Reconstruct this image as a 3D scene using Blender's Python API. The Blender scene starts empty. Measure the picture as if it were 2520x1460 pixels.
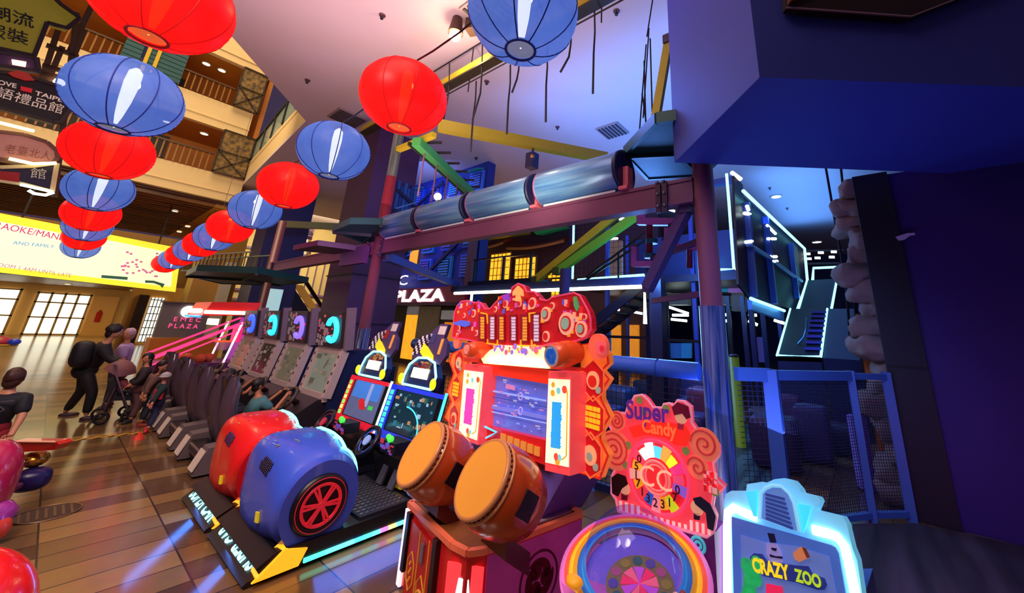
import bpy, math, random
from mathutils import Vector, Matrix, noise
random.seed(7)
SC = bpy.context.scene
COL = SC.collection
PI = math.pi
# ---------------------------------------------------------------- camera
W, H, CX, CY, FPX = 2520, 1460, 1380., 545., 930.
CAMH = 1.65
PITCH, ROLL, YAW = math.radians(16), math.radians(2.5), math.radians(-52.0219)
def _basis():
    f = Vector((0, math.cos(PITCH), math.sin(PITCH))); r = Vector((1, 0, 0)); u = r.cross(f)
    r2 = r*math.cos(ROLL) + u*math.sin(ROLL); u2 = -r*math.sin(ROLL) + u*math.cos(ROLL)
    q = Matrix.Rotation(YAW, 3, 'Z')
    return q @ r2, q @ u2, q @ f
CR, CU, CF = _basis()
CC = Vector((0, 0, CAMH))
cam = bpy.data.cameras.new('camera'); camo = bpy.data.objects.new('camera', cam); COL.objects.link(camo)
cam.sensor_fit = 'HORIZONTAL'; cam.sensor_width = 36; cam.lens = FPX/W*36
cam.shift_x = (W/2-CX)/W; cam.shift_y = (CY-H/2)/W
cam.clip_start = .05; cam.clip_end = 200
m = Matrix((CR, CU, -CF)).transposed().to_4x4(); m.translation = CC; camo.matrix_world = m
SC.camera = camo
# ---------------------------------------------------------------- world, exposure
SC.view_settings.view_transform = 'Standard'; SC.view_settings.look = 'None'
SC.view_settings.exposure = 0.0; SC.view_settings.gamma = 1.0; SC.view_settings.use_curve_mapping = False
wd = bpy.data.worlds.new('ambient_fill'); SC.world = wd; wd.use_nodes = True  # even purple ambient fill added for the unbuilt room behind the view
wd.node_tree.nodes['Background'].inputs[0].default_value = (.30, .20, .42, 1)
wd.node_tree.nodes['Background'].inputs[1].default_value = .16
# ---------------------------------------------------------------- unseen lights added to tint and brighten the hall
def light(name, kind, loc, power, col, size=1, sy=None, aim=None, spot=None, r=.2):
    l = bpy.data.lights.new(name, kind); l.energy = power; l.color = col
    o = bpy.data.objects.new(name, l); COL.objects.link(o); o.location = loc
    if kind == 'AREA':
        l.shape = 'RECTANGLE'; l.size = size; l.size_y = sy or size
    else:
        l.shadow_soft_size = r
    if kind == 'SPOT': l.spot_size = math.radians(spot or 90); l.spot_blend = .6
    if aim: o.rotation_euler = (Vector(aim)-Vector(loc)).to_track_quat('-Z', 'Y').to_euler()
    return o
WARM, AMBER, MAUVE, BLUE, CYAN = (1, .74, .42), (1, .52, .12), (1, .62, .68), (.12, .22, 1), (.2, .65, 1)
light('atrium_light', 'AREA', (-1, 17, 26), 6500, WARM, 12, 16, (-1, 17, 0))
light('atrium_facade_light', 'AREA', (-1, 16.5, 9.6), 420, (1, .78, .48), 6, 4, (1, 24, 9))
light('near_floor_light', 'AREA', (-1, 2.5, 7.6), 250, (1, .72, .62), 5, 5, (-.5, 4, 0))
light('ceiling_wash_fill', 'AREA', (2.0, 6.5, 4.6), 230, (1, .62, .62), 4, 5, (2.5, 6.5, 8))  # unseen upward fill added to lift the mauve of the ceiling
light('ceiling_blue_light', 'AREA', (9.5, 3.5, 5.6), 420, (.11, .32, 1), 7, 7, (10.5, 3.5, 8))
light('ceiling_blue_far_light', 'AREA', (20, 1.2, 7.0), 210, (.10, .36, 1), 9, 3, (20, 1, 8))
light('play_blue_light', 'POINT', (7.4, 3.4, 3.0), 300, (.10, .30, 1), r=.5)
light('play_cyan_light', 'POINT', (13.5, 4.6, 4.3), 130, (.07, .34, 1), r=.6)
light('bulkhead_blue_fill', 'AREA', (3.9, .9, .9), 22, (.22, .30, 1), 1.2, 1.2, (4.1, .2, 3.5))  # unseen fill added below to light the bulkhead's underside
light('bulkhead_side_fill', 'SPOT', (4.4, 3.6, 5.6), 170, (.10, .22, 1), aim=(3.2, .85, 4.6), spot=70, r=.4)  # unseen spot added to tint the bulkhead's left face blue
light('wall_purple_light', 'AREA', (3.4, -.6, .4), 5, (.75, .15, 1), 1, 1, (5.65, -1.2, .6))
light('fence_blue_fill', 'SPOT', (2.6, .2, 3.0), 150, (.16, .32, 1), aim=(4.6, 1.3, .9), spot=95, r=.5)  # added spot that gives poles and fence their blue tint
light('pillar_purple_light', 'SPOT', (2.4, 6.4, 3.0), 300, (.9, .40, .75), aim=(5.4, 12.6, 3.2), spot=60, r=.6)
light('arcade_front_light', 'SPOT', (-1.2, 3.0, 4.6), 640, (1, .78, .74), aim=(1.9, 5.4, .4), spot=100, r=.8)
light('drum_light', 'SPOT', (.2, 1.0, 3.6), 190, (1, .80, .62), aim=(1.7, 2.0, .8), spot=46, r=.5)
light('rope_course_light', 'SPOT', (1.2, 3.0, 1.9), 85, (.95, .6, .62), aim=(4.2, 5.2, 3.6), spot=110, r=.8)
light('rope_upper_light', 'SPOT', (3.0, 3.0, 3.2), 200, (1, .85, .5), aim=(5.0, 5.0, 6.0), spot=110, r=.6)
light('shop_front_light', 'AREA', (0, 35, 2.92), 520, (1, .80, .42), 8, 6, (0, 35.5, 0))
light('cream_wall_fill', 'AREA', (9, 26, 7.4), 420, (1, .82, .48), 5, 3, (9.5, 30.4, 3.5))  # fill added to brighten the dim cream wall
light('mural_light', 'AREA', (6.6, 13.5, 6.5), 260, (.10, .24, 1), 3, 4, (9, 14.5, 5))
light('shop_orange_light', 'POINT', (11.5, 12.0, 2.4), 160, AMBER, r=.4)
# ---------------------------------------------------------------- pixel helpers
def ray(px, py): return CR*((px-CX)/FPX) - CU*((py-CY)/FPX) + CF
def PD(px, py, d): return CC + ray(px, py)*d
def PX(px, py, x): r = ray(px, py); return CC + r*(x/r.x)
def PY(px, py, y): r = ray(px, py); return CC + r*(y/r.y)
def PZ(px, py, z): r = ray(px, py); return CC + r*((z-CAMH)/r.z)
def PP(px, py, o, n): r = ray(px, py); return CC + r*((Vector(o)-CC).dot(n)/r.dot(n))
# ---------------------------------------------------------------- materials
def lin(h):
    c = [int(h[i:i+2], 16)/255 for i in (0, 2, 4)]
    return tuple(x/12.92 if x <= .04045 else ((x+.055)/1.055)**2.4 for x in c)+(1,)
_pm = {}
def pm(h, e=0, rough=.45, metal=0, var=.10, scale=14, alpha=1, bump=0, coat=0):
    """plain procedural paint: base colour with soft noise variation; e adds self-glow even to parts that are no lamp"""
    k = (h, e, rough, metal, var, scale, alpha, bump, coat)
    if k in _pm: return _pm[k]
    mt = bpy.data.materials.new('paint_'+h); mt.use_nodes = True
    nt = mt.node_tree; b = nt.nodes['Principled BSDF']; c = lin(h)
    n = nt.nodes.new('ShaderNodeTexNoise'); n.inputs['Scale'].default_value = scale; n.inputs['Detail'].default_value = 3
    tc = nt.nodes.new('ShaderNodeTexCoord'); nt.links.new(tc.outputs['Object'], n.inputs['Vector'])
    mx = nt.nodes.new('ShaderNodeMix'); mx.data_type = 'RGBA'
    mx.inputs[6].default_value = tuple(x*(1-var) for x in c[:3])+(1,)
    mx.inputs[7].default_value = tuple(min(1, x*(1+var)) for x in c[:3])+(1,)
    nt.links.new(n.outputs['Fac'], mx.inputs[0]); nt.links.new(mx.outputs[2], b.inputs['Base Color'])
    b.inputs['Roughness'].default_value = rough; b.inputs['Metallic'].default_value = metal
    if coat: b.inputs['Coat Weight'].default_value = coat
    if e:
        nt.links.new(mx.outputs[2], b.inputs['Emission Color']); b.inputs['Emission Strength'].default_value = e
    if alpha < 1: b.inputs['Alpha'].default_value = alpha
    if bump:
        bp = nt.nodes.new('ShaderNodeBump'); bp.inputs['Strength'].default_value = bump; bp.inputs['Distance'].default_value = .02
        nt.links.new(n.outputs['Fac'], bp.inputs['Height']); nt.links.new(bp.outputs['Normal'], b.inputs['Normal'])
    _pm[k] = mt
    return mt
def glow(h, s):
    """lamp surface: a light-giving tube, bulb or backlit sheet"""
    k = ('glow', h, s)
    if k in _pm: return _pm[k]
    mt = bpy.data.materials.new('glow_'+h); mt.use_nodes = True; nt = mt.node_tree
    b = nt.nodes['Principled BSDF']; b.inputs['Base Color'].default_value = lin(h)
    b.inputs['Emission Color'].default_value = lin(h); b.inputs['Emission Strength'].default_value = s
    b.inputs['Roughness'].default_value = .4
    _pm[k] = mt
    return mt
def glass(h='cfd6ff', rough=.03):
    k = ('glass', h, rough)
    if k in _pm: return _pm[k]
    mt = bpy.data.materials.new('clear_'+h); mt.use_nodes = True; nt = mt.node_tree
    b = nt.nodes['Principled BSDF']; out = nt.nodes['Material Output']
    b.inputs['Base Color'].default_value = lin(h); b.inputs['Roughness'].default_value = rough
    tr = nt.nodes.new('ShaderNodeBsdfTransparent'); tr.inputs[0].default_value = lin(h)
    fr = nt.nodes.new('ShaderNodeLayerWeight'); fr.inputs[0].default_value = .10
    pw = nt.nodes.new('ShaderNodeMath'); pw.operation = 'POWER'; pw.inputs[1].default_value = 1.8; ad = nt.nodes.new('ShaderNodeMath'); ad.operation = 'MULTIPLY_ADD'; ad.inputs[1].default_value = .55; ad.inputs[2].default_value = .05
    mx = nt.nodes.new('ShaderNodeMixShader')
    nt.links.new(fr.outputs['Fresnel' if False else 'Facing'], pw.inputs[0]); nt.links.new(pw.outputs[0], ad.inputs[0]); nt.links.new(ad.outputs[0], mx.inputs[0])
    gl = nt.nodes.new('ShaderNodeBsdfGlossy'); gl.inputs['Roughness'].default_value = .05; gl.inputs[0].default_value = (.9, .9, 1, 1)
    nt.links.new(tr.outputs[0], mx.inputs[1]); nt.links.new(gl.outputs[0], mx.inputs[2]); nt.links.new(mx.outputs[0], out.inputs[0])
    _pm[k] = mt
    return mt
def bands(name, h1, h2, scale, axis='X', rough=.5, metal=0, e=0, kind='WAVE', bump=.15, dist=4):
    """streaky procedural: wood grain, brushed wrap, slats"""
    mt = bpy.data.materials.new(name); mt.use_nodes = True; nt = mt.node_tree; b = nt.nodes['Principled BSDF']
    tc = nt.nodes.new('ShaderNodeTexCoord'); mp = nt.nodes.new('ShaderNodeMapping')
    nt.links.new(tc.outputs['Object'], mp.inputs['Vector'])
    s = {'X': (1, .08, .08), 'Y': (.08, 1, .08), 'Z': (.08, .08, 1), 'XY': (1, 1, .04), 'XZ': (1, .06, 1)}[axis]
    mp.inputs['Scale'].default_value = [x*scale for x in s]
    n = nt.nodes.new('ShaderNodeTexNoise'); n.inputs['Scale'].default_value = 1; n.inputs['Detail'].default_value = dist
    nt.links.new(mp.outputs[0], n.inputs['Vector'])
    cr = nt.nodes.new('ShaderNodeValToRGB'); cr.color_ramp.elements[0].position = .36; cr.color_ramp.elements[1].position = .64
    cr.color_ramp.elements[0].color = lin(h1); cr.color_ramp.elements[1].color = lin(h2)
    nt.links.new(n.outputs['Fac'], cr.inputs[0]); nt.links.new(cr.outputs[0], b.inputs['Base Color'])
    b.inputs['Roughness'].default_value = rough; b.inputs['Metallic'].default_value = metal
    if e: nt.links.new(cr.outputs[0], b.inputs['Emission Color']); b.inputs['Emission Strength'].default_value = e
    if bump:
        bp = nt.nodes.new('ShaderNodeBump'); bp.inputs['Strength'].default_value = bump; bp.inputs['Distance'].default_value = .01
        nt.links.new(n.outputs['Fac'], bp.inputs['Height']); nt.links.new(bp.outputs['Normal'], b.inputs['Normal'])
    return mt
# ---------------------------------------------------------------- mesh builder
def perp(n):
    n = Vector(n).normalized(); a = Vector((0, 0, 1)) if abs(n.z) < .9 else Vector((1, 0, 0))
    u = n.cross(a).normalized(); return u, n.cross(u).normalized()
class MB:
    def __init__(s): s.v = []; s.f = []; s.mi = []; s.sm = []; s.m = 0
    def add(s, vs, fs, smooth=False):
        b = len(s.v); s.v += [Vector(x) for x in vs]
        for f in fs: s.f.append([b+i for i in f]); s.mi.append(s.m); s.sm.append(smooth)
        return s
    def mat(s, i): s.m = i; return s
    def obox(s, c, ux, uy, uz):
        c = Vector(c); ux = Vector(ux); uy = Vector(uy); uz = Vector(uz)
        vs = [c+ux*a+uy*b+uz*d for d in (-1, 1) for b in (-1, 1) for a in (-1, 1)]
        return s.add(vs, [(0, 2, 3, 1), (4, 5, 7, 6), (0, 1, 5, 4), (2, 6, 7, 3), (0, 4, 6, 2), (1, 3, 7, 5)])
    def box(s, x0, x1, y0, y1, z0, z1):
        return s.obox(((x0+x1)/2, (y0+y1)/2, (z0+z1)/2), ((x1-x0)/2, 0, 0), (0, (y1-y0)/2, 0), (0, 0, (z1-z0)/2))
    def slab(s, pts, t):
        """3-D polygon thickened by vector t"""
        pts = [Vector(p) for p in pts]; t = Vector(t); n = len(pts)
        fs = [list(range(n))[::-1], list(range(n, 2*n))]
        fs += [(i, (i+1) % n, n+(i+1) % n, n+i) for i in range(n)]
        return s.add(pts+[p+t for p in pts], fs)
    def bar(s, a, b, w, h=None, up=(0, 0, 1)):
        """rectangular bar from a to b, w wide and h high"""
        a = Vector(a); b = Vector(b); d = b-a; L = d.length; d.normalize()
        h = h or w; sd = d.cross(Vector(up))
        if sd.length < 1e-4: sd = d.cross(Vector((1, 0, 0)))
        sd.normalize(); u = sd.cross(d)
        return s.obox((a+b)/2, d*(L/2), sd*(w/2), u*(h/2))
    def tube(s, pts, r, seg=8, closed=False, caps=True):
        pts = [Vector(p) for p in pts]; n = len(pts); vs = []; fs = []
        u = None
        for i, p in enumerate(pts):
            if closed: d = pts[(i+1) % n]-pts[i-1]
            else: d = pts[min(i+1, n-1)]-pts[max(i-1, 0)]
            d.normalize()
            if u is None: u, w = perp(d)
            else:
                u = (u-d*u.dot(d)); u.normalize(); w = d.cross(u)
            rr = r[i] if isinstance(r, (list, tuple)) else r
            for k in range(seg):
                a = 2*PI*k/seg; vs.append(p+u*(rr*math.cos(a))+w*(rr*math.sin(a)))
        for i in range(n if closed else n-1):
            for k in range(seg):
                j = (i+1) % n; k2 = (k+1) % seg
                fs.append((i*seg+k, i*seg+k2, j*seg+k2, j*seg+k))
        s.add(vs, fs, True)
        if caps and not closed:
            b = len(s.v)-len(vs)
            for o in (0, (n-1)*seg):
                s.f.append([b+o+k for k in range(seg)]); s.mi.append(s.m); s.sm.append(False)
        return s
    def cyl(s, a, b, r0, r1=None, seg=20): return s.tube([a, b], [r0, r0 if r1 is None else r1], seg)
    def lathe(s, prof, o, ax=(0, 0, 1), seg=24, cap=True, a0=0, a1=2*PI):
        o = Vector(o); ax = Vector(ax).normalized(); u, w = perp(ax); n = len(prof); vs = []; fs = []
        full = abs(a1-a0-2*PI) < 1e-6; ns = seg if full else seg+1
        for k in range(ns):
            a = a0+(a1-a0)*k/seg
            for r, h in prof: vs.append(o+ax*h+u*(r*math.cos(a))+w*(r*math.sin(a)))
        for k in range(seg):
            k2 = (k+1) % ns
            for i in range(n-1): fs.append((k*n+i, k*n+i+1, k2*n+i+1, k2*n+i))
        s.add(vs, fs, True)
        if cap and full:
            b = len(s.v)-len(vs)
            for i in (0, n-1):
                if prof[i][0] > 1e-5: s.f.append([b+k*n+i for k in range(seg)]); s.mi.append(s.m); s.sm.append(False)
        return s
    def ell(s, c, r, seg=16, rings=10, M=None, wob=0, z0=-1, sq=1):
        c = Vector(c); r = (r, r, r) if not isinstance(r, (tuple, list)) else r; vs = []; fs = []
        t0 = math.asin(z0)
        f = lambda q: math.copysign(abs(q)**sq, q)
        for i in range(rings+1):
            t = t0+(PI/2-t0)*i/rings
            for k in range(seg):
                a = 2*PI*k/seg
                p = Vector((f(math.cos(t)*math.cos(a))*r[0], f(math.cos(t)*math.sin(a))*r[1], f(math.sin(t))*r[2]))
                if wob: p *= 1+wob*noise.noise((p+c)*(1.3/max(r)))+wob*.5*noise.noise((p+c)*(3.1/max(r)))
                if M: p = M @ p
                vs.append(c+p)
        for i in range(rings):
            for k in range(seg):
                k2 = (k+1) % seg; fs.append((i*seg+k, i*seg+k2, (i+1)*seg+k2, (i+1)*seg+k))
        s.add(vs, fs, True)
        if z0 > -1:
            b = len(s.v)-len(vs); s.f.append([b+k for k in range(seg)][::-1]); s.mi.append(s.m); s.sm.append(False)
        return s
    def torus(s, c, ax, R, r, seg=24, ts=8, a0=0, a1=2*PI, el=1):
        c = Vector(c); u, w = perp(ax); full = abs(a1-a0-2*PI) < 1e-6
        n = seg if full else seg+1
        return s.tube([c+u*(R*math.cos(a0+(a1-a0)*k/seg))+w*(R*el*math.sin(a0+(a1-a0)*k/seg)) for k in range(n)], r, ts, full)
    def disc(s, c, n, r, t=.004, seg=20, u=None, el=1):
        n = Vector(n).normalized()
        if u is None: u, w = perp(n)
        else: u = Vector(u).normalized(); w = n.cross(u)
        c = Vector(c)
        return s.slab([c+u*(r*math.cos(2*PI*k/seg))+w*(r*el*math.sin(2*PI*k/seg)) for k in range(seg)], n*t)
    def grid(s, rows, smooth=True, closed=False):
        """loft through rows of equally many points"""
        n = len(rows[0]); vs = [p for r in rows for p in r]; fs = []
        for i in range(len(rows)-1):
            for k in range(n if closed else n-1):
                k2 = (k+1) % n; fs.append((i*n+k, i*n+k2, (i+1)*n+k2, (i+1)*n+k))
        return s.add(vs, fs, smooth)
    def text(s, body, o, ux, uy, size, align='CENTER', t=.004, bold=.012, fit=None, n=None):
        """lettering standing on baseline o, reading along ux, growing along uy"""
        cu = bpy.data.curves.new('lettering', 'FONT'); cu.body = body; cu.size = 1; cu.align_x = align
        cu.resolution_u = 3; cu.offset = 0 if 'M' in body else bold
        ob = bpy.data.objects.new('lettering', cu); COL.objects.link(ob)
        dg = bpy.context.evaluated_depsgraph_get(); me = bpy.data.meshes.new_from_object(ob.evaluated_get(dg))
        ux = Vector(ux).normalized(); uy = Vector(uy).normalized(); nn = n or ux.cross(uy); o = Vector(o)
        sx = size
        if fit:
            xs = [v.co.x for v in me.vertices]; wd_ = max(xs)-min(xs); sx = fit/wd_
        vs = [o+ux*(v.co.x*sx)+uy*(v.co.y*size)+nn*t for v in me.vertices]
        s.add(vs, [list(p.vertices) for p in me.polygons])
        COL.objects.unlink(ob); bpy.data.objects.remove(ob); bpy.data.curves.remove(cu); bpy.data.meshes.remove(me)
        return s
    def mesh(s, name, mats, inv=None):
        me = bpy.data.meshes.new(name)
        vs = [inv @ v for v in s.v] if inv else s.v
        me.from_pydata([tuple(v) for v in vs], [], s.f)
        for i, p in enumerate(me.polygons): p.material_index = s.mi[i]; p.use_smooth = s.sm[i]
        for mt in (mats if isinstance(mats, (list, tuple)) else [mats]): me.materials.append(mt)
        me.update()
        return me
# ---------------------------------------------------------------- object helpers
_mw = {}
def tag(o, label=None, cat=None, group=None, kind=None):
    if label: o['label'] = label
    if cat: o['category'] = cat
    if group: o['group'] = group
    if kind: o['kind'] = kind
    return o
def thing(name, label, cat, loc=(0, 0, 0), rz=0, group=None):
    o = bpy.data.objects.new(name, None); COL.objects.link(o); o.empty_display_size = .1
    o.location = loc; o.rotation_euler = (0, 0, rz)
    _mw[o.name] = Matrix.Translation(Vector(loc)) @ Matrix.Rotation(rz, 4, 'Z')
    return tag(o, label, cat, group)
def part(name, mb, mats, parent, label=None, local=False, kind=None):
    """a part under its thing (or sub-part under a part); mb in world coordinates unless local"""
    r = parent
    while r.parent: r = r.parent
    inv = None if local else _mw[r.name].inverted()
    o = bpy.data.objects.new(name, mb.mesh(name, mats, inv)); COL.objects.link(o); o.parent = parent
    return tag(o, label, None, None, kind)
def solo(name, mb, mats, label, cat, group=None, kind=None):
    vs = mb.v; c = Vector((sum(v.x for v in vs)/len(vs), sum(v.y for v in vs)/len(vs), min(v.z for v in vs)))
    o = bpy.data.objects.new(name, mb.mesh(name, mats, Matrix.Translation(-c))); COL.objects.link(o); o.location = c
    _mw[o.name] = Matrix.Translation(c)
    return tag(o, label, cat, group, kind)
def struct(name, mb, mats, parent=None):
    o = bpy.data.objects.new(name, mb.mesh(name, mats)); COL.objects.link(o)
    if parent: o.parent = parent
    else: o['kind'] = 'structure'
    _mw[o.name] = Matrix.Identity(4)
    return o
def dup(root, loc, rz=0, label=None, group=None):
    def cp(o, par):
        c = o.copy(); COL.objects.link(c)
        if par is not None: c.parent = par
        for ch in list(o.children): cp(ch, c)
        return c
    r = cp(root, None); r.location = loc; r.rotation_euler = (0, 0, rz)
    _mw[r.name] = Matrix.Translation(Vector(loc)) @ Matrix.Rotation(rz, 4, 'Z')
    return tag(r, label, None, group)
ORD = ['first', 'second', 'third', 'fourth', 'fifth', 'sixth', 'seventh', 'eighth', 'ninth', 'tenth', 'eleventh', 'twelfth',
       'thirteenth', 'fourteenth', 'fifteenth', 'sixteenth', 'seventeenth', 'eighteenth']
BLACK = pm('0c0c12', rough=.35); DARK = pm('17161f', rough=.5); NAVY = pm('10164a', rough=.5); TEAL = pm('0d3a46', rough=.5)
STEEL = pm('8a8f9a', rough=.3, metal=.8); WHITE = pm('e8e6ea', rough=.5); PURP = pm('43285a', rough=.55); NEON = glow('7fe6f2', 3.4)
# ================================================================ the hall
def floor_mat():
    mt = bpy.data.materials.new('stone_tiles'); mt.use_nodes = True; nt = mt.node_tree; b = nt.nodes['Principled BSDF']
    tc = nt.nodes.new('ShaderNodeTexCoord'); mp = nt.nodes.new('ShaderNodeMapping')
    mp.inputs['Location'].default_value = (-.35, 0, 0)
    nt.links.new(tc.outputs['Object'], mp.inputs['Vector'])
    br = nt.nodes.new('ShaderNodeTexBrick'); br.offset = 0; br.squash = 1
    for k, v in (('Scale', 1), ('Mortar Size', .006), ('Brick Width', .62), ('Row Height', .26), ('Bias', 0)): br.inputs[k].default_value = v
    br.inputs['Color1'].default_value = lin('a07c48'); br.inputs['Color2'].default_value = lin('4a3026'); br.inputs['Mortar'].default_value = lin('3a2c26')
    nt.links.new(mp.outputs[0], br.inputs['Vector'])
    n = nt.nodes.new('ShaderNodeTexNoise'); n.inputs['Scale'].default_value = 9; n.inputs['Detail'].default_value = 6
    nt.links.new(tc.outputs['Object'], n.inputs['Vector'])
    mx = nt.nodes.new('ShaderNodeMix'); mx.data_type = 'RGBA'; mx.blend_type = 'MULTIPLY'; mx.inputs[0].default_value = .35
    nt.links.new(br.outputs['Color'], mx.inputs[6]); nt.links.new(n.outputs['Color'], mx.inputs[7])
    nt.links.new(mx.outputs[2], b.inputs['Base Color']); b.inputs['Roughness'].default_value = .17; b.inputs['IOR'].default_value = 1.6
    return mt
struct('floor', MB().add([(-16, -7, 0), (36, -7, 0), (36, 46, 0), (-16, 46, 0)], [(0, 1, 2, 3)]), floor_mat())
cream = pm('dcbf8c', rough=.6, var=.05, scale=2); ceil_m = pm('cdbac2', rough=.75, var=.04, scale=1.2)
cp = [(-6, 3.1, 8), (3.6, 13.8, 8), (4.3, 24.0, 8), (4.3, 46, 8), (36, 46, 8), (36, -7, 8), (-6, -7, 8)]
struct('ceiling', MB().slab(cp, (0, 0, .1)), ceil_m)
# slab edge of the floor above the arcade, with its glass railing
mb = MB().slab([(3.6, 13.8, 8.1), (4.3, 23.9, 8.1), (4.3, 23.9, 9.25), (3.6, 13.8, 9.25)], (.12, 0, 0))
mb.slab([(3.58, 13.8, 9.0), (4.28, 23.9, 9.0), (4.28, 23.9, 9.06), (3.58, 13.8, 9.06)], (.04, 0, 0))
struct('trim_1', mb, cream)
mb = MB().slab([(3.62, 13.9, 9.25), (4.27, 23.4, 9.25), (4.27, 23.4, 10.3), (3.62, 13.9, 10.3)], (.05, 0, 0))
r = thing('glass_railing', 'grey glass railing with dark posts along the cream slab edge by the ceiling', 'railing', (4, 18, 9.25))
part('glass_panel', mb, pm('8fa39c', rough=.15), r)
for i in range(6):
    t = i/5; x, y = 3.6+.68*t, 13.95+9.4*t
    part('post', MB().box(x-.05, x+.03, y-.05, y+.05, 9.25, 10.4), DARK, r)
part('handrail', MB().bar((3.6, 13.95, 10.38), (4.26, 23.4, 10.38), .09), DARK, r)
# far facade with two gallery storeys
mb = MB()
for z0, z1, x1 in ((7.0, 8.25, 4.3), (10.5, 11.85, 3.9), (14.2, 15.6, 3.9)):
    mb.box(-16, x1, 23.8, 24.1, z0, z1); mb.box(-16, x1+.02, 23.76, 24, z0+.38, z0+.42)
struct('wall_far_gallery', mb, cream)
mb = MB().box(-16, 4.3, 27, 27.2, 7, 16); mb.box(-16, 4.3, 24.1, 27, 10.5, 10.6); mb.box(-16, 4.3, 24.1, 27, 14.2, 14.3); mb.box(4.2, 4.4, 24.1, 27, 7, 16); mb.box(-16, 4.3, 24.1, 27, 8.1, 8.24)
struct('wall_gallery_back', mb, pm('b06a22', rough=.6, scale=1.5, var=.25))
lattice = bands('carved_wood', '3a2a14', '8a6a34', 5, 'XZ', rough=.6)
def gallery_panel(x0, x1, z0, z1, label):
    r = thing('lattice_screen', label, 'screen', ((x0+x1)/2, 23.7, z0), group='carved wooden screens on the gallery')
    part('panel', MB().box(x0, x1, 23.62, 23.7, z0, z1), lattice, r)
    f = MB(); w = .06
    for a, b in (((x0, z0), (x1, z0)), ((x0, z1), (x1, z1)), ((x0, z0), (x0, z1)), ((x1, z0), (x1, z1)), ((x0, z0), (x1, (z0+z1)/2)), ((x0, (z0+z1)/2), (x1, z0)), ((x0, (z0+z1)/2), (x1, (z0+z1)/2))):
        f.bar((a[0], 23.6, a[1]), (b[0], 23.6, b[1]), w)
    part('frame', f, pm('2a1c10'), r)
gallery_panel(3.0, 4.25, 8.25, 10.45, 'carved wooden screen at the right end of the lower gallery')
gallery_panel(3.0, 4.0, 11.85, 14.1, 'carved wooden screen at the right end of the upper gallery')
for z, nm in ((8.25, 'lower'), (11.85, 'upper')):
    r = thing('gallery_railing', nm+' gallery railing of brown wooden bars above the cream band', 'railing', (-2, 23.7, z))
    part('handrail', MB().box(-14, 2.9, 23.6, 23.72, z+.82, z+.9), pm('4a2c12'), r)
    b = MB(); k = -14
    while k < 2.8: b.box(k, k+.05, 23.64, 23.69, z, z+.84); k += .22
    part('balusters', b, pm('8a5a1e'), r)
# doors and dark openings in the gallery back wall
for i, (x0, x1, z0, z1, c) in enumerate(((.9, 1.5, 8.3, 10.3, '2a1a10'), (-2.6, -1.2, 8.3, 10.2, '3a2412'), (-.2, 1.4, 11.9, 13.6, '1d1712'), (-5, -3.4, 11.9, 13.8, '241a12'))):
    struct('door_%d' % (i+1), MB().box(x0, x1, 26.8, 26.98, z0, z1), pm(c))
blue_sh = pm('0f4a55', rough=.5)
r = thing('shutter_board', 'teal louvred board with two yellow bars on the upper gallery', 'board', (.2, 23.7, 11.85))
pb = MB()
for k in range(9): pb.box(-.9, 1.0, 23.50, 23.58, 11.85+k*.22, 12.04+k*.22)
part('louvres', pb, blue_sh, r)
for x in (-.25, .05): part('yellow_bar', MB().box(x, x+.12, 23.42, 23.50, 11.6, 14.2), pm('c9a418'), r)
# downlights of galleries and ceilings
def downlight(p, rad, label, s=9, col='fff2c8', n=(0, 0, -1)):
    n = Vector(n); r = thing('downlight', label, 'light', p)
    part('lamp', MB().disc(Vector(p)+n*.012, n, rad*.8, .02), glow(col, s), r)
    part('ring', MB().torus(Vector(p)+n*.015, n, rad, rad*.16, 20, 6), pm('cfc8b8'), r)
for i, (px, py, z, w) in enumerate(((555, 147, 14.2, 'right end of the upper gallery'), (503, 171, 14.2, 'upper gallery, second from the carved screen'), (506, 319, 10.5, 'lower gallery beside the carved screen'), (392, 352, 10.5, 'lower gallery over the brown railing'), (303, 84, 14.2, 'upper gallery left of the red lantern'))):
    p = PY(px, py, 25.2); p.z = z-.005
    downlight(p, .17, 'bright warm downlight in the ceiling of the '+w)
# slatted timber soffit, canopy and ground-floor shop wall under the gallery
slats = bands('timber_slats', '4a2410', 'a0662a', 6, 'Y', rough=.4, bump=.4)
mb = MB().box(-16, 4.6, 24.1, 37, 6.9, 7.0)
struct('ceiling_slatted_soffit', mb, pm('5a3014'))
mb = MB(); y = 24.3
while y < 36.8: mb.box(-16, 3.6, y, y+.22, 6.72, 6.9); y += .52
struct('trim_2', mb, slats)
struct('trim_3', MB().slab([(3.6, 24.3, 6.72), (4.6, 24.3, 6.72), (4.6, 37, 6.72), (3.6, 37, 6.72)], (0, 0, .18)), pm('c98a2e'))
for i, (px, py) in enumerate(((431, 519), (462, 557), (441, 570))):
    p = PZ(px, py, 6.7); downlight(p, .13, 'small warm downlight in the timber soffit, %s from the yellow billboard' % ORD[2-i], 9)
struct('wall_far', MB().box(-16, 8, 40, 40.3, 0, 7), pm('d9a860', rough=.6, scale=.8, var=.12))
struct('ceiling_canopy', MB().box(-16, 4.4, 30, 40, 3.0, 3.25), slats)
for i, (px, py) in enumerate(((167, 699), (327, 714))):
    p = PZ(px, py, 2.99); downlight(p, .16, ('left' if i == 0 else 'right')+' warm downlight under the timber canopy below the yellow billboard', 9)
day = glow('f3f4e0', 1.5); frame_m = pm('a8843e')
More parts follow.
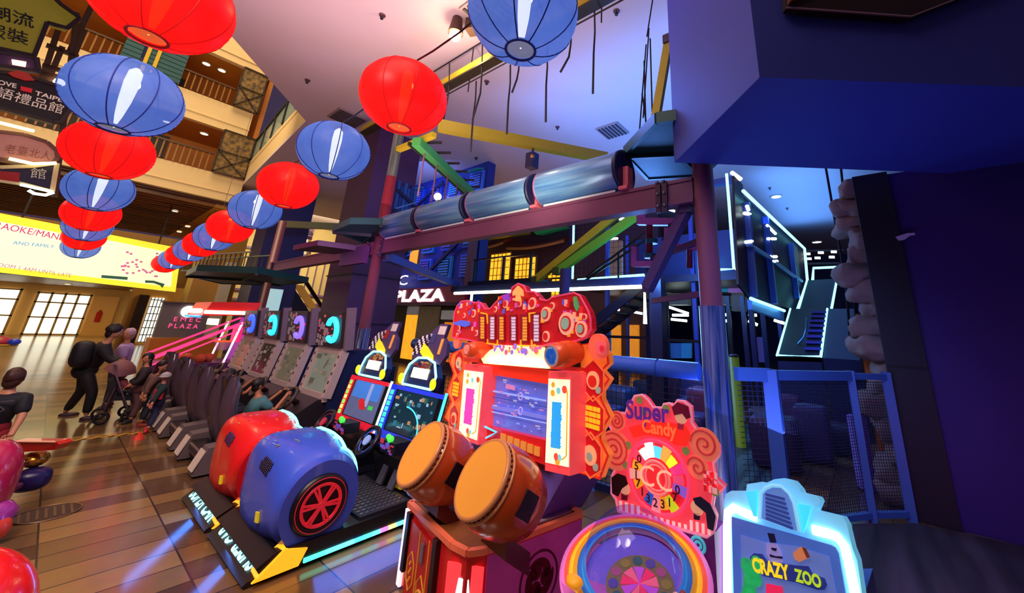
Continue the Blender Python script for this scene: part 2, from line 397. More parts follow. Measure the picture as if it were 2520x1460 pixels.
def lit_door(n, x0, x1, cols, z1=2.35):
    f = MB(); g = MB(); w = (x1-x0)/cols
    g.box(x0, x1, 39.9, 39.95, .05, z1)
    for i in range(cols+1): f.box(x0+i*w-.05, x0+i*w+.05, 39.8, 39.9, 0, z1+.1)
    for z in (.05, z1*.42, z1*.78, z1): f.box(x0-.05, x1+.05, 39.8, 39.9, z-.03, z+.05)
    d = struct('door_%d' % n, f, frame_m); struct('door_glass', g, day, d)
lit_door(5, -3.4, -1.4, 2, 2.6); lit_door(6, -.75, 1.35, 4, 2.5)
mb = MB().box(1.5, 2.6, 39.7, 39.98, 0, 2.5); struct('trim_4', mb, pm('e0a04e'))
solo('fire_extinguisher', MB().cyl((1.95, 39.62, .9), (1.95, 39.62, 1.5), .13).cyl((1.95, 39.62, 1.5), (1.95, 39.62, 1.62), .06), pm('c8281a'), 'red fire extinguisher on the orange panel right of the bright glass doors', 'fire extinguisher')
struct('wall_far_shop', MB().box(2.3, 6.0, 30, 30.3, 0, 3.0), pm('c98f38', rough=.6, scale=1))
struct('door_7', MB().box(2.62, 2.98, 29.85, 29.98, 0, 2.5), pm('2c1c14'))
f = MB(); g = MB().box(3.05, 3.6, 29.9, 29.96, .1, 2.4)
for i in range(5): f.box(3.05+i*.13, 3.08+i*.13, 29.84, 29.9, .1, 2.4)
for i in range(7): f.box(3.05, 3.6, 29.84, 29.9, .1+i*.36, .14+i*.36)
d = struct('door_8', f, pm('7a6f50')); struct('door_glass', g, glow('eef2e6', 1.3), d)
struct('wall_column_khaki', MB().box(3.75, 5.4, 25.2, 26.6, 0, 8), pm('a87f36', rough=.6, scale=1))
struct('wall_column_stone', MB().box(4.72, 5.1, 24.6, 25.19, 0, 4.2), pm('b9b1a6', rough=.6))
# cream walls and red canopy seen between the two purple pillars
struct('wall_mid_cream', MB().box(5.5, 16, 30.4, 30.7, 0, 8), pm('efd58e', rough=.6, scale=1))
mb = MB()
for i in range(8): mb.box(9.2+i*.5, 9.26+i*.5, 30.3, 30.4, 3.2, 5.8)
for z in (3.15, 5.8, 2.55): mb.box(6.5, 14, 30.25, 30.4, z, z+.14)
struct('trim_5', mb, pm('8a6a9a'))
struct('trim_6', MB().box(8.4, 13.5, 30.1, 30.39, .3, 1.5), pm('e89a28', rough=.5))
# ---------------------------------------------------------------- purple pillars
def pillar(nm, x, y, w, d, m):
    b = MB().box(x, x+w, y, y+d, 0, 8); o = struct(nm, b, m)
    return o
pil = pm('4a2c60', rough=.5, scale=2, var=.08)
pillar('wall_pillar_near', 5.2, 11.9, 1.55, 1.75, pil)
struct('trim_7', MB().box(5.17, 6.78, 11.87, 13.68, 3.0, 3.04).box(5.17, 6.78, 11.87, 13.68, 1.55, 1.6), pm('20163a'))
dp = thing('pillar_mural', 'blue plank mural with dark diagonal boards on the near purple pillar', 'mural', (6.3, 11.86, 3.4))
dx0, dx1 = PY(972, 480, 11.86).x, PY(1024, 480, 11.86).x
for k in range(6):
    w_ = (dx1-dx0)/6; part('plank', MB().box(dx0+k*w_+.01, dx0+(k+1)*w_-.01, 11.80, 11.88, 3.9+.1*(k % 3), 6.3-.15*(k % 2)), pm(['2450a8', '1c3a8c', '2a62b8'][k % 3], rough=.5, scale=6, var=.3), dp)
for z0 in (4.3, 5.0, 5.7): part('diagonal_board', MB().bar((dx0, 11.77, z0+.25), (dx1, 11.77, z0-.15), .05, .11), pm('141442', rough=.5), dp)
for z0 in (4.8, 5.5): part('pale_strip', MB().bar((dx0+.05, 11.76, z0-.2), (dx1-.05, 11.76, z0+.2), .03, .05), pm('5a8ad0', rough=.5), dp)
pillar('wall_pillar_far', 5.1, 21.2, 1.7, 1.7, pm('221c4e', rough=.5, scale=2))
# ---------------------------------------------------------------- right-hand back walls
struct('wall_back', MB().box(35, 35.3, -7, 46, 0, 8), pm('16245e', rough=.6))
struct('wall_back_brown', MB().box(17, 17.3, 7.2, 20, 0, 8).box(17.3, 35, 19.7, 20, 0, 8), pm('4a3348', rough=.6))
# ---------------------------------------------------------------- blue bulkhead, right wall, black pillar
bulk = pm('3440a8', rough=.6, scale=1.5, var=.04)
A, B = Vector((2.74, .34)), Vector((3.81, 1.40)); v2 = Vector((1.17, -1.53)).normalized()
Cc, Dd = B+v2*7.5, A+v2*7.5
struct('ceiling_bulkhead', MB().slab([(p.x, p.y, 3.5) for p in (A, B, Cc, Dd)], (0, 0, 4.5)), bulk)
struct('wall_right', MB().box(5.65, 5.9, -7, -.5, 0, 3.6), pm('30186a', rough=.6, scale=2, var=.12))
struct('trim_8', MB().box(5.6, 5.9, -.5, -.17, 0, 3.62), pm('15131a', rough=.6))
struct('trim_9', MB().box(5.585, 5.6, -.5, -.17, 1.42, 1.43), pm('050507'))
struct('trim_10', MB().box(5.9, 6.0, -.95, -.5, 2.2, 3.6), pm('5a78c8', rough=.5))
fn = Vector((v2.y, -v2.x, 0)); fn = fn if fn.dot(Vector((A.x, A.y, 0))) < 0 else -fn
fo = Vector((A.x, A.y, 3.5))+fn*.02
bp = [PP(x, y, fo, fn) for x, y in ((1923, -40), (1926, 33), (2226, 55), (2470, -40))]
r = thing('wooden_board', 'dark wooden board with worn pale edge fixed high on the blue bulkhead', 'board', sum(bp, Vector())/4)
part('panel', MB().slab(bp, fn*.05), bands('dark_board', '160f14', '30201a', 3, 'X', rough=.5), r)
part('worn_edge', MB().bar(bp[1]+fn*.055, bp[2]+fn*.055, .012).bar(bp[2]+fn*.055, bp[3]+fn*.055, .010), pm('8a7088'), r, 'pale worn edge strip')
part('end_block', MB().slab([PP(x, y, fo, fn) for x, y in ((1926, -40), (1928, 28), (1990, -5), (1995, -40))], fn*.09), pm('6a3a20'), r, 'reddish-brown wooden block')
# rock column of stacked boulders by the black pillar
rock = pm('8f7c6c', rough=.85, var=.35, scale=7, bump=.8)
RCY = PX(2142, 700, 6.1).y
rc = thing("rock_column", 'column of stacked grey-brown artificial boulders beside the black pillar', 'rock column', (6.15, RCY, 0))
for i in range(17):
    z = .10+i*.215
    p = Vector((6.10+.05*math.sin(i*2.3), RCY+.05*math.cos(i*1.7), z))
    part('boulder', MB().ell(p, (.30+.06*math.sin(i*3.1), .21+.05*math.sin(i*1.9), .14), 22, 14, wob=.42, sq=.62), rock, rc)
part('orange_core', MB().box(6.2, 6.34, RCY-.08, RCY+.2, .2, 2.0), pm('c8762a', rough=.7, var=.3), rc, 'bare orange core strip between boulders')
# dark grained platform on the right
pg = [PZ(x, y, .03) for x, y in ((2098, 1290), (2250, 1288), (2372, 1312), (2640, 1372), (2640, 1640), (2140, 1640))]
struct('floor_platform', MB().slab([(p.x, p.y, .004) for p in pg], (0, 0, .026)), bands('charred_planks', '17141a', '4a4048', 5, 'Y', rough=.6, bump=.6))
# ================================================================ paper lanterns
def shade_mat(nm, col, deep, e, tcol, tr):
    mt = bpy.data.materials.new(nm); mt.use_nodes = True; nt = mt.node_tree; b = nt.nodes['Principled BSDF']; out = nt.nodes['Material Output']
    tc = nt.nodes.new('ShaderNodeTexCoord'); n = nt.nodes.new('ShaderNodeTexNoise'); n.inputs['Scale'].default_value = 5
    nt.links.new(tc.outputs['Object'], n.inputs['Vector'])
    mx = nt.nodes.new('ShaderNodeMix'); mx.data_type = 'RGBA'; mx.inputs[6].default_value = lin(deep); mx.inputs[7].default_value = lin(col)
    nt.links.new(n.outputs['Fac'], mx.inputs[0]); nt.links.new(mx.outputs[2], b.inputs['Base Color'])
    nt.links.new(mx.outputs[2], b.inputs['Emission Color']); b.inputs['Emission Strength'].default_value = e
    b.inputs['Roughness'].default_value = .38
    t = nt.nodes.new('ShaderNodeBsdfTransparent'); t.inputs[0].default_value = lin(tcol)
    ms = nt.nodes.new('ShaderNodeMixShader'); ms.inputs[0].default_value = tr
    tl = nt.nodes.new('ShaderNodeBsdfTranslucent'); nt.links.new(mx.outputs[2], tl.inputs[0]); m2 = nt.nodes.new('ShaderNodeMixShader'); m2.inputs[0].default_value = .45
    nt.links.new(b.outputs[0], m2.inputs[1]); nt.links.new(tl.outputs[0], m2.inputs[2]); nt.links.new(m2.outputs[0], ms.inputs[1]); nt.links.new(t.outputs[0], ms.inputs[2]); nt.links.new(ms.outputs[0], out.inputs[0])
    return mt
RED_S = shade_mat('red_lantern_paper', 'f4201c', 'ea1a1e', 1.0, 'ff5a20', .16)
BLU_S = shade_mat('blue_lantern_paper', '6f96e6', '4d74d2', .66, 'e8eeff', .28)
def make_lantern(red, seg=36):
    R, HH = .45, .40
    r = thing('paper_lantern', '', 'lantern', (0, 0, 0))
    b = MB(); nr = 22; rows = []
    for i in range(nr*2+1):
        t = -1.30+2.60*i/(nr*2); q = 1+(.0 if i % 2 else .020)
        rows.append([Vector((R*q*math.cos(t)*math.cos(2*PI*k/seg), R*q*math.cos(t)*math.sin(2*PI*k/seg), HH*q*math.sin(t))) for k in range(seg)])
    b.grid(rows, True, True)
    part('shade', b, RED_S if red else BLU_S, r, local=True)
    b = MB()
    for k in range(9):
        a = 2*PI*(k+.35)/9; pts = []
        for i in range(17):
            t = -1.30+2.60*i/16; pts.append((1.022*R*math.cos(t)*math.cos(a), 1.022*R*math.cos(t)*math.sin(a), HH*1.022*math.sin(t)))
        b.tube(pts, .0035 if red else .0055, 4, caps=False)
    part('seams', b, pm('d01018', e=.25, rough=.5) if red else pm('1f37a0', rough=.5), r, local=True)
    zo, ro = HH*math.sin(1.30), R*math.cos(1.30)
    part('bottom_ring', MB().torus((0, 0, -zo), (0, 0, 1), ro, .012, 24, 6), pm('e0304a' if red else '2a3fa6'), r, local=True)
    part('bottom_mesh', MB().disc((0, 0, -zo+.02), (0, 0, 1), ro*.98, .004, 20), pm('ff6a3a', e=.6) if red else pm('aab6d8', e=.25), r, local=True)
    part('top_ring', MB().torus((0, 0, zo), (0, 0, 1), ro, .012, 24, 6), pm('c01420' if red else '2a3fa6'), r, local=True)
    part('stripe_glow', MB().lathe([(.006, -zo*.95), (.03, -zo*.6), (.05, -.05), (.062, zo*.45), (.055, zo*.8), (.02, zo*.92)], (0, 0, 0), seg=12), glow('ffa050' if red else 'fff8d0', 3.0 if red else 3.0), r, local=True)  # tapered inner glow shaped to show as the shade's bright stripe
    part('lamp_bulb', MB().ell((.02, .0, .17), .055, 12, 8), glow('fff6dc', 16), r, local=True)
    return r
rows = {
 'over the arcade machines': ([(1.80, 1.90), (1.815, 3.72), (1.89, 5.63), (2.0, 7.70), (2.09, 9.79), (2.16, 11.98), (2.27, 14.1), (2.36, 16.2), (2.44, 18.3), (2.5, 20.4), (2.56, 22.5), (2.6, 24.6)],
   [4.217, 4.086, 3.968, 3.90, 3.81, 3.75, 3.77, 3.78, 3.8, 3.8, 3.8, 3.78], 0, 0),
 'over the open floor': ([(-.07, 4.2), (-.076, 5.95), (-.056, 8.1), (-.01, 10.9), (.01, 13.4), (.04, 16.0), (.06, 18.6), (.08, 21.3)],
   [4.14, 3.864, 3.82, 3.80, 3.73, 3.78, 3.78, 3.74], 1, 1),
 'at far left': ([(-3.1, 15.6), (-3.15, 17.6), (-3.2, 19.4)], [3.62, 3.62, 3.62], 1, 0)}
protoR = make_lantern(True); protoB = make_lantern(False)
first = {True: protoR, False: protoB}; used = set(); cab = MB()
for rn, (xy, zs, red0, f) in rows.items():
    for i, ((x, y), z) in enumerate(zip(xy, zs)):
        red = (i+red0) % 2 == 1
        lab = '%s paper lantern, %s from the near end of row %s' % ('red' if red else 'blue', ORD[i], rn)
        g = 'paper lanterns hung in the row '+rn
        p = first[red]
        if red in used: o = dup(p, (x, y, z), i*.7, lab, g)
        else: p.location = (x, y, z); _mw[p.name] = Matrix.Translation(Vector((x, y, z))); tag(p, lab, None, g); used.add(red)
    pts = []
    for i in range(len(xy)-1):
        for t in (0, .25, .5, .75):
            a = Vector((*xy[i], zs[i]+.44)); b = Vector((*xy[i+1], zs[i+1]+.44)); pts.append(a.lerp(b, t)-Vector((0, 0, .10*math.sin(PI*t))))
    pts.append(Vector((*xy[-1], zs[-1]+.44)))
    if xy[-1][0] < 1: pts.append(Vector((xy[-1][0], 23.75, 7.3)))
    d = (pts[0]-pts[4]).normalized(); pts.insert(0, pts[0]+d*2)
    hung = [Vector((*xy[i], zs[i])) for i in range(len(xy))]
    cw = MB().tube(pts, .011, 6)
    for h in hung: cw.tube([h+Vector((0, 0, .36)), h+Vector((0, 0, .45))], .006, 5)
    for h in [q for q in (hung[0], hung[len(hung)//2], hung[-1]) if q.y < 9.5 or q.x > 1]: cw.tube([h+Vector((0, 0, .44)), (h.x, h.y, 7.97 if h.y < 24 else 6.7)], .005, 4)
    solo('lantern_cable', cw, pm('3a2630'), 'thin dark cable carrying the lantern row '+rn, 'cable', 'lantern cables')
# ================================================================ hanging shop signs at the left
so, sn = Vector((-2.2, 13.6, 5)), Vector((.12, -1, 0)).normalized()
def SP(px, py, off=0): return PP(px, py, so-sn*off*-1, sn)
def sign(name, label, outline, face, edge, thick=.22, edge_e=0, grp='hanging shop signs'):
    pts = [SP(x, y) for x, y in outline]
    r = thing(name, label, 'sign', sum(pts, Vector())/len(pts), group=grp)
    part('case', MB().slab(pts, -sn*thick), face, r)
    f = MB(); n = len(pts)
    for i in range(n): f.bar(pts[i]+sn*.01, pts[(i+1) % n]+sn*.01, .07)
    part('rim', f, edge, r)
    return r
def srow(r, name, body, p0, p1, hpx, mtl, bold=.02, off=.03, label=None, fit=True):
    """line of lettering from pixel p0 to pixel p1 on the sign plane"""
    a, b = SP(*p0), SP(*p1); ux = (b-a).normalized(); uy = Vector((0, 0, 1)); uy = (uy-ux*uy.dot(ux)).normalized()
    hh = (SP(p0[0], p0[1]-hpx)-a).length
    return part(name, MB().text(body, a+sn*off, ux, uy, hh, 'LEFT', bold=bold, fit=(b-a).length if fit else None, n=sn), mtl, r, label)
ol = pm('8a7c22', e=.30, rough=.6); dk = pm('1a1420')
r = sign('blade_sign', 'olive-yellow box sign with four dark Chinese characters at top left', [(-120, -70), (97, -40), (150, 12), (196, 45), (165, 70), (116, 56), (84, 138), (-120, 95)], ol, pm('2a1626'))
srow(r, 'lettering', '潮流', (-30, 40), (82, 69), 38, dk, .012); srow(r, 'lettering', '服裝', (-44, 82), (68, 111), 38, dk, .008)
r = sign('blade_sign', 'black rounded sign with red heart-like disc reading TAIPEI above four pale characters', [(-120, 160), (0, 178), (60, 186), (150, 214), (176, 235), (174, 268), (150, 300), (130, 302), (0, 266), (-120, 235)], pm('191019', e=.06), pm('3a2a2a'))
pale = pm('e0c4b4', e=.45)
srow(r, 'lettering', 'LOVE', (-20, 205), (38, 218), 16, pale); srow(r, 'lettering', 'TAIPEI', (84, 234), (158, 254), 15, pale)
srow(r, 'lettering', '潮語禮品館', (-62, 222), (150, 280), 30, pale, .0)
part('red_disc', MB().slab([SP(x, y)+sn*.03 for x, y in ((18, 182), (40, 176), (66, 182), (84, 200), (60, 200), (30, 190))], sn*.05), pm('b02a20', e=.3), r, 'dull red half-disc emblem')
part('red_heart', MB().slab([SP(x, y)+sn*.03 for x, y in ((50, 214), (79, 220), (77, 230), (50, 224))], sn*.03), pm('d01a2a', e=.4), r)
r = sign('neon_sign', 'pink oval sign with an illegible line of script under yellow light tubes', [(-90, 325), (0, 325), (60, 332), (115, 350), (140, 372), (142, 388), (130, 402), (90, 405), (0, 392), (-90, 380)], pm('c98478', e=.28), pm('8a5a50'))
srow(r, 'lettering', '老臺北人', (8, 374), (122, 394), 26, pm('9a5a48', e=.15), .0)
for k, (a, b) in enumerate((((-40, 296), (82, 326)), ((20, 393), (80, 406)), ((80, 406), (136, 404)))):
    part('light_tube', MB().tube([SP(*a)+sn*.12, SP(*b)+sn*.12], .035, 8), glow('f4f49a', 3), r)
r = sign('blade_sign', 'small navy and red sign with pale cartoonish lettering below the oval sign', [(-90, 396), (0, 412), (80, 410), (140, 402), (128, 472), (50, 452), (-90, 430)], pm('1c1640', e=.08), pm('c8b080', e=.3))
part('red_panel', MB().slab([SP(x, y)+sn*.02 for x, y in ((-60, 418), (48, 426), (46, 450), (-60, 434))], sn*.03), pm('9a0c12', e=.25), r)
srow(r, 'lettering', '館', (72, 436), (110, 440), 28, pm('b8ada0', e=.3), .0)
part('light_tube', MB().tube([SP(48, 456)+sn*.1, SP(128, 474)+sn*.1], .03, 8), glow('d8fff0', 3), r)
part('light_tube', MB().tube([SP(x, y)+sn*.1 for x, y in ((68, 470), (82, 478), (110, 482), (130, 475))], .03, 8), glow('e8fff0', 3), r)
r = sign('lamp_box', 'slim box with a small bright pink-white lamp under the yellow sign', [(-90, 118), (90, 142), (96, 176), (-90, 150)], pm('5a3a66'), pm('3a2a3a'))
part('lamp', MB().slab([SP(x, y)+sn*.02 for x, y in ((28, 148), (64, 154), (62, 166), (30, 160))], sn*.04), glow('ffd0b0', 2.2), r)
mast = MB()
for (a, b) in (((196, 20), (140, 480)), ((150, 60), (92, 240)), ((215, 62), (140, 250)), ((120, 100), (200, 130)), ((110, 150), (195, 175)), ((100, 168), (190, 192)), ((160, 105), (120, 200))):
    mast.bar(SP(*a)-sn*.3, SP(*b)-sn*.3, .09)
r = thing('sign_mast', 'dark steel lattice mast holding the hanging shop signs at left', 'mast', SP(150, 250)-sn*.3)
part('lattice', mast, pm('4a2c1c'), r)
part('post', MB().bar(SP(178, 120)-sn*.32, (SP(178, 120)-sn*.32)*1+Vector((0, 0, 8)), .1), pm('4a2c1c'), r)
part('lamp', MB().ell(SP(150, 197)-sn*.2, .09, 12, 8), glow('fff4d0', 12), r)
# ================================================================ yellow billboard
mo = Vector((-1.5, 22.3, 3)); md = Vector((4.9, 4.7, 0)).normalized(); mn = Vector((md.y, -md.x, 0))
def QP(px, py, off=0.): return PP(px, py, mo+mn*off, mn)
co = [(-170, 492), (447, 612), (431, 719), (-170, 652)]
pts = [QP(x, y) for x, y in co]
r = thing('billboard', 'long glowing yellow and white billboard hung under the timber soffit', 'billboard', sum(pts, Vector())/4)
part('case', MB().slab(pts, -mn*.35), pm('6a4a20'), r)
part('yellow_sheet', MB().slab([p+mn*.002 for p in pts], mn*.01), glow('ece63c', .95), r)
part('white_sheet', MB().slab([QP(x, y, .02) for x, y in ((-160, 515), (140, 572), (250, 596), (260, 590), (430, 624), (420, 706), (240, 684), (-160, 640))], mn*.006), glow('fbf8cc', .96), r)
def qrow(name, body, p0, p1, hpx, mtl, bold=.02, fit=True):
    a, b = QP(*p0, .035), QP(*p1, .035); ux = (b-a).normalized(); uy = Vector((0, 0, 1)); uy = (uy-ux*uy.dot(ux)).normalized()
    part(name, MB().text(body, a, ux, uy, (QP(p0[0], p0[1]-hpx, .035)-a).length, 'LEFT', bold=bold, fit=(b-a).length if fit else None, n=mn), mtl, r)
qrow('lettering', 'KARAOKE/MANE', (-62, 552), (152, 592), 24, pm('d82a86', e=.5), .02)
qrow('lettering', 'AND FAMILY', (30, 601), (132, 611), 12, pm('3a9ad0', e=.5), .01)
qrow('lettering', 'ROOM 1 4AM UNTIL LATE', (-20, 654), (172, 682), 13, pm('c070a0', e=.6), .01)
b = MB()
for k in range(26):
    random.seed(k); x = 290+random.random()*100; y = 612+random.random()*60; a = QP(x, y+((x-290)*.12), .03)
    b.obox(a, md*.06, Vector((0, 0, .04)), mn*.004)
part('small_print', b, pm('d07ab0', e=.6), r)
part('green_bar', MB().slab([QP(x, y, .03) for x, y in ((250, 677), (314, 682), (313, 689), (249, 684))], mn*.01), pm('3f7a68', e=.3), r)
part('green_arrow', MB().slab([QP(x, y, .03) for x, y in ((357, 690), (378, 691), (394, 696), (405, 699), (399, 709), (394, 703), (378, 697), (357, 696))], mn*.01), pm('3f7a68', e=.3), r)
for x in (60, 400): part('hanger', MB().bar(QP(x, 560 if x < 100 else 606)-mn*.2, Vector((QP(x, 560 if x < 100 else 606)-mn*.2).xy.to_3d())+Vector((0, 0, 6.75 if x > 100 else 7.2)), .05), DARK, r)
# ================================================================ grey sign kiosk on an orange counter
r = thing('sign_kiosk', 'grey sign panel with pink EMEC PLAZA letters on an orange counter', 'kiosk', (3.1, 20.0, 0))
kx = lambda px, py: PY(px, py, 19.9)
part('counter', MB().box(2.35, 4.3, 19.9, 20.9, 0, .75), pm('d07a1c', rough=.5, scale=2), r)
part('panel', MB().box(2.4, 3.75, 20.0, 20.3, .78, 2.0), pm('75706c', rough=.5), r)
part('top_cap', MB().box(2.35, 3.8, 19.95, 20.35, 2.0, 2.05), pm('5a4a3a'), r)
pk = pm('ff4a86', e=1.2)
part('lettering', MB().text('E M E C', (3.16, 19.97, 1.36), (1, 0, 0), (0, 0, 1), .22, bold=.01, fit=.74).text('P L A Z A', (3.10, 19.97, 1.12), (1, 0, 0), (0, 0, 1), .22, bold=.01, fit=.8), pk, r)
part('round_logo', MB().disc((3.12, 19.99, 1.72), (0, -1, 0), .21, .05, 24), glow('fff2f4', 2.2), r, 'glowing white round logo')  # logo disc given its own glow, not a lamp
# ================================================================ racing simulators in a row (seat backs towards us, screens facing the seats)
ST_GREY = pm('8d7a78', rough=.5, scale=8, var=.2); SEAT = pm('2a2430', rough=.3, coat=.3)
def sim_unit(label, loc, ring, screen, seatcol='54424e'):
    """local: x towards the screen, y across; origin at rear foot"""
    r = thing('racing_simulator', label, 'arcade machine', loc, 0, 'racing simulators in the row')
    w = .50
    part('base', MB().box(.0, 1.75, -w*.82, w*.82, .03, .17), BLACK, r, local=True)
    for sy in (-1, 1):
        b = MB(); b.slab([(-.10, sy*w*.55, .02), (-.02, sy*w*.55, .27), (.22, sy*w*.55, .29), (.22, sy*w*.55, .02)], (0, sy*w*.42, 0))
        b.mat(1).slab([(-.105, sy*w*.58, .06), (-.035, sy*w*.58, .24), (-.045, sy*w*.58, .245), (-.115, sy*w*.58, .065)], (0, sy*w*.36, 0))
        part('end_plate', b, [pm('6a5c5e', rough=.5), pm('d8c4b4', rough=.5, e=.08)], r, local=True)
    b = MB().box(-.03, .12, -w*.5, w*.5, .10, .22); b.mat(1).box(-.04, -.028, -w*.45, w*.45, .12, .20); b.mat(2)
    for k in range(5): b.box(-.047, -.04, -w*.36+k*w*.17, -w*.36+k*w*.17+.05, .135, .185)
    part('rear_step', b, [BLACK, ST_GREY, pm('3a2c2c')], r, local=True)
    # bucket seat: two tall curved wings, backrest and cushion
    for sy in (-1, 1):
        rows = []
        for i in range(13):
            t = i/12; z = .16+t*.80; x = .22-.10*t+.14*math.sin(PI*t)*-.6; dp = .16*(1-.45*t)*(1-.9*max(0, t-.85)/.15)
            rows.append([Vector((x+.0, sy*(.17+.02*math.sin(PI*t)), z)), Vector((x-.05, sy*(.235+.03*math.sin(PI*t)), z)), Vector((x+dp*.5, sy*(.285+.035*math.sin(PI*t)), z)), Vector((x+dp, sy*.27, z)), Vector((x+dp, sy*.235, z)), Vector((x+.06, sy*.17, z))])
        part('seat_wing', MB().grid(rows, True, True), pm(seatcol, rough=.22, coat=.6), r, local=True)
    rows = []
    for i in range(9):
        t = i/8; z = .30+t*.62; x = .24-.12*t
        rows.append([Vector((x, -.2, z)), Vector((x-.05, -.1, z)), Vector((x-.06, .1, z)), Vector((x, .2, z)), Vector((x+.05, .18, z)), Vector((x+.05, -.18, z))])
    part('backrest', MB().grid(rows, True, True), SEAT, r, local=True)
    part('cushion', MB().ell((.46, 0, .30), (.28, .23, .09), 18, 10, sq=.6), SEAT, r, local=True)
    # console, wheel, screen and header
    part('console', MB().slab([(.86, -.36, .03), (.80, -.36, .48), (1.02, -.36, .62), (1.46, -.36, .62), (1.46, -.36, .03)], (0, .72, 0)), pm('2a2228', rough=.4), r, local=True)
    sw = MB().torus((.80, 0, .62), (-.85, 0, .5), .14, .022, 24, 8)
    ax = Vector((-.85, 0, .5)).normalized()
    sw.bar((.80, -.13, .62), (.80, .13, .62), .04, .02, up=ax); sw.bar((.80, 0, .62), Vector((.80, 0, .62))-Vector((.5, 0, .85)).normalized()*.13, .04, .02, up=ax)
    sw.cyl((.80, 0, .62), Vector((.80, 0, .62))-ax*.14, .035)
    part('steering_wheel', sw, pm('4a3a34', rough=.4), r, local=True)
    tz = Vector((.22, 0, 1)).normalized(); tx = Vector((-1, 0, .22)).normalized()
    o = Vector((1.10, 0, .64))
    fr = MB()
    for sy in (-1, 1): fr.bar(o+Vector((0, sy*.40, 0)), o+Vector((0, sy*.40, 0))+tz*.60, .09, .10)
    fr.bar(o+Vector((0, -.4, 0))+tz*.60, o+Vector((0, .4, 0))+tz*.60, .08, .10); fr.bar(o+Vector((0, -.4, 0)), o+Vector((0, .4, 0)), .06, .10)
    fr.mat(1)
    for sy in (-1, 1):
        for k in range(5): fr.obox(o+Vector((0, sy*.40, 0))+tz*(.08+k*.11)+tx*.052, tz*.018, Vector((0, .014, 0)), tx*.004)
    part('screen_frame', fr, [pm('c4a8a4', rough=.45, e=.07), pm('4a2a30')], r, local=True)
    sc = MB().obox(o+tz*.30-tx*.0, tz*.27, Vector((0, .355, 0)), tx*.02)
    rnd = random.Random(ring)
    for k in range(14):
        sc.mat(1+k % 3); sc.obox(o+tz*(.06+rnd.random()*.48)+Vector((0, -.3+rnd.random()*.6, 0))+tx*.021, tz*(.01+rnd.random()*.03), Vector((0, .02+rnd.random()*.06, 0)), tx*.002)
    part('screen', sc, [pm(screen, e=.4, rough=.15), pm('7a6e5c', e=.35), pm('5a5c52', e=.3), pm('8a8474', e=.4)], r, local=True)
    part('rear_cabinet', MB().slab([(1.16, -.42, .05), (1.12, -.42, .62), (1.26, -.42, 1.24), (1.60, -.42, 1.24), (1.60, -.42, .05)], (0, .84, 0)), pm('1c2650', rough=.4), r, local=True)
    # header board leaning forward, with a neon ring
    hz = Vector((-.10, 0, 1)).normalized(); hx = Vector((-1, 0, -.10)).normalized(); h = Vector((1.20, 0, 1.27))
    hb = MB().obox(h+hz*.25, hz*.25, Vector((0, .41, 0)), hx*.05); hb.mat(1)
    for k in range(22): hb.obox(h+hz*(.05+rnd.random()*.40)+Vector((0, .02+rnd.random()*.34, 0))+hx*.052, hz*(.012+rnd.random()*.03), Vector((0, .012+rnd.random()*.03, 0)), hx*.002)
    hb.mat(2)
    for k in range(12): hb.obox(h+hz*(.05+rnd.random()*.40)+Vector((0, -.38+rnd.random()*.76, 0))+hx*.053, hz*.012, Vector((0, .02+rnd.random()*.02, 0)), hx*.002)
    part('header_board', hb, [pm('3a3038', rough=.4), pm('a89098', e=.2), pm('e0405a', e=.5)], r, local=True)
    part('header_side', MB().obox(h+hz*.27+Vector((.05, -.45, 0)), hz*.29, Vector((0, .025, 0)), hx*.06), pm('8a7484', rough=.4), r, local=True)
    c = h+hz*.25+Vector((0, -.17, 0))+hx*.07
    part('neon_ring', MB().torus(c, hx, .15, .038, 28, 8, PI*.25, PI*1.85), glow(ring, 1.6), r, local=True)
    return r
UY = [6.2, 7.45, 8.7, 9.95]
rings = ['35d8ee', '7a62e6', '2fc8f0', '3a58e0']; words = ['nearest, with teal-shirted driver and cyan half-ring header', 'second, with violet half-ring header', 'third, with cyan half-ring header and dark screen', 'farthest, beside the pink basketball machine, blue half-ring header']
for y, rg, wd_, sc_ in zip(UY, rings, words, ('7c8478', '6e6a58', '2a2024', '7a6650')):
    sim_unit('racing simulator with bucket seat, '+wd_, (1.40, y, 0), rg, sc_)
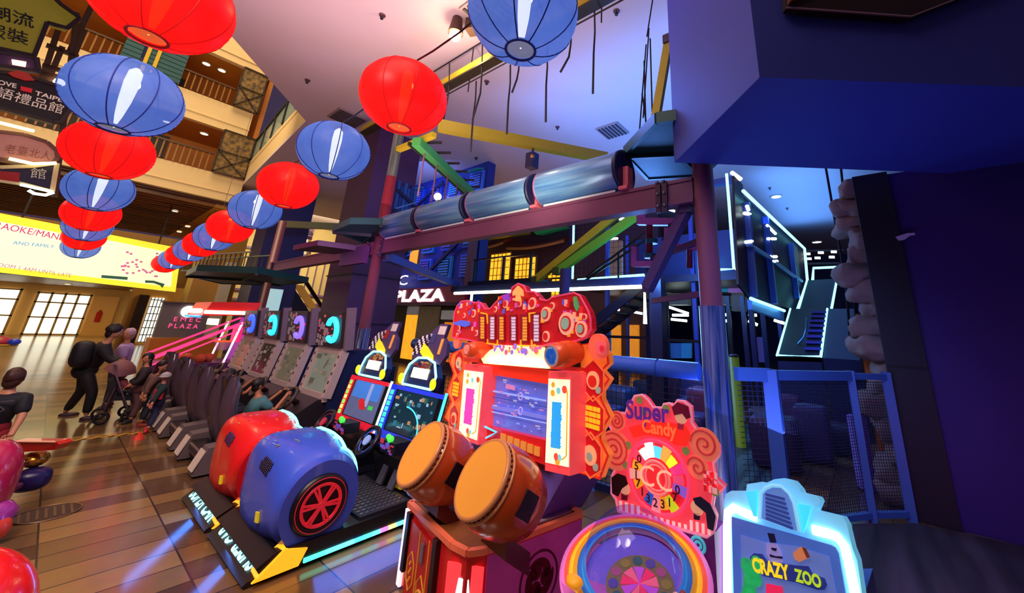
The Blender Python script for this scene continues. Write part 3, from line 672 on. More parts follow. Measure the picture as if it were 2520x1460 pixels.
# ================================================================ the two SUPER CAR machines
def spray(mb, n, seed, a, b, cen, ux, uz, rx, rz, nn, s=1):
    rnd = random.Random(seed)
    for k in range(n):
        mb.mat(a+k % (b-a+1)); mb.obox(cen+ux*(rx*(2*rnd.random()-1))+uz*(rz*(2*rnd.random()-1))+nn*(.001*(k % 4)), ux*(s*(.006+.03*rnd.random())), uz*(s*(.005+.02*rnd.random())), nn*.002)
def super_car(label, y0, w, body, flip, mon_col, seed):
    """y0 near side, y0+w far side"""
    r = thing('kids_car_racer', label, 'arcade machine', (1.9, y0+w/2, 0), 0, 'small two-seat car racing machines')
    yl, yh = y0, y0+w; x0, x1 = 1.17, 2.72
    b = MB().slab([(x0+.07, yl, .025), (x0+.02, yl, .10), (x0+.12, yl, .155), (x1, yl, .155), (x1, yl, .025)], (0, w-.02, 0))
    part('base', b, BLACK, r)
    # sloped front panel with lettering
    a = Vector((x0-.03, yl+.02, .02)); u = Vector((0, 1, 0)); s = Vector((.155, 0, .105)).normalized(); nn = Vector((-.105, 0, .155)).normalized()
    pb = MB().slab([a, a+u*(w-.06), a+u*(w-.06)+s*.20, a+s*.20], -nn*.05)
    fp = part('front_panel', pb, pm('201a22', rough=.3), r)
    c0 = a+u*(w/2-.03)
    if flip: tb = MB().text('SUPER CAR', c0+s*.155+nn*.004, u, -s, .145, bold=.035, fit=w*.78, n=nn)
    else: tb = MB().text('SUPER CAR', c0+s*.045+nn*.004, -u, s, .145, bold=.035, fit=w*.78, n=nn)
    part('lettering', tb, glow('9af0f6', 1.7), fp, 'glowing pale cyan lettering')
    # amber corner lamps
    e = Vector((x0+.01, yl-.012, .03))
    lb = MB().slab([e, e+Vector((.26, 0, .0)), e+Vector((.30, 0, .09)), e+Vector((.16, 0, .13))], (0, .02, 0))
    lb.slab([e+Vector((.02, .0, .01)), e+Vector((.16, 0, .125)), e+Vector((.16, .10, .135)), e+Vector((.0, .06, .05))], (0, 0, .012))
    part('corner_lamp', lb, glow('ffa420', 1.2), r, 'glowing amber corner lamp')
    # led strip along the near bottom edge
    lb = MB(); cols = ['46e0b0', '58d8f0', 'e86ac0', 'f4e070', '60e0f0', '40a8ff']
    for k in range(18):
        lb.mat(k % 6 if k > 3 else k//2); xx = x0+.30+k*.068; lb.box(xx, xx+.068, yl-.016, yl, .035, .06)
    part('led_strip', lb, [glow(c, 2.2) for c in cols], r)
    light('under_base_light', 'AREA', (x0-.06, (yl+yh)/2, .10), 2.2, (.05, .25, 1), .14, w*.8, (x0-.16, (yl+yh)/2, 0))
    if flip: light('under_base_light', 'AREA', ((x0+x1)/2+.2, yl-.08, .12), 2.4, (.04, .2, 1), 1.2, .14, ((x0+x1)/2+.2, yl-.18, 0))
    # body shell: loft of rounded side profiles
    st = [(0.0, 1.535, .36, .262, .275, 2.0), (.06, 1.535, .37, .285, .295, 2.1), (.16, 1.53, .39, .29, .30, 2.3), (.30, 1.525, .40, .275, .315, 3.2), (.55, 1.52, .405, .275, .325, 4.2), (.80, 1.52, .405, .27, .32, 4.2), (.93, 1.525, .395, .255, .30, 3.4), (1.0, 1.54, .38, .20, .25, 2.2)]
    rows = []; N = 44
    for (q, cx, cz, rx, rz, ex) in st:
        row = []
        for k in range(N):
            t = 2*PI*k/N; c, s_ = math.cos(t), math.sin(t)
            px = math.copysign(abs(c)**(2/ex), c)*rx; pz = math.copysign(abs(s_)**(2/ex), s_)*rz
            row.append(Vector((cx+px-.03*max(0, -pz)/rz*0, yl+.03+q*(w-.08), max(.10, cz+pz))))
        rows.append(row)
    bs = MB().grid(rows, True, True); n0 = len(bs.v)
    for ri in (0, len(rows)-1): bs.f.append([ri*N+k for k in range(N)]); bs.mi.append(0); bs.sm.append(False)
    bm = pm(body, rough=.3, coat=.25, var=.04)
    sh = part('body_shell', bs, bm, r)
    # wheel on the near side
    wc = Vector((1.525, yl+.03, .36)); wn = Vector((0, -1, 0))
    part('tyre', MB().torus(wc+wn*.0, wn, .160, .034, 40, 10), pm('0a0810', rough=.4), r)
    part('wheel_well', MB().disc(wc, wn, .155, .012, 32), pm('140a18', rough=.5), r)
    rim = MB().torus(wc+wn*.025, wn, .126, .009, 40, 6).torus(wc+wn*.03, wn, .135, .005, 40, 6).cyl(wc, wc+wn*.04, .022)
    for k in range(12):
        t = 2*PI*k/12+.2; t2 = t+(.16 if k % 2 else -.16); a_ = wc+wn*.03
        rim.bar(a_+Vector((math.cos(t)*.02, 0, math.sin(t)*.02)), a_+Vector((math.cos(t2)*.126, 0, math.sin(t2)*.126)), .014, .012, up=wn)
    part('wheel_rim', rim, pm('e02438', rough=.3, e=.25), r, 'red spoked wheel rim')
    part('tyre_line', MB().torus(wc+wn*.03, wn, .168, .004, 40, 5), pm('c01838', e=.3), r)
    # headlamp grille and marker lamp on the rounded nose
    def nose(q, t, off=.0):
        import bisect
        i = max(0, min(len(st)-2, bisect.bisect([s_[0] for s_ in st], q)-1)); f = (q-st[i][0])/(st[i+1][0]-st[i][0])
        g = [st[i][j]+(st[i+1][j]-st[i][j])*f for j in range(1, 6)]; c, s_ = math.cos(t), math.sin(t); ex = g[4]
        return Vector((g[0]+math.copysign(abs(c)**(2/ex), c)*(g[2]+off), yl+.03+q*(w-.08), g[1]+math.copysign(abs(s_)**(2/ex), s_)*(g[3]+off)))
    gb = MB()
    for i in range(7):
        for j in range(7):
            if (i == 0 and j > 3) or (i == 6 and j < 3): continue
            gb.ell(nose(.50-.028*i, PI*.93-.045*j, .002), (.012, .012, .010), 6, 4)
    part('grille', gb, pm('20123a' if body != 'f41c1e' else '4a1c50', rough=.4), r)
    part('marker_lamp', MB().slab([nose(.36, PI*1.10, .004), nose(.30, PI*1.10, .004), nose(.30, PI*1.04, .004), nose(.36, PI*1.04, .004)], (-.01, 0, 0)), pm('d8c020', e=.35), r, 'small yellow marker lamp')
    sb = MB()
    for k in range(16):
        q = .22+.6*random.Random(seed+k).random(); t = PI*(.38+.34*random.Random(seed+k+99).random())
        p = nose(q, t, .003); sb.mat(k % 3); p2 = nose(q+.01+.05*random.Random(k).random(), t+.015, .003); sb.bar(p, p2, .006, .004)
    part('decal', sb, [pm('f08a3a' if body == 'f41c1e' else '8aa0e8', e=.2), pm('c060c0' if body == 'f41c1e' else '5a8ae0'), pm('f0b050' if body == 'f41c1e' else 'b8b060')], r)
    # neon tube along the far rounded edge and round the near wing
    p1 = [nose(q, PI*.30, .012) for q in (.97, .9, .8, .7, .6, .5, .42, .36)]
    p2 = [nose(.14, PI*(.36-.045*k), .014) for k in range(13)]
    p3 = [nose(q, PI*.32, .014) for q in (.36, .30, .24, .19, .14)]
    nb = MB().tube(p1, .011, 8).tube(p2, .010, 8).tube(p3, .011, 8).tube([nose(.33, PI*(.33+.03*k), .010) for k in range(3)], .009, 8)
    part('neon_tube', nb, glow('6fe6f2', 3.2), r, 'glowing cyan neon tube')
    # checker plate footwell, pedals
    fb = MB().box(1.86, 2.30, yl+.05, yh-.1, .155, .17); fb.mat(1)
    for i in range(9):
        for j in range(12): fb.obox((1.89+i*.045, yl+.09+j*.055, .172), (.016, .006, 0), (-.003, .010, 0), (0, 0, .003))
    part('footplate', fb, [pm('4a4a56', rough=.35, metal=.6), pm('8a8a98', rough=.3, metal=.7)], r)
    for k in (.36, .56): part('pedal', MB().obox((2.30, yl+w*k, .25), (.03, 0, .07), (0, .045, 0), (-.01, 0, .004)), pm('6a6474', metal=.6), r)
    # console
    xm = 2.42; yc = yl+w*.50
    part('console', MB().slab([(xm-.05, yc-.30, .15), (xm-.12, yc-.30, .42), (xm-.02, yc-.30, .52), (xm+.30, yc-.30, .52), (xm+.30, yc-.30, .15)], (0, .60, 0)), pm('0c0c16', rough=.35), r)
    ws = Vector((xm-.30, yc+.10, .56)); ax = Vector((-.82, 0, .57)).normalized(); up = Vector((.57, 0, .82))
    sw = MB().torus(ws, ax, .125, .02, 28, 8).cyl(ws, ws-ax*.22, .03); sw.bar(ws-Vector((0, .12, 0)), ws+Vector((0, .12, 0)), .03, .02, up=ax); sw.bar(ws, ws-up*.12, .03, .02, up=ax)
    sw.mat(1).disc(ws+ax*.01, ax, .045, .012, 20); sw.mat(2).torus(ws, ax, .098, .007, 28, 6)
    part('steering_wheel', sw, [pm('0d0d1c', rough=.3), pm('b02a4a' if mon_col == 'd81e34' else '8aa8e0', e=.3), pm('6a2030' if mon_col == 'd81e34' else '3a5ac0', e=.3)], r)
    gs = MB().box(xm-.26, xm-.10, yc-.30, yc-.06, .50, .60); gs.mat(1).ell((xm-.25, yc-.20, .62), .03, 10, 8).ell((xm-.22, yc-.11, .62), .024, 10, 8); gs.mat(2); spray(gs, 14, seed, 2, 4, Vector((xm-.262, yc-.18, .55)), Vector((0, 1, 0)), Vector((0, 0, 1)), .10, .04, Vector((-1, 0, 0)))
    part('button_box', gs, [pm('12121e'), glow('48e04a', 1.0), pm('c03a50', e=.3), pm('5a6ad0', e=.3), pm('8a4ac0', e=.3)], r)
    part('coin_slot', MB().box(xm-.09, xm-.06, yc-.22, yc-.12, .18, .32), pm('c8a028', e=.15), r, 'small yellow coin plate')
    # monitor
    tz = Vector((.24, 0, 1)).normalized(); tx = Vector((-1, 0, .24)).normalized(); o = Vector((xm, yc, .50)); uy = Vector((0, 1, 0))
    hw, hh = w*.47, .25
    bz = MB(); edge = pm(mon_col, e=.55, rough=.3)
    bz.obox(o+tz*hh, tz*hh, uy*hw, tx*.03)
    bz.mat(1); bz.obox(o+tz*(hh*2-.02)+tx*.032, tz*.02, uy*hw, tx*.01); bz.obox(o+tz*.03+tx*.032, tz*.035, uy*hw, tx*.01); bz.obox(o+tz*hh+uy*(hw-.05)+tx*.032, tz*hh, uy*.055, tx*.01)
    part('monitor', bz, [BLACK, edge], r)
    sc = MB().obox(o+tz*(hh+.02)-uy*.04+tx*.033, tz*(hh-.055), uy*(hw-.10), tx*.003)
    cc = o+tz*(hh+.02)-uy*.04+tx*.037
    if mon_col == 'd81e34':
        sc.mat(1).obox(cc+tz*.10, tz*.09, uy*(hw-.14), tx*.001); sc.mat(2).obox(cc+tz*.06-uy*.08, tz*.12, uy*.035, tx*.002); sc.mat(3).slab([cc+uy*.10-tz*.02, cc+uy*.03+tz*.02, cc-uy*.06-tz*.03, cc-uy*.10-tz*.09, cc+uy*.02-tz*.10], tx*.003); sc.mat(4).obox(cc-uy*.2-tz*.06, tz*.02, uy*.05, tx*.002)
        scm = [pm('5a6088', e=.55, rough=.1), pm('3a78d0', e=.6), pm('8a9ad0', e=.6), pm('c02028', e=.6), pm('3ac04a', e=.6)]
    else:
        spray(sc, 40, 5, 1, 4, cc, uy, tz, hw-.14, hh-.09, tx)
        sc.mat(5).tube([cc-uy*(.30*math.cos(k*.12))*1+tz*(-.17+.22*math.sin(k*.12))+tx*.004+uy*.10 for k in range(14)], .006, 5)
        scm = [pm('14303e', e=.5, rough=.1), pm('2a6a8a', e=.6), pm('205a50', e=.6), pm('8ab0c8', e=.6), pm('b0805a', e=.5), glow('40d8e8', 1.6)]
    part('screen', sc, scm, r)
    tb = MB()
    for k in range(7): tb.mat(k % 2).obox(o+tz*(.09+k*.055)+uy*(hw-.05)+tx*.044, tz*.022, uy*.028, tx*.003)
    part('side_lettering', tb, [glow('7ee05a' if mon_col == 'd81e34' else '38e0a8', 1.2), glow('c8f070' if mon_col == 'd81e34' else '40c8e8', 1.2)], r)
    gt = glow('c8fff0' if mon_col == 'd81e34' else '3ad0f0', 2.6 if mon_col == 'd81e34' else 1.5)
    part('edge_tube', MB().tube([o-uy*(hw+.02)+tx*.02, o-uy*(hw+.02)+tx*.02+tz*(hh*2+.02)], .014, 8), gt, r, 'glowing near edge tube')
    part('edge_tube', MB().tube([o+uy*(hw+.01)+tx*.03, o+uy*(hw+.01)+tx*.03+tz*hh*2], .006, 8), gt, r, 'thin glowing far edge tube')
    # header: neon-framed lit plate, chequered flag crown, side lamps
    h = o+tz*(hh*2+.02); hd = MB()
    outl = [(-.27, 0), (-.29, .12), (-.20, .25), (-.05, .29), (.12, .28), (.24, .20), (.27, .08), (.25, 0)]
    outl = [(a_, b_) for a_, b_ in outl]
    hd.slab([h-uy*a_*-1+tz*b_*1.0-tx*.03 for a_, b_ in outl], tx*.08)
    part('header_plate', hd, pm('1c2a5a', e=.15, rough=.3), r)
    part('header_neon', MB().tube([h+uy*a_+tz*b_+tx*.06 for a_, b_ in outl], .013, 6, True), glow('8cecf0', 2.2), r, 'glowing cyan outline tube')
    lt = MB().obox(h+tz*.13+tx*.055, tz*.05, uy*.14, tx*.008)
    part('lit_panel', lt, glow('fff6c0', 1.9), r, 'bright cream lit panel')
    dc = MB(); spray(dc, 22, seed+3, 0, 2, h+tz*.22+tx*.056, uy, tz, .13, .03, tx)
    part('header_decal', dc, [pm('6a5a5a'), pm('8a2a30', e=.2), pm('b08a50', e=.2)], r)
    for sy in (-1, 1): part('side_lamp', MB().ell(h+uy*.29*sy+tz*(.05)+tx*.07, (.03, .035, .055), 12, 8), glow('f6e418', 1.1), r, 'yellow oval side lamp')
    cr = [(.24, .27), (.30, .42), (.20, .52), (.06, .56), (-.05, .66), (-.20, .66), (-.19, .52), (-.28, .46), (-.32, .34), (-.26, .24)]
    part('crown_board', MB().slab([h+uy*a_+tz*b_ for a_, b_ in cr], tx*.04), pm('4a3a6a', rough=.4), r)
    ck = MB()
    for i in range(6):
        for j in range(6):
            if (i+j) % 2 == 0: ck.mat(0)
            else: ck.mat(1)
            ck.obox(h+uy*(.27-.036*i-.01*j)+tz*(.32+.034*j+.008*i)+tx*.043, tz*.016, uy*.017, tx*.003)
    ck.mat(2); ck.slab([h+uy*a_+tz*b_+tx*.045 for a_, b_ in ((.14, .34), (.12, .44), (.02, .40), (-.12, .32), (-.14, .28), (.04, .29))], tx*.008)
    ck.mat(3).obox(h-uy*.13+tz*.59+tx*.043, tz*.045, uy*.06, tx*.004); ck.mat(4).obox(h-uy*.19+tz*.42+tx*.045, tz*.08, uy*.02, tx*.004); ck.mat(5).obox(h+uy*.02+tz*.50+tx*.043, tz*.05, uy*.07, tx*.003)
    part('chequered_flag', ck, [pm('d8d0e0', e=.15), pm('151018'), pm('f0e028', e=.4), pm('c8b8b8', e=.2), pm('e89a4a', e=.3), pm('8a1c2a' if mon_col == 'd81e34' else '3a3a6a', e=.2)], r)
    part('header_bracket', MB().box(xm+.10, xm+.24, yc-.25, yc+.25, .5, 1.15), pm('16264a', rough=.4), r)
    return r
super_car('blue kids car racer reading SUPER CAR with red spoked wheel, blue monitor', 3.27, .98, '3d5ee0', True, '2a3ad8', 11)
super_car('red kids car racer reading SUPER CAR behind the blue one, red monitor', 4.27, .94, 'f41c1e', False, 'd81e34', 23)
# ================================================================ pink basketball arcade machine
r = thing('basketball_machine', 'pink and violet lit basketball arcade machine under a red top bar', 'arcade machine', (2.2, 12.2, 0))
part('cage_base', MB().box(1.5, 3.2, 11.5, 12.7, 0, .62), pm('6a3060', rough=.4), r)
part('back_panel', MB().slab([(2.9, 11.55, .62), (3.0, 11.55, 1.62), (3.0, 12.65, 1.62), (2.9, 12.65, .62)], (.06, 0, 0)), pm('a02aa8', e=.55), r)
part('backboard', MB().box(2.84, 2.88, 11.8, 12.4, 1.05, 1.4), pm('f02868', e=.8), r)
part('hoop', MB().torus((2.66, 12.1, 1.05), (0, 0, 1), .17, .015, 24, 6), pm('ff6a2a', e=.6), r)
part('net', MB().lathe([(.17, 0), (.13, -.1), (.10, -.2)], (2.66, 12.1, 1.05), seg=12, cap=False), pm('e8d8f0', alpha=.4), r)
for y in (11.5, 12.7):
    part('rail_tube', MB().tube([(1.5, y, .75), (3.0, y, 1.6)], .022, 8).tube([(1.5, y, .62), (3.0, y, 1.46)], .016, 8), glow('f0306c', 1.7), r, 'glowing pink slanted tube')
    part('post_tube', MB().tube([(2.62, y, .62), (2.78, y, 1.5)], .02, 8), glow('f0e0ff', 1.8), r)
for k in range(5): part('ball', MB().ell((1.75+k*.17, 11.75+.16*(k % 3), .70), .10, 14, 10), pm('c05a28', rough=.6), r)
part('top_sign', MB().slab([(2.0, 11.3, 1.62), (2.0, 12.9, 1.62), (2.1, 12.9, 1.92), (2.1, 11.3, 1.92)], (.9, 0, .05)), pm('d42018', e=.35, rough=.4), r, 'red top sign')
part('white_tube', MB().tube([(1.95, 11.35, 1.72), (1.95, 12.85, 1.72)], .05, 8).tube([(2.02, 11.28, 1.70), (2.9, 11.28, 1.72)], .04, 8), glow('fff0d8', 2.6), r)
part('blue_tube', MB().tube([(1.97, 11.3, 1.60), (1.97, 12.8, 1.60)], .025, 8), glow('2a90ff', 1.8), r)
part('score_box', MB().box(2.3, 2.42, 11.85, 12.35, 1.42, 1.56), glow('f8f0d8', 1.8), r)
# ================================================================ drum game cabinet
TA = math.radians(-11); tw = Vector((math.cos(TA), math.sin(TA), 0)); tv = Vector((-tw.y, tw.x, 0)); Z = Vector((0, 0, 1))
TO = PD(1270, 1000, 2.75)
def T(px, py, off=0.): return PP(px, py, TO-tw*off, tw)       # off: towards the player
def tpoly(pts, off, t): return MB().slab([T(x, y, off) for x, y in pts], tw*t)
RED = pm('d8201c', rough=.35, e=.22); ORG = pm('f0702a', rough=.4, e=.45); PINKR = pm('f25a6a', rough=.4, e=.5); CREAM_L = glow('fff0c4', 1.0)
gold = pm('d8942a', rough=.45, e=.15)
r = tk = thing('drum_game', 'large red drum arcade cabinet with two orange drums and ornate festival header', 'arcade machine', (2.1, 2.0, 0))
# lower body
FR = Vector((1.655, 1.83, 0)); FL = FR+tv*.80; BR = FR+tw*.86; BL = FL+tw*.86
HB = .455
def bx(p, z): return Vector((p.x, p.y, z))
rc_ = [FR+tv*.16, FR+tv*.04+tw*.03, FR+tw*.12]                 # rounded near corner
out = [FL, FR+tv*.30]+rc_+[BR, BL]
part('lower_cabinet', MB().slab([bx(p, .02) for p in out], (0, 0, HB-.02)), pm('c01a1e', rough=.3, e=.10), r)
rim = MB(); n = len(out)
cen = sum(out, Vector())/n
for i in range(n): rim.bar(bx(out[i], HB+.008), bx(out[(i+1) % n], HB+.008), .035, .03)
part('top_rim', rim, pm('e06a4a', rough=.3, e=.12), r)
part('deck', MB().slab([bx(cen+(p-cen)*.965, HB) for p in out], (0, 0, .012)), pm('7a4418', rough=.5, scale=25, var=.35), r, 'brown speckled deck')
part('purple_side', MB().slab([bx(p, .03) for p in (FR+tw*.13-tv*.004, BR-tv*.004)]+[bx(p, HB-.02) for p in (BR-tv*.004, FR+tw*.13-tv*.004)], -tv*.006), pm('a8357e', rough=.3, e=.18), r, 'magenta side panel')
def crest(c, nn, u, rad, m1, m2, ring, name='crest', off=.004):
    up = nn.cross(u).normalized(); b = MB(); b.mat(0).disc(c, nn, rad, off, 32, u); b.mat(1).torus(c+nn*off, nn, rad*.94, rad*.05, 36, 6)
    b.mat(2)
    for k in range(3):
        a0 = 2*PI*k/3; pts = []; rr = []
        for i in range(12):
            t = i/11; a = a0+t*2.4; q = rad*(.36+.36*t); pts.append(c+nn*off+u*(q*math.cos(a))+up*(q*math.sin(a))); rr.append(rad*(.30*(1-t)**.8+.03))
        rows = []
        for p, q in zip(pts, rr):
            d = (p-c-nn*off); d.normalize(); rows.append([p-d*q*.75, p-d*q*.75+nn*off, p+d*q*.75+nn*off, p+d*q*.75])
        b.grid(rows, False, False); b.disc(pts[0], nn, rr[0]*.9, off, 14, u)
    return b
part('crest', crest(FR+tw*.50-tv*.012+Z*.22, -tv, tw, .15, None, None, None), [pm('a8357e', e=.18), pm('6a1038'), pm('6a0e1e')], r, 'large dark red comma-whorl crest')
# lit front panel with white A shape between the red doors
fc = (FR+tv*.09+FR+tw*.05)/2
f0, f1 = FR+tv*.155-tw*.012, FR+tw*.115-tv*.012
fu = (f1-f0).normalized(); fnn = Vector((fu.y, -fu.x, 0)); fnn = fnn if fnn.dot(tw) < 0 or fnn.dot(tv) < 0 else -fnn
L = (f1-f0).length
part('lit_front', MB().slab([f0+fnn*.012+Z*.02, f1+fnn*.012+Z*.02, f1+fnn*.012+Z*.40, f0+fnn*.012+Z*.40], fnn*.01), glow('f0343a', 1.25), r, 'glowing red front panel')
ab = MB().slab([f0+fu*(L*q)+fnn*.026+Z*z for q, z in ((.14, .02), (.36, .02), (.40, .10), (.60, .10), (.64, .02), (.86, .02), (.64, .34), (.36, .34))], fnn*.004)
part('letter_shape', ab, glow('dff2ff', 1.7), r, 'glowing white letter shape')
part('letter_hole', MB().obox((f0+f1)/2+fnn*.032+Z*.20, fu*.012, Z*.025, fnn*.002), pm('e0407a', e=.6), r)
# left door with gilt patterns
du = -tv; dn = -tw
def door_pt(q, z, o=.004): return FL+du*(.80*q)+dn*o+Z*z
b = MB().slab([door_pt(.0, .02), door_pt(.0, .44), door_pt(.055, .44), door_pt(.055, .02)], dn*.02)
part('white_edge', b, glow('ffd8dc', 1.1), r, 'glowing pale corner edge')
for q, w_ in ((.065, .05), (.58, .06)): part('black_strap', MB().slab([door_pt(q, .12), door_pt(q, .44), door_pt(q+w_, .44), door_pt(q+w_, .12)], dn*.03), BLACK, r)
b = MB()
for (q0, q1, z0, z1) in ((.14, .56, .02, .41), (.66, .80, .02, .40)): b.slab([door_pt(q0, z0), door_pt(q0, z1), door_pt(q1, z1), door_pt(q1, z0)], dn*.012)
part('door', b if False else MB().slab([door_pt(.13, .02), door_pt(.13, .41), door_pt(.57, .38), door_pt(.57, .02)], dn*.014), pm('a81818', rough=.3, e=.12), r)
gb = MB()
hexp = lambda cq, cz, rq, rz: [door_pt(cq+rq*math.cos(PI/6+k*PI/3), cz+rz*math.sin(PI/6+k*PI/3), .02) for k in range(6)]
for c_ in ((.22, .16, .07, .10), (.42, .10, .07, .10)):
    gb.tube(hexp(*c_), .005, 5, True)
for q in (.33, .50): gb.bar(door_pt(q, .02, .02), door_pt(q, .40, .02), .006)
gb.torus(door_pt(.42, .09, .02), dn, .035, .008, 20, 6)
for k in range(8): gb.obox(door_pt(.20+.015*(k % 3), .10+.015*k, .02), du*.008, Z*.004, dn*.003)
part('gilt_pattern', gb, pm('c8862a', rough=.4, e=.2), r)
part('coin_plate', MB().slab([door_pt(.38, .26, .02), door_pt(.38, .36, .02), door_pt(.43, .36, .02), door_pt(.43, .26, .02)], dn*.01), pm('8a7a88', metal=.6), r)
part('button_plate', MB().slab([BR-tw*.40+tv*.03+Z*(HB+.02), BR-tw*.06+tv*.03+Z*(HB+.02), BR-tw*.06+tv*.14+Z*(HB+.02), BR-tw*.40+tv*.14+Z*(HB+.02)], (0, 0, .012)), pm('9a8a9a', rough=.4, var=.3, scale=40), r, 'grey instruction plate on the deck')
for k, (a, b_) in enumerate(((.30, .34), (.34, .40))):
    p = FR+tv*(.10+.42*k)+tw*(.20-.05*k)+Z*(HB+.03)
    part('stick_holder', MB().ell(p, (.045, .06, .035), 10, 8, wob=.3), BLACK, r)
# drums
def drum(pc, D, rad, ln, axis):
    c = PD(pc[0], pc[1], D); ax = Vector(axis).normalized()
    prof = [(rad*.93, 0), (rad*1.10, ln*.22), (rad*1.14, ln*.45), (rad*1.08, ln*.72), (rad*.90, ln), (rad*.5, ln*1.03)]
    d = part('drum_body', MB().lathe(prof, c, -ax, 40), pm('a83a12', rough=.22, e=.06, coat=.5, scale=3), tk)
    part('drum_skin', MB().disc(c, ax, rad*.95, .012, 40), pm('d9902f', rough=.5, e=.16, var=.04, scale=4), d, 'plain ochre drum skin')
    part('skin_rim', MB().torus(c, ax, rad*.965, .014, 44, 8).torus(c-ax*.035, ax, rad*1.02, .008, 44, 6), pm('c07a4a', rough=.3, e=.08), d)
    st_ = MB(); u, w_ = perp(ax)
    for k in range(40): a = 2*PI*k/40; st_.ell(c-ax*.018+(u*math.cos(a)+w_*math.sin(a))*rad*1.0, .008, 6, 4)
    part('studs', st_, pm('6a4a5a', metal=.5, rough=.4), d)
    hz_ = (u if abs(u.z) < abs(w_.z) else w_); s = -tv if True else hz_
    s = (s-ax*s.dot(ax)).normalized()
    pc_ = c-ax*ln*.52+s*rad*1.13; t_ = ax.cross(s)
    part('side_badge', MB().obox(pc_, ax*.045, t_*.062, s*.008), pm('0e0d1c', rough=.3), d, 'black diamond-edged badge')
    part('foot', MB().slab([c-ax*ln*.35-Z*rad*.95+tv*.12, c-ax*ln*.35-Z*rad*.95-tv*.12, c-ax*ln*.9-Z*rad*1.0-tv*.12, c-ax*ln*.9-Z*rad*1.0+tv*.12], (0, 0, -max(.03, (c-ax*ln*.6-Z*rad*.97).z-HB-.01))), pm('5a1a1a', rough=.4), d)
    return d
dax = -tw*.80+Z*.52+tv*.02
drum((1187, 1176), 2.03, .193, .34, dax); drum((1036, 1115), 2.42, .193, .34, dax)
# upper cabinet
part('upper_case', MB().slab([T(1188, 905, -.03), T(1350, 935, -.03), T(1345, 1160, -.03), T(1180, 1085, -.03)], tw*.35), pm('7a1418', rough=.4), r)
part('pedestal', MB().slab([bx(T(1330, 1165, -.05), HB), bx(T(1150, 1090, -.05), HB), T(1150, 1085, -.05), T(1395, 1160, -.05)], tw*.40), pm('6a58b8', rough=.5), r, 'lilac grey pedestal')
scr = tpoly(((1192, 915), (1349, 943), (1342, 1082), (1185, 1043)), -.02, .04)
part('screen', scr, pm('5a64c8', e=.55, rough=.12), r)
b = MB(); rnd = random.Random(3)
for (y, h_, mi) in ((.30, 4, 0), (.42, 2, 1), (.58, 10, 2), (.70, 3, 0)):
    p0, p1 = (1190, 915+ y*128+3), (1345, 943+y*139)
    b.mat(mi).slab([T(p0[0], p0[1], .0), T(p1[0], p1[1], .0), T(p1[0], p1[1]+h_, .0), T(p0[0], p0[1]+h_, .0)], -tw*.003)
for k in range(40):
    t, q = rnd.random()*.9+.04, rnd.random()*.85+.05; px = 1192+t*150-7*q; py = 915+28*t+q*(128+11*t)
    b.mat(3+k % 3); ww = 2+rnd.random()*9; b.slab([T(px, py, .004), T(px+ww, py+ww*.18, .004), T(px+ww, py+3+ww*.18, .004), T(px, py+3, .004)], -tw*.002)
for (x, y) in ((1281, 976), (1281, 1012)): b.mat(6).torus(T(x, y, .006), -tw, .024, .005, 20, 5)
b.mat(3).obox(T(1256, 953, .004), tv*.06, Z*.016, tw*.002)
part('screen_graphics', b, [pm('8aa4f0', e=.6), pm('2a3a9a', e=.5), pm('6a74d8', e=.6), pm('c07ab8', e=.5), pm('7a9ae8', e=.6), pm('a8b0c8', e=.5), pm('9a90d8', e=.6)], r)
part('screen_frame', tpoly(((1176, 888), (1352, 914), (1350, 946), (1186, 918)), .02, .06), pm('e8301c', rough=.3, e=.45), r, 'glowing red-orange bar over the screen')
part('screen_frame', tpoly(((1183, 1043), (1190, 1043), (1196, 910), (1188, 905)), .02, .05), pm('f0b0a0', e=.5), r)
b = tpoly(((1183, 1046), (1342, 1084), (1340, 1145), (1228, 1100), (1180, 1075)), .03, .06); b.mat(1)
for k in range(6): b.slab([T(1234+k*16.5, 1066+k*6.3, .035), T(1247+k*16.5, 1070+k*6.3, .035), T(1246+k*16.5, 1090+k*6.8, .035), T(1233+k*16.5, 1085+k*6.8, .035)], -tw*.008)
part('button_console', b, [pm('c81a1c', e=.3, rough=.3), pm('d88a3a', e=.35)], r)
part('blue_arrow', MB().tube([T(1188, 1048, .05), T(1222, 1064, .05), T(1196, 1078, .05)], .007, 6), glow('40b8ff', 2), r, 'glowing blue arrow line')
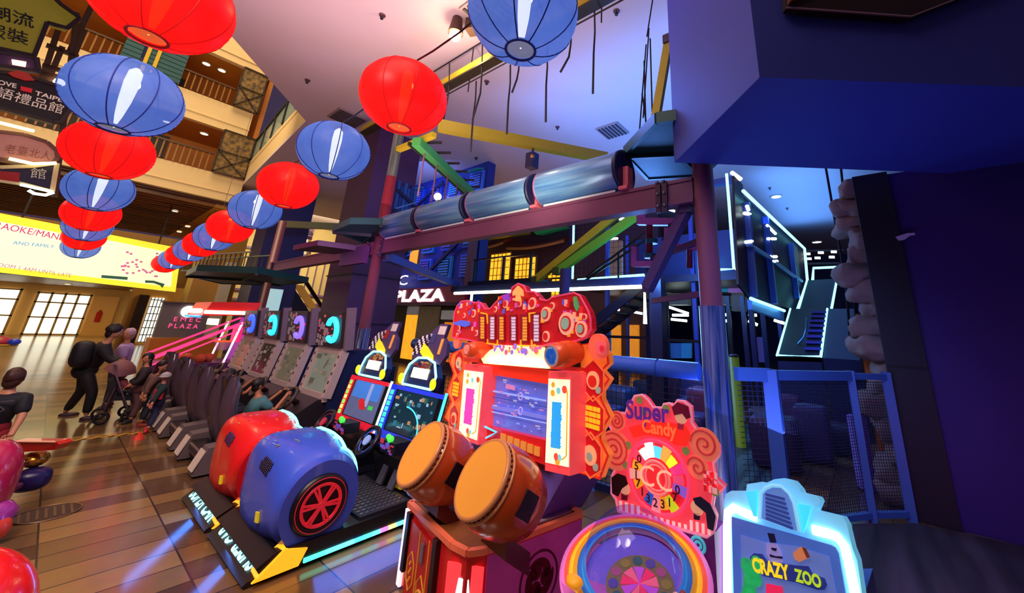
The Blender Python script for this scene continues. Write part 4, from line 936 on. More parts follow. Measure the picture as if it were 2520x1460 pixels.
# light columns either side of the screen
def column(oc, ins, off, ink, label, glyph):
    c = MB().slab([T(x, y, off) for x, y in oc], tw*.16)
    col = part('light_column', c, pm('ee4a52', rough=.3, e=.5), tk, label)
    part('lit_sheet', MB().slab([T(x, y, off+.004) for x, y in ins], -tw*.004), CREAM_L, col)
    (x0, y0), (x1, y1), (x2, y2), (x3, y3) = ins
    ib = MB(); rnd = random.Random(len(ink)+int(off*100))
    def q(u, v, o): xa = x0+(x1-x0)*u; ya = y0+(y1-y0)*u; xb = x3+(x2-x3)*u; yb = y3+(y2-y3)*u; return T(xa+(xb-xa)*v, ya+(yb-ya)*v, off+o)
    for k in range(15):
        v = .27+k*.036; wv = .045*(.8+.4*rnd.random()); ib.slab([q(.22-.04*rnd.random(), v, .010), q(.60+.08*rnd.random(), v, .010), q(.60, v+wv, .010), q(.20, v+wv, .010)], -tw*.003)
    part('brush_lettering', ib, pm(ink, e=.7), col)
    lb = MB().tube([q(u, v, .012) for u, v in ((.80, .10), (.88, .14), (.88, .88), (.70, .93))], .004, 5)
    part('gilt_line', lb, pm('f0a020', e=.6), col)
    db = MB()
    for k in range(7): db.mat(k % 3).disc(q(.2+.6*rnd.random(), (.05+.14*rnd.random()) if k < 4 else (.88+.08*rnd.random()), .012), -tw, .014+.01*rnd.random(), .003, 12)
    part('flower_print', db, [pm('f0a030', e=.7), pm('e84a3a', e=.7), pm('7ac8d0', e=.7)], col)
column(((1144, 896), (1192, 902), (1176, 1096), (1128, 1076)), ((1143, 911), (1190, 917), (1174, 1084), (1130, 1068)), .10, 'd042b0', 'left white light column with magenta brush lettering', 0)
column(((1350, 914), (1406, 918), (1402, 1172), (1341, 1158)), ((1351, 932), (1403, 935), (1400, 1150), (1343, 1138)), .10, '28a0e8', 'right white light column with blue brush lettering', 1)
part('column_side', MB().slab([T(1406, 918, .10), T(1420, 922, .0), T(1416, 1158, .0), T(1402, 1170, .10)], tw*.02), pm('a01c30', rough=.4, e=.15), r)
# hexagon-edged side boards
def hexboard(name, outl, off, cells, label):
    o_ = part(name, tpoly(outl, off, .05), pm('f07830', rough=.4, e=.5), tk, label)
    ed = MB(); pts = [T(x, y, off+.004) for x, y in outl]
    ed.tube(pts, .008, 5, True); part('board_edge', ed, pm('e0281c', e=.45), o_)
    for (x, y, kind) in cells:
        c = T(x, y, off+.006); cb = MB()
        cb.mat(0).slab([c+tv*(.105*math.cos(PI/6+k*PI/3)*.95)+Z*(.105*math.sin(PI/6+k*PI/3)*1.12) for k in range(6)], -tw*.006)
        cb.mat(1).tube([c-tw*.008+tv*(.105*math.cos(PI/6+k*PI/3)*.95)+Z*(.105*math.sin(PI/6+k*PI/3)*1.12) for k in range(6)], .006, 5, True)
        rnd = random.Random(x)
        if kind == 0:
            cb.mat(2)
            for i in range(4):
                for j in range(4): cb.obox(c-tw*.010+tv*(.045-.03*i+.006*rnd.random())+Z*(.048-.032*j), tv*.012, Z*.012, tw*.003)
        else:
            cb.mat(3).disc(c-tw*.008, -tw, .052, .006, 24); cb.mat(4).disc(c-tw*.014-Z*.006, -tw, .034 if kind == 1 else .022, .005, 20); cb.mat(5).disc(c-tw*.008-tv*.045-Z*.05, -tw, .02, .006, 12)
        part('hexagon_badge', cb, [pm('c8141c', rough=.35, e=.35), pm('f06a3a', e=.5), pm('f0b020', e=.7), pm('f0a878', e=.45), pm('d8241c' if kind == 1 else '8a9a90', e=.4), pm('9aa89a', e=.35)], o_)
    return o_
hexboard('side_board', [(1424, 850), (1470, 842), (1494, 870), (1497, 895), (1480, 912), (1498, 933), (1478, 964), (1478, 982), (1499, 1026), (1477, 1063), (1477, 1084), (1496, 1122), (1476, 1178), (1419, 1162)], -.04, ((1462, 936, 1), (1462, 1028, 0), (1455, 1120, 2)), 'right orange side board with three hexagon badges')
hexboard('side_board', [(1112, 872), (1150, 852), (1150, 1080), (1133, 1064), (1093, 1028), (1111, 988), (1101, 964), (1117, 919), (1107, 892)], -.10, ((1131, 893, 2), (1124, 958, 0), (1119, 1030, 1)), 'left orange side board with hexagon badges')
# header board
hdr = [(70, 840), (100, 620), (105, 500), (150, 380), (215, 310), (300, 300), (400, 330), (500, 330), (560, 420), (640, 420), (720, 330), (820, 230), (950, 190), (960, 110), (1050, 50), (1140, 85), (1180, 170), (1290, 170), (1390, 290), (1480, 300), (1560, 250), (1720, 215), (1870, 185), (1960, 225), (2020, 330), (2090, 460), (2120, 560), (2130, 720), (2060, 830), (1900, 900), (1500, 940), (1350, 990), (600, 950), (300, 880)]
def HP(x, y, off): return T(1100+x/6, 690+y/6, off)
hb = part('header_board', MB().slab([HP(x, y, .02) for x, y in hdr], tw*.05), pm('b81420', rough=.35, e=.38), r, 'red ornate header board')
part('header_outline', MB().tube([HP(x, y, .024) for x, y in hdr], .007, 5, True), pm('e0406a', e=.5), hb)
ob = MB(); rnd = random.Random(9)
for (x, y, rr) in ((400, 490, 62), (870, 350, 60), (720, 430, 45), (1270, 340, 75), (1465, 500, 90), (1470, 830, 65), (440, 780, 45), (180, 710, 50), (1560, 380, 45), (1770, 640, 130), (1990, 720, 90), (1080, 350, 40), (2040, 540, 34), (260, 520, 40)):
    c = HP(x, y, .03); k = rr/6*2.75/930
    ob.mat(0).disc(c, -tw, k*1.15, .008, 20, tv); ob.mat(1).disc(c-tw*.009, -tw, k*.78, .006, 18, tv)
    if rr > 80: ob.mat(2).disc(c-tw*.015, -tw, k*.6, .005, 16, tv)
part('round_print', ob, [pm('f0a890', e=.45), pm('c81a22', e=.4), pm('8aa898', e=.4)], hb, 'round cream and red ornaments')
cb = MB()
for k in range(90):
    x, y = rnd.choice([(150+rnd.random()*330, 330+rnd.random()*500), (1400+rnd.random()*650, 290+rnd.random()*540), (760+rnd.random()*600, 240+rnd.random()*220)])
    cb.mat(k % 6); c = HP(x, y, .028); cb.obox(c, tv*(.006+.014*rnd.random()), Z*(.006+.016*rnd.random()), tw*.004)
part('confetti_print', cb, [pm('f0a080', e=.5), pm('e02030', e=.5), pm('c848a8', e=.5), pm('f0a030', e=.5), pm('8a1018', e=.3), pm('5a50c8', e=.5)], hb)
part('crown_piece', MB().slab([HP(x, y, .034) for x, y in ((985, 170), (1060, 80), (1130, 150), (1140, 240), (1090, 220), (1105, 310), (1020, 310), (1035, 210), (985, 230))], -tw*.012), pm('f2a860', e=.55), hb, 'pale orange crown piece')
part('blue_ornament', MB().slab([HP(x, y, .034) for x, y in ((100, 630), (230, 590), (340, 610), (350, 660), (280, 690), (140, 660))], -tw*.012), pm('4a5ad0', e=.5), hb, 'blue bird-like ornament')
part('green_ornament', MB().slab([HP(x, y, .034) for x, y in ((1880, 250), (1920, 240), (1960, 400), (1930, 460), (1890, 380))], -tw*.012), pm('5aa060', e=.4), hb, 'small green ornament')
part('purple_ornament', MB().slab([HP(x, y, .034) for x, y in ((820, 230), (930, 190), (930, 290), (850, 300))], -tw*.01), pm('8a3ac0', e=.45), hb, 'small purple ornament')
for k, (x, w_) in enumerate(((525, 62), (672, 66), (808, 66), (985, 70), (1150, 74), (1320, 84))):
    y0, y1 = 545-(k == 5)*30, 870+k*8
    pb = MB(); pb.mat(0).slab([HP(x-w_*.75, y0-40, .03), HP(x+w_*.75, y0-40, .03), HP(x+w_*.8, y1+30, .03), HP(x-w_*.7, y1+30, .03)], -tw*.012)
    pb.mat(1)
    rr = random.Random(k+20)
    for j in range(8):
        ya = y0+(y1-y0)*j/8; pb.slab([HP(x-w_*(.35+.12*rr.random()), ya, .044), HP(x+w_*(.35+.12*rr.random()), ya, .044), HP(x+w_*.42, ya+(y1-y0)/8*.8, .044), HP(x-w_*.38, ya+(y1-y0)/8*.8, .044)], -tw*.004)
    part('name_plaque', pb, [pm('8a1024', e=.3), pm('f09030' if k % 2 == 0 else 'c8b0cc', e=.6)], hb)
gb = MB()
for a, b_ in (((590, 930), (800, 960)), ((1040, 960), (1400, 975)), ((600, 870), (600, 940)), ((745, 880), (745, 950)), ((1090, 880), (1090, 960)), ((1250, 880), (1255, 965)), ((500, 480), (590, 500)), ((590, 500), (600, 640)), ((1215, 490), (1300, 480)), ((1215, 490), (1220, 620))): gb.bar(HP(*a, .045), HP(*b_, .045), .009)
part('gilt_trim', gb, pm('f0a81c', e=.6), hb)
# side pompoms, lit canopy and the two small barrels
part('side_rosette', MB().disc(T(1478, 853, -.02), -tw, .075, .03, 28).mat(1).disc(T(1480, 856, .012), -tw, .04, .01, 20).mat(2).disc(T(1482, 858, .024), -tw, .018, .006, 14), [pm('f0604a', e=.5), pm('f05a6a', e=.5), pm('e0283a', e=.5)], r)
part('side_rosette', MB().disc(T(1130, 842, -.02), -tw, .06, .03, 28), pm('f06a50', e=.5), r)
lc = MB().slab([T(x, y, .06) for x, y in ((1184, 884), (1206, 862), (1235, 850), (1325, 855), (1346, 886), (1348, 908), (1190, 895))], tw*.06)
part('lit_canopy', lc, glow('ffe8a8', 1.1), r, 'brightly lit cream canopy panel')
part('canopy_lamp', MB().slab([T(x, y, .066) for x, y in ((1200, 880), (1240, 874), (1320, 884), (1344, 894), (1344, 904), (1200, 893))], -tw*.004), glow('fffdf0', 2.2), r, 'white lit strip')
pb = MB(); rnd = random.Random(4)
for k in range(34): pb.mat(k % 3); x = 1212+rnd.random()*118; y = 852+rnd.random()*16; pb.disc(T(x, y, .068), -tw, .008+.016*rnd.random(), .004, 12)
part('canopy_print', pb, [pm('f05a8a', e=.7), pm('8a6ad8', e=.7), pm('f09a3a', e=.7)], r)
for (c0, c1, D0, rr, m1, lab) in (((1150, 860), (1196, 862), .16, .058, 'd82a1c', 'small red barrel'), ((1358, 876), (1410, 868), .16, .07, '2a6ac8', 'small barrel with blue crest')):
    a_ = T(*c0, .20); axd = (T(*c1, .02)-a_).normalized(); ln = .22
    sb = part('small_barrel', MB().lathe([(rr*.92, 0), (rr*1.12, ln*.4), (rr*1.12, ln*.65), (rr*.95, ln)], a_, axd, 28), pm('d8481c', rough=.3, e=.2), r, lab)
    u_ = (tv-axd*tv.dot(axd)).normalized()
    part('crest', crest(a_-axd*.002, -axd, u_, rr*.92, 0, 0, 0), [pm('b81a1c' if m1[0] == 'd' else '8aa0b8', e=.25), pm('d86a5a', e=.3), pm('e08a7a' if m1[0] == 'd' else '1a5ac0', e=.35)], sb)
part('canopy_shelf', MB().slab([T(x, y, .04) for x, y in ((1140, 880), (1420, 906), (1420, 914), (1140, 890))], tw*.2), pm('c8302a', e=.25, rough=.3), r)
part('black_speaker', MB().slab([T(1385, 850, -.02), T(1424, 852, -.02), T(1424, 908, -.02), T(1388, 905, -.02)], tw*.1), BLACK, r)
# ================================================================ candy wheel machine
cxp = 2.42
def K(px, py, off=0.): return PX(px, py, cxp-off)
r = thing('candy_wheel_machine', 'pink candy-themed prize machine with lit wheel board and clear dome on rainbow ring', 'arcade machine', (2.15, 1.05, 0))
ol_ = [(1545, 1000), (1557, 985), (1562, 975), (1580, 972), (1594, 984), (1607, 1003), (1630, 1004), (1634, 995), (1648, 993), (1658, 1000), (1668, 986), (1682, 988), (1700, 1002), (1702, 1040), (1714, 1058), (1738, 1064), (1768, 1098), (1770, 1122), (1756, 1140), (1762, 1180), (1784, 1200), (1772, 1214), (1758, 1212), (1752, 1250), (1762, 1275), (1756, 1310), (1740, 1322), (1520, 1258), (1516, 1230), (1505, 1215), (1506, 1172), (1516, 1150), (1500, 1130), (1494, 1105), (1502, 1078), (1510, 1068), (1500, 1048), (1502, 1022), (1520, 1016), (1540, 1018)]
hb = part('header_board', MB().slab([K(x, y) for x, y in ol_], (.05, 0, 0)), pm('ec4456', rough=.3, e=.55, scale=5, var=.2), r, 'lit pink scalloped header board')
part('board_edge', MB().tube([K(x, y, .004) for x, y in ol_], .008, 6, True), pm('e88aa8', e=.5), hb)
nx = Vector((-1, 0, 0)); ky = Vector((0, 1, 0))
for (x, y, rr, turns) in ((1513, 1108, .115, 3), (1518, 1036, .06, 2.5), (1733, 1094, .085, 2), (1716, 1150, .06, 1.5)):
    sw = MB(); c = K(x, y, .012); sw.mat(0).disc(c-nx*.006, nx, rr, .006, 28, ky); sw.mat(1)
    sw.tube([c+nx*.004+ky*(rr*.92*(1-t/40)*math.cos(t*turns*2*PI/40))+Z*(rr*.92*(1-t/40)*math.sin(t*turns*2*PI/40)) for t in range(38)], .007, 5)
    part('swirl_candy', sw, [pm('e8705a', e=.5), pm('c83a3a', e=.45)], hb)
part('arch_board', MB().slab([K(x, y, .016) for x, y in ((1548, 1052), (1600, 1038), (1650, 1040), (1690, 1050), (1702, 1075), (1690, 1098), (1664, 1096), (1640, 1078), (1590, 1070), (1560, 1078))], nx*.006), pm('f02820', e=.75), hb, 'bright red arch under the title')
a0, a1 = K(1541, 1028, .024), K(1648, 1040, .024); uu = (a1-a0).normalized()
tb = part('title', MB().text('Super', a0, uu, Z, .15, 'LEFT', bold=.03, fit=(a1-a0).length, n=nx), pm('5a2a9a', e=.4), hb, 'purple Super lettering')
a0, a1 = K(1580, 1062, .03), K(1666, 1076, .03); uu = (a1-a0).normalized()
part('title', MB().text('Candy', a0, uu, Z, .10, 'LEFT', bold=.03, fit=(a1-a0).length, n=nx), pm('f86a3a', e=.7), hb, 'orange second title line')
wc = K(1620, 1172, .02); RW = (K(1620, 1172)-K(1620, 1262)).length*1.02
whl = part('prize_wheel', MB().disc(wc, nx, RW, .012, 48, ky).mat(1).torus(wc+nx*.012, nx, RW*.98, .012, 48, 6), [pm('e22834', e=.6), pm('f0406a', e=.7)], hb)
seg = ['fafcff', '48b8f0', 'f08a3a', 'f4ee28', 'f03a8a', 'e84a7a', '8a5ad0', 'd81a2a', 'c8d820', 'f0a028', 'f08aa0', '2a5ac8', 'e83a4a', 'f0a020', 'f0a89a', 'f0b030', 'f24a6a', 'fff0f0']
sb = MB(); ns = len(seg)
for k in range(ns):
    aa, ab_ = PI/2+.45-2*PI*k/ns, PI/2+.45-2*PI*(k+1)/ns+.03; q0, q1 = RW*.52, RW*(.93 if k % 2 == 0 else .84)
    sb.mat(k); P_ = lambda a, q: wc+nx*.016+ky*(-q*math.cos(a)*-1 if False else q*math.cos(PI-a))+Z*(q*math.sin(a))
    sb.slab([P_(aa, q0), P_((aa+ab_)/2, q0), P_(ab_, q0), P_(ab_, q1), P_((aa+ab_)/2, q1), P_(aa, q1)], nx*.006)
part('wheel_segments', sb, [glow(c, 1.5) if k in (0, 1, 2, 3, 17) else pm(c, e=.6) for k, c in enumerate(seg)], whl)
nb = MB()
for k in range(6, 17):
    a = PI/2+.45-2*PI*(k+.5)/ns; nb.text('2317150713'[k % 10], wc+nx*.026+ky*(RW*.68*math.cos(PI-a))+Z*(RW*.68*math.sin(a)-.02), -ky, Z, .06, n=nx, bold=.02)
part('numbers', nb, pm('4a1420', e=.1), whl)
hubp = part('wheel_hub', MB().disc(wc+nx*.016, nx, RW*.46, .02, 32, ky).mat(1).torus(wc+nx*.036, nx, RW*.44, .008, 32, 6).torus(wc+nx*.036, nx, RW*.34, .006, 32, 6), [pm('ea2a34', e=.6), pm('f07a7a', e=.6)], whl)
part('hub_lettering', MB().text('CC', wc+nx*.04-Z*.05, -ky, Z, .15, n=nx, bold=.0), pm('ffb090', e=.8), hubp)
stp = MB()
for k in range(16):
    x = 1524+k*14.5; y = 1232+k*4.0; top = 14 if 3 < k < 12 else 0
    stp.slab([K(x, y+top, .012), K(x+7, y+top+2, .012), K(x+7.5, y+26, .012), K(x+1, y+24, .012)], nx*.006)
part('white_stripes', stp, pm('f0d0d0', e=.5), hb)
for nm_, pts_, hair, sk, dress in (('doll_print', [(1506, 1175), (1520, 1165), (1540, 1172), (1546, 1192), (1532, 1202), (1522, 1222), (1508, 1214)], '2a1a22', (1538, 1202), '6a1424'), ('doll_print', [(1706, 1226), (1724, 1222), (1748, 1240), (1762, 1270), (1756, 1306), (1742, 1300), (1738, 1262), (1712, 1240)], '1a2440', (1716, 1250), '241430'), ('doll_print', [(1654, 1002), (1668, 990), (1694, 1000), (1700, 1028), (1690, 1032), (1680, 1018), (1660, 1022)], '8a1a4a', (1676, 1028), 'c03050')):
    db = MB().slab([K(x, y, .020) for x, y in pts_], nx*.008); db.mat(1).disc(K(*sk, .018), nx, .035, .006, 16); db.mat(2).slab([K(sk[0]-8, sk[1]+12, .018), K(sk[0]+8, sk[1]+14, .018), K(sk[0]+6, sk[1]+30, .018), K(sk[0]-8, sk[1]+28, .018)], nx*.006)
    part(nm_, db, [pm(hair, rough=.4, e=.05), pm('f0b090', e=.4), pm(dress, e=.2)], hb)
bb = MB()
for i in range(4):
    for j in range(5): bb.mat((i+j) % 2).obox(K(1738+i*7, 1166+j*9+i*2, .014), ky*.013, Z*.015, nx*.003)
for k, (x, y) in enumerate(((1574, 985), (1546, 1096), (1540, 1144), (1688, 1110), (1640, 1006), (1585, 1014), (1760, 1210))): bb.mat(2).disc(K(x, y, .01), nx, .022, .006, 14)
part('sweets_print', bb, [pm('d01a2a', e=.5), pm('f0a8b0', e=.5), pm('7a8a4a', e=.4)], hb)
# round rainbow table with dome
tc = Vector((2.065, 1.055, .50)); tn = Vector((-.28, -.05, .95)).normalized()
part('base', MB().lathe([(.26, -.5+.03), (.30, -.36), (.34, -.10), (.36, -.03)], (tc.x, tc.y, tc.z), (0, 0, 1), 40), pm('c86ac0', rough=.4, e=.2), r)
part('back_post', MB().box(2.47, 2.66, .78, 1.36, .02, .62), pm('8a3a9a', rough=.4), r)
rb = MB()
for k, c in enumerate(range(6)): rb.mat(k).lathe([(.365-.022*k, .004*k-.02), (.37-.022*k, .02+.004*k), (.345-.022*k, .03+.004*k)], tc, tn, 56, cap=False)
part('rainbow_ring', rb, [pm('e070c8', e=.5), pm('ee5a3a', e=.5), pm('f4c028', e=.5), pm('d89a30', e=.3), pm('2a6ac8', e=.4), pm('3a9ad8', e=.4)], r)
part('playfield', MB().disc(tc-tn*.02, tn, .245, .02, 40), pm('7a6ad0', rough=.4, e=.30), r, 'lilac round playfield')
dfb = MB(); ctr = tc+tn*.004-Vector((.06, .06, 0))
dfb.mat(0).disc(ctr, tn, .16, .003, 36); du_, dw_ = perp(tn)
for k in range(12): a = 2*PI*k/12; dfb.mat(1+k % 4); dfb.disc(ctr+tn*.004+(du_*math.cos(a)+dw_*math.sin(a))*.125, tn, .025, .003, 14)
for k in range(9): a = 2*PI*k/9; dfb.mat(5+k % 3); dfb.slab([ctr+tn*.005, ctr+tn*.005+(du_*math.cos(a)+dw_*math.sin(a))*.09, ctr+tn*.005+(du_*math.cos(a+.6)+dw_*math.sin(a+.6))*.09], tn*.003)
part('disc_print', dfb, [pm('8a7a50', e=.25), pm('b05a80', e=.35), pm('5a50a0', e=.35), pm('3a6a6a', e=.3), pm('9a8a40', e=.3), pm('f03060', e=.7), pm('c050c0', e=.6), pm('f0607a', e=.7)], r)
dm = MB(); prof = [(.25*math.cos(t*PI/2/14), .27*math.sin(t*PI/2/14)) for t in range(15)]; prof[-1] = (.0005, .27)
part('clear_dome', dm.lathe(prof, tc+tn*.02, tn, 48, cap=False), glass('dcdcff'), r, 'clear glossy dome')
part('dome_ring', MB().torus(tc+tn*.02, tn, .255, .014, 48, 8), pm('d88a9a', rough=.2, e=.15, coat=.5), r)
part('yellow_star', MB().ell(tc+tn*.03+du_*0-Vector((.28, -.16, 0)), (.035, .045, .025), 12, 8, wob=.2), pm('f0a020', e=.4), r, 'yellow star-like knob')
part('swirl_print', MB().torus(K(1718, 1342, .02), nx, .035, .008, 20, 6).torus(K(1718, 1342, .02), nx, .015, .007, 16, 6), pm('40b8c8', e=.5), r)
for k in range(3): part('toy_bead', MB().ell(tc+tn*.03+Vector((-.03-.035*k, -.26+.02*k, .0)), .018, 10, 8), pm('f0c0b0' if k else '8a3a4a', e=.3), r)
# ================================================================ cyan-white animal machine
zw = math.radians(-7); zn = Vector((-math.cos(zw), -math.sin(zw), .26)).normalized(); zo = PD(1950, 1330, 1.95)
def Zp(px, py, off=0.): return PP(px, py, zo+zn*off, zn)
r = thing('animal_game_machine', 'CRAZY ZOO machine with glowing white and cyan arched frame', 'arcade machine', (2.75, .45, 0))
fl_ = [(1783, 1480), (1782, 1232), (1786, 1216), (1800, 1208), (1836, 1208), (1838, 1192), (1876, 1186), (1884, 1190), (1905, 1180), (1930, 1177), (1950, 1182), (1966, 1200), (1972, 1212), (2012, 1222), (2018, 1232), (2008, 1256), (2074, 1272), (2084, 1290), (2098, 1350), (2110, 1380), (2124, 1480)]
part('frame', MB().slab([Zp(x, y) for x, y in fl_], -zn*.10), pm('7ad0f4', rough=.3, e=.50), r, 'glowing pale cyan frame')
for pl in (((1790, 1480), (1789, 1300), (1791, 1262), (1806, 1250), (1830, 1262), (1862, 1274)), ((2000, 1304), (2040, 1314), (2060, 1322), (2078, 1344), (2090, 1390), (2108, 1480))):
    part('frame_light', MB().tube([Zp(x, y, .012) for x, y in pl], .022, 8), glow('f4fbff', 2.6), r, 'bright white light band')
part('panel', MB().slab([Zp(x, y, .02) for x, y in ((1800, 1272), (2045, 1342), (2056, 1348), (2064, 1362), (2084, 1480), (1806, 1480))], -zn*.02), pm('4a72cc', rough=.35, e=.42), r, 'blue picture panel')
part('panel_sky', MB().slab([Zp(x, y, .026) for x, y in ((1822, 1316), (1880, 1334), (1960, 1345), (2040, 1370), (2062, 1480), (1826, 1480))], -zn*.004), pm('6a86d8', e=.40), r)
cr_ = MB().slab([Zp(x, y, .04) for x, y in ((1872, 1276), (1876, 1216), (1886, 1204), (1900, 1198), (1920, 1200), (1938, 1216), (1950, 1240), (1964, 1308)) ], -zn*.05)
part('crown', cr_, pm('6a96e0', rough=.3, e=.40), r)
part('crown_rim', MB().tube([Zp(x, y, .045) for x, y in ((1869, 1278), (1873, 1214), (1884, 1202), (1900, 1195), (1922, 1197), (1942, 1214), (1954, 1238), (1967, 1310))], .009, 6), pm('8ad8f8', e=.7), r)
lv = MB()
for k in range(7): t = k/6; lv.bar(Zp(1884+t*1, 1217+t*58, .045), Zp(1931+t*20, 1229+t*72, .045), .012, .010, up=zn)
part('louvres', lv, pm('3a56b0', e=.25), r)
for pts_ in ([(1836, 1212), (1866, 1208), (1864, 1272), (1858, 1272)], [(1966, 1240), (2000, 1246), (1984, 1300), (1978, 1312)]): part('cyan_wedge', MB().slab([Zp(x, y, .012) for x, y in pts_], zn*.02), glow('3cc8f4', 1.0), r)
# word plate
wp = MB().slab([Zp(x, y, .032) for x, y in ((1846, 1372), (1856, 1362), (1876, 1364), (1890, 1382), (1960, 1392), (1990, 1394), (2000, 1412), (2030, 1424), (2036, 1440), (2030, 1452), (2012, 1452), (1960, 1434), (1880, 1418), (1856, 1402))], zn*.006)
part('word_plate', wp, pm('2a3a9a', e=.3), r)
def zrow(body, p0, p1, hpx, mtl, lab):
    a, b_ = Zp(*p0, .046), Zp(*p1, .046); ux = (b_-a).normalized(); uy = zn.cross(ux).normalized(); uy = uy if uy.z > 0 else -uy
    part('lettering', MB().text(body, a, ux, uy, (Zp(p0[0], p0[1]-hpx, .046)-a).length, 'LEFT', bold=.045, fit=(b_-a).length, n=zn), mtl, r, lab)
zrow('CRAZY', (1854, 1406), (1946, 1428), 46, pm('f4d81c', e=.75), 'yellow CRAZY lettering')
zrow('ZOO', (1960, 1430), (2026, 1448), 40, pm('b8dc28', e=.7), 'lime ZOO lettering')
tr = MB()
for k in range(14): rr = random.Random(k); tr.disc(Zp(1834+rr.random()*34-6*(k > 9), 1380+k*7+rr.random()*6, .034), zn, .022+.014*rr.random(), .006, 12)
part('tree_print', tr, pm('28b06a', e=.5, scale=30, var=.3), r)
pg_ = MB(); pg_.mat(0).slab([Zp(x, y, .034) for x, y in ((1888, 1336), (1912, 1338), (1924, 1360), (1928, 1384), (1898, 1384), (1886, 1362))], zn*.006)
pg_.mat(1).slab([Zp(x, y, .042) for x, y in ((1889, 1312), (1906, 1314), (1911, 1336), (1896, 1336))], zn*.005); pg_.slab([Zp(x, y, .042) for x, y in ((1898, 1348), (1912, 1350), (1910, 1357), (1900, 1354))], zn*.005); pg_.slab([Zp(x, y, .042) for x, y in ((1894, 1364), (1908, 1369), (1926, 1370), (1926, 1376), (1908, 1373), (1896, 1371))], zn*.005)
part('magician_print', pg_, [pm('9a90d8', e=.45), pm('16184a', e=.1)], r, 'pale hatted animal print')
kg = MB(); kg.mat(0).slab([Zp(x, y, .034) for x, y in ((1952, 1362), (1970, 1346), (1984, 1350), (1994, 1372), (1980, 1378), (1968, 1384), (1956, 1376))], zn*.006); kg.mat(1).slab([Zp(x, y, .04) for x, y in ((1974, 1347), (1984, 1350), (1994, 1372), (1986, 1374))], zn*.005)
part('animal_print', kg, [pm('d8865a', e=.45), pm('7a3a28', e=.3)], r, 'small brown animal print')
part('pink_block', MB().slab([Zp(x, y, .034) for x, y in ((1886, 1436), (1926, 1444), (1930, 1480), (1886, 1480))], zn*.006), pm('f0285a', e=.6), r)
part('lower_cabinet', MB().slab([Vector((p.x, p.y, .02)) for p in (Zp(1783, 1480, -.02), Zp(2124, 1480, -.02))]+[Zp(2124, 1476, -.02), Zp(1783, 1476, -.02)], -zn*.0+Vector((.35, -.04, 0))), pm('4a7ac8', rough=.4), r)
# ================================================================ rope course
PX_ = 4.15
pole_m = pm('7c4254', rough=.4, scale=3, var=.12); beam_m = pm('6e3c60', rough=.45, scale=3, var=.12); teal_m = pm('0e4a55', rough=.5); mag = pm('9a4aa0', rough=.45)
wrap = bands('brushed_wrap', '1c4a86', '8a94c4', 34, 'XY', rough=.18, metal=.55, bump=.1)
yel = pm('b0a018', rough=.5, scale=4); grn = pm('3f9a4a', rough=.5); grn2 = pm('66a824', rough=.5); rope_m = pm('1a1420', rough=.8)
def course_pole(y, z1, rad, label, zw=1.95):
    r = thing('rope_course_pole', label, 'pole', (PX_, y, 0), group='rope course poles')
    part('shaft', MB().cyl((PX_, y, zw-.01), (PX_, y, z1), rad, seg=28), pole_m, r)
    part('lower_sleeve', MB().cyl((PX_, y, .03), (PX_, y, zw), rad*1.12, seg=32), wrap, r, 'streaky brushed blue-grey metal sleeve')
    part('foot_plate', MB().cyl((PX_, y, 0), (PX_, y, .03), rad*1.7, seg=24), DARK, r)
    return r
Y2 = 1.20
course_pole(Y2, 7.9, .112, 'nearest reddish-purple rope course pole with brushed metal sleeve, left of the fence corner')
r = course_pole(8.45, 7.95, .11, 'middle rope course pole beside the near purple pillar', 1.5)
part('red_wrap', MB().cyl((PX_, 8.45, 3.75), (PX_, 8.45, 5.0), .118, seg=28), pm('8a2038', rough=.35, scale=20, var=.3), r, 'dark red speckled sleeve')
part('grey_wrap', MB().cyl((PX_, 8.45, 5.0), (PX_, 8.45, 7.2), .116, seg=28), bands('grey_sleeve', '3a5a62', '8a8a88', 30, 'XY', rough=.3), r, 'grey-teal sleeve')
course_pole(15.6, 4.9, .12, 'far purple rope course pole before the dark blue pillar', 1.5)
# main beam with its bolted brackets
r = thing('rope_course_beam', 'long mauve steel beam carrying the rollers between the rope course poles', 'beam', (PX_, 8, 3.1))
b = MB().box(PX_-.09, PX_+.09, Y2+.10, 15.5, 3.36, 3.40).box(PX_-.09, PX_+.09, Y2+.10, 15.5, 3.10, 3.14).box(PX_-.075, PX_-.045, Y2+.1, 15.5, 3.12, 3.38).box(PX_-.04, PX_+.04, Y2+.1, 15.5, 3.12, 3.38)
part('girder', b, beam_m, r)
for y in (1.62, 1.70, 8.15, 8.75, 15.2):
    part('bolt_plate', MB().box(PX_-.12, PX_-.08, y-.03, y+.03, 3.02, 3.40), pm('3a2444', rough=.4), r)
    part('bolts', MB().ell((PX_-.13, y, 3.10), .018, 8, 6).ell((PX_-.13, y, 3.25), .018, 8, 6).ell((PX_-.13, y, 3.40), .018, 8, 6), STEEL, r)
roll_m = bands('brushed_barrel', '4a78be', '80b0e4', 9, 'XZ', rough=.25, metal=.2, bump=.12)
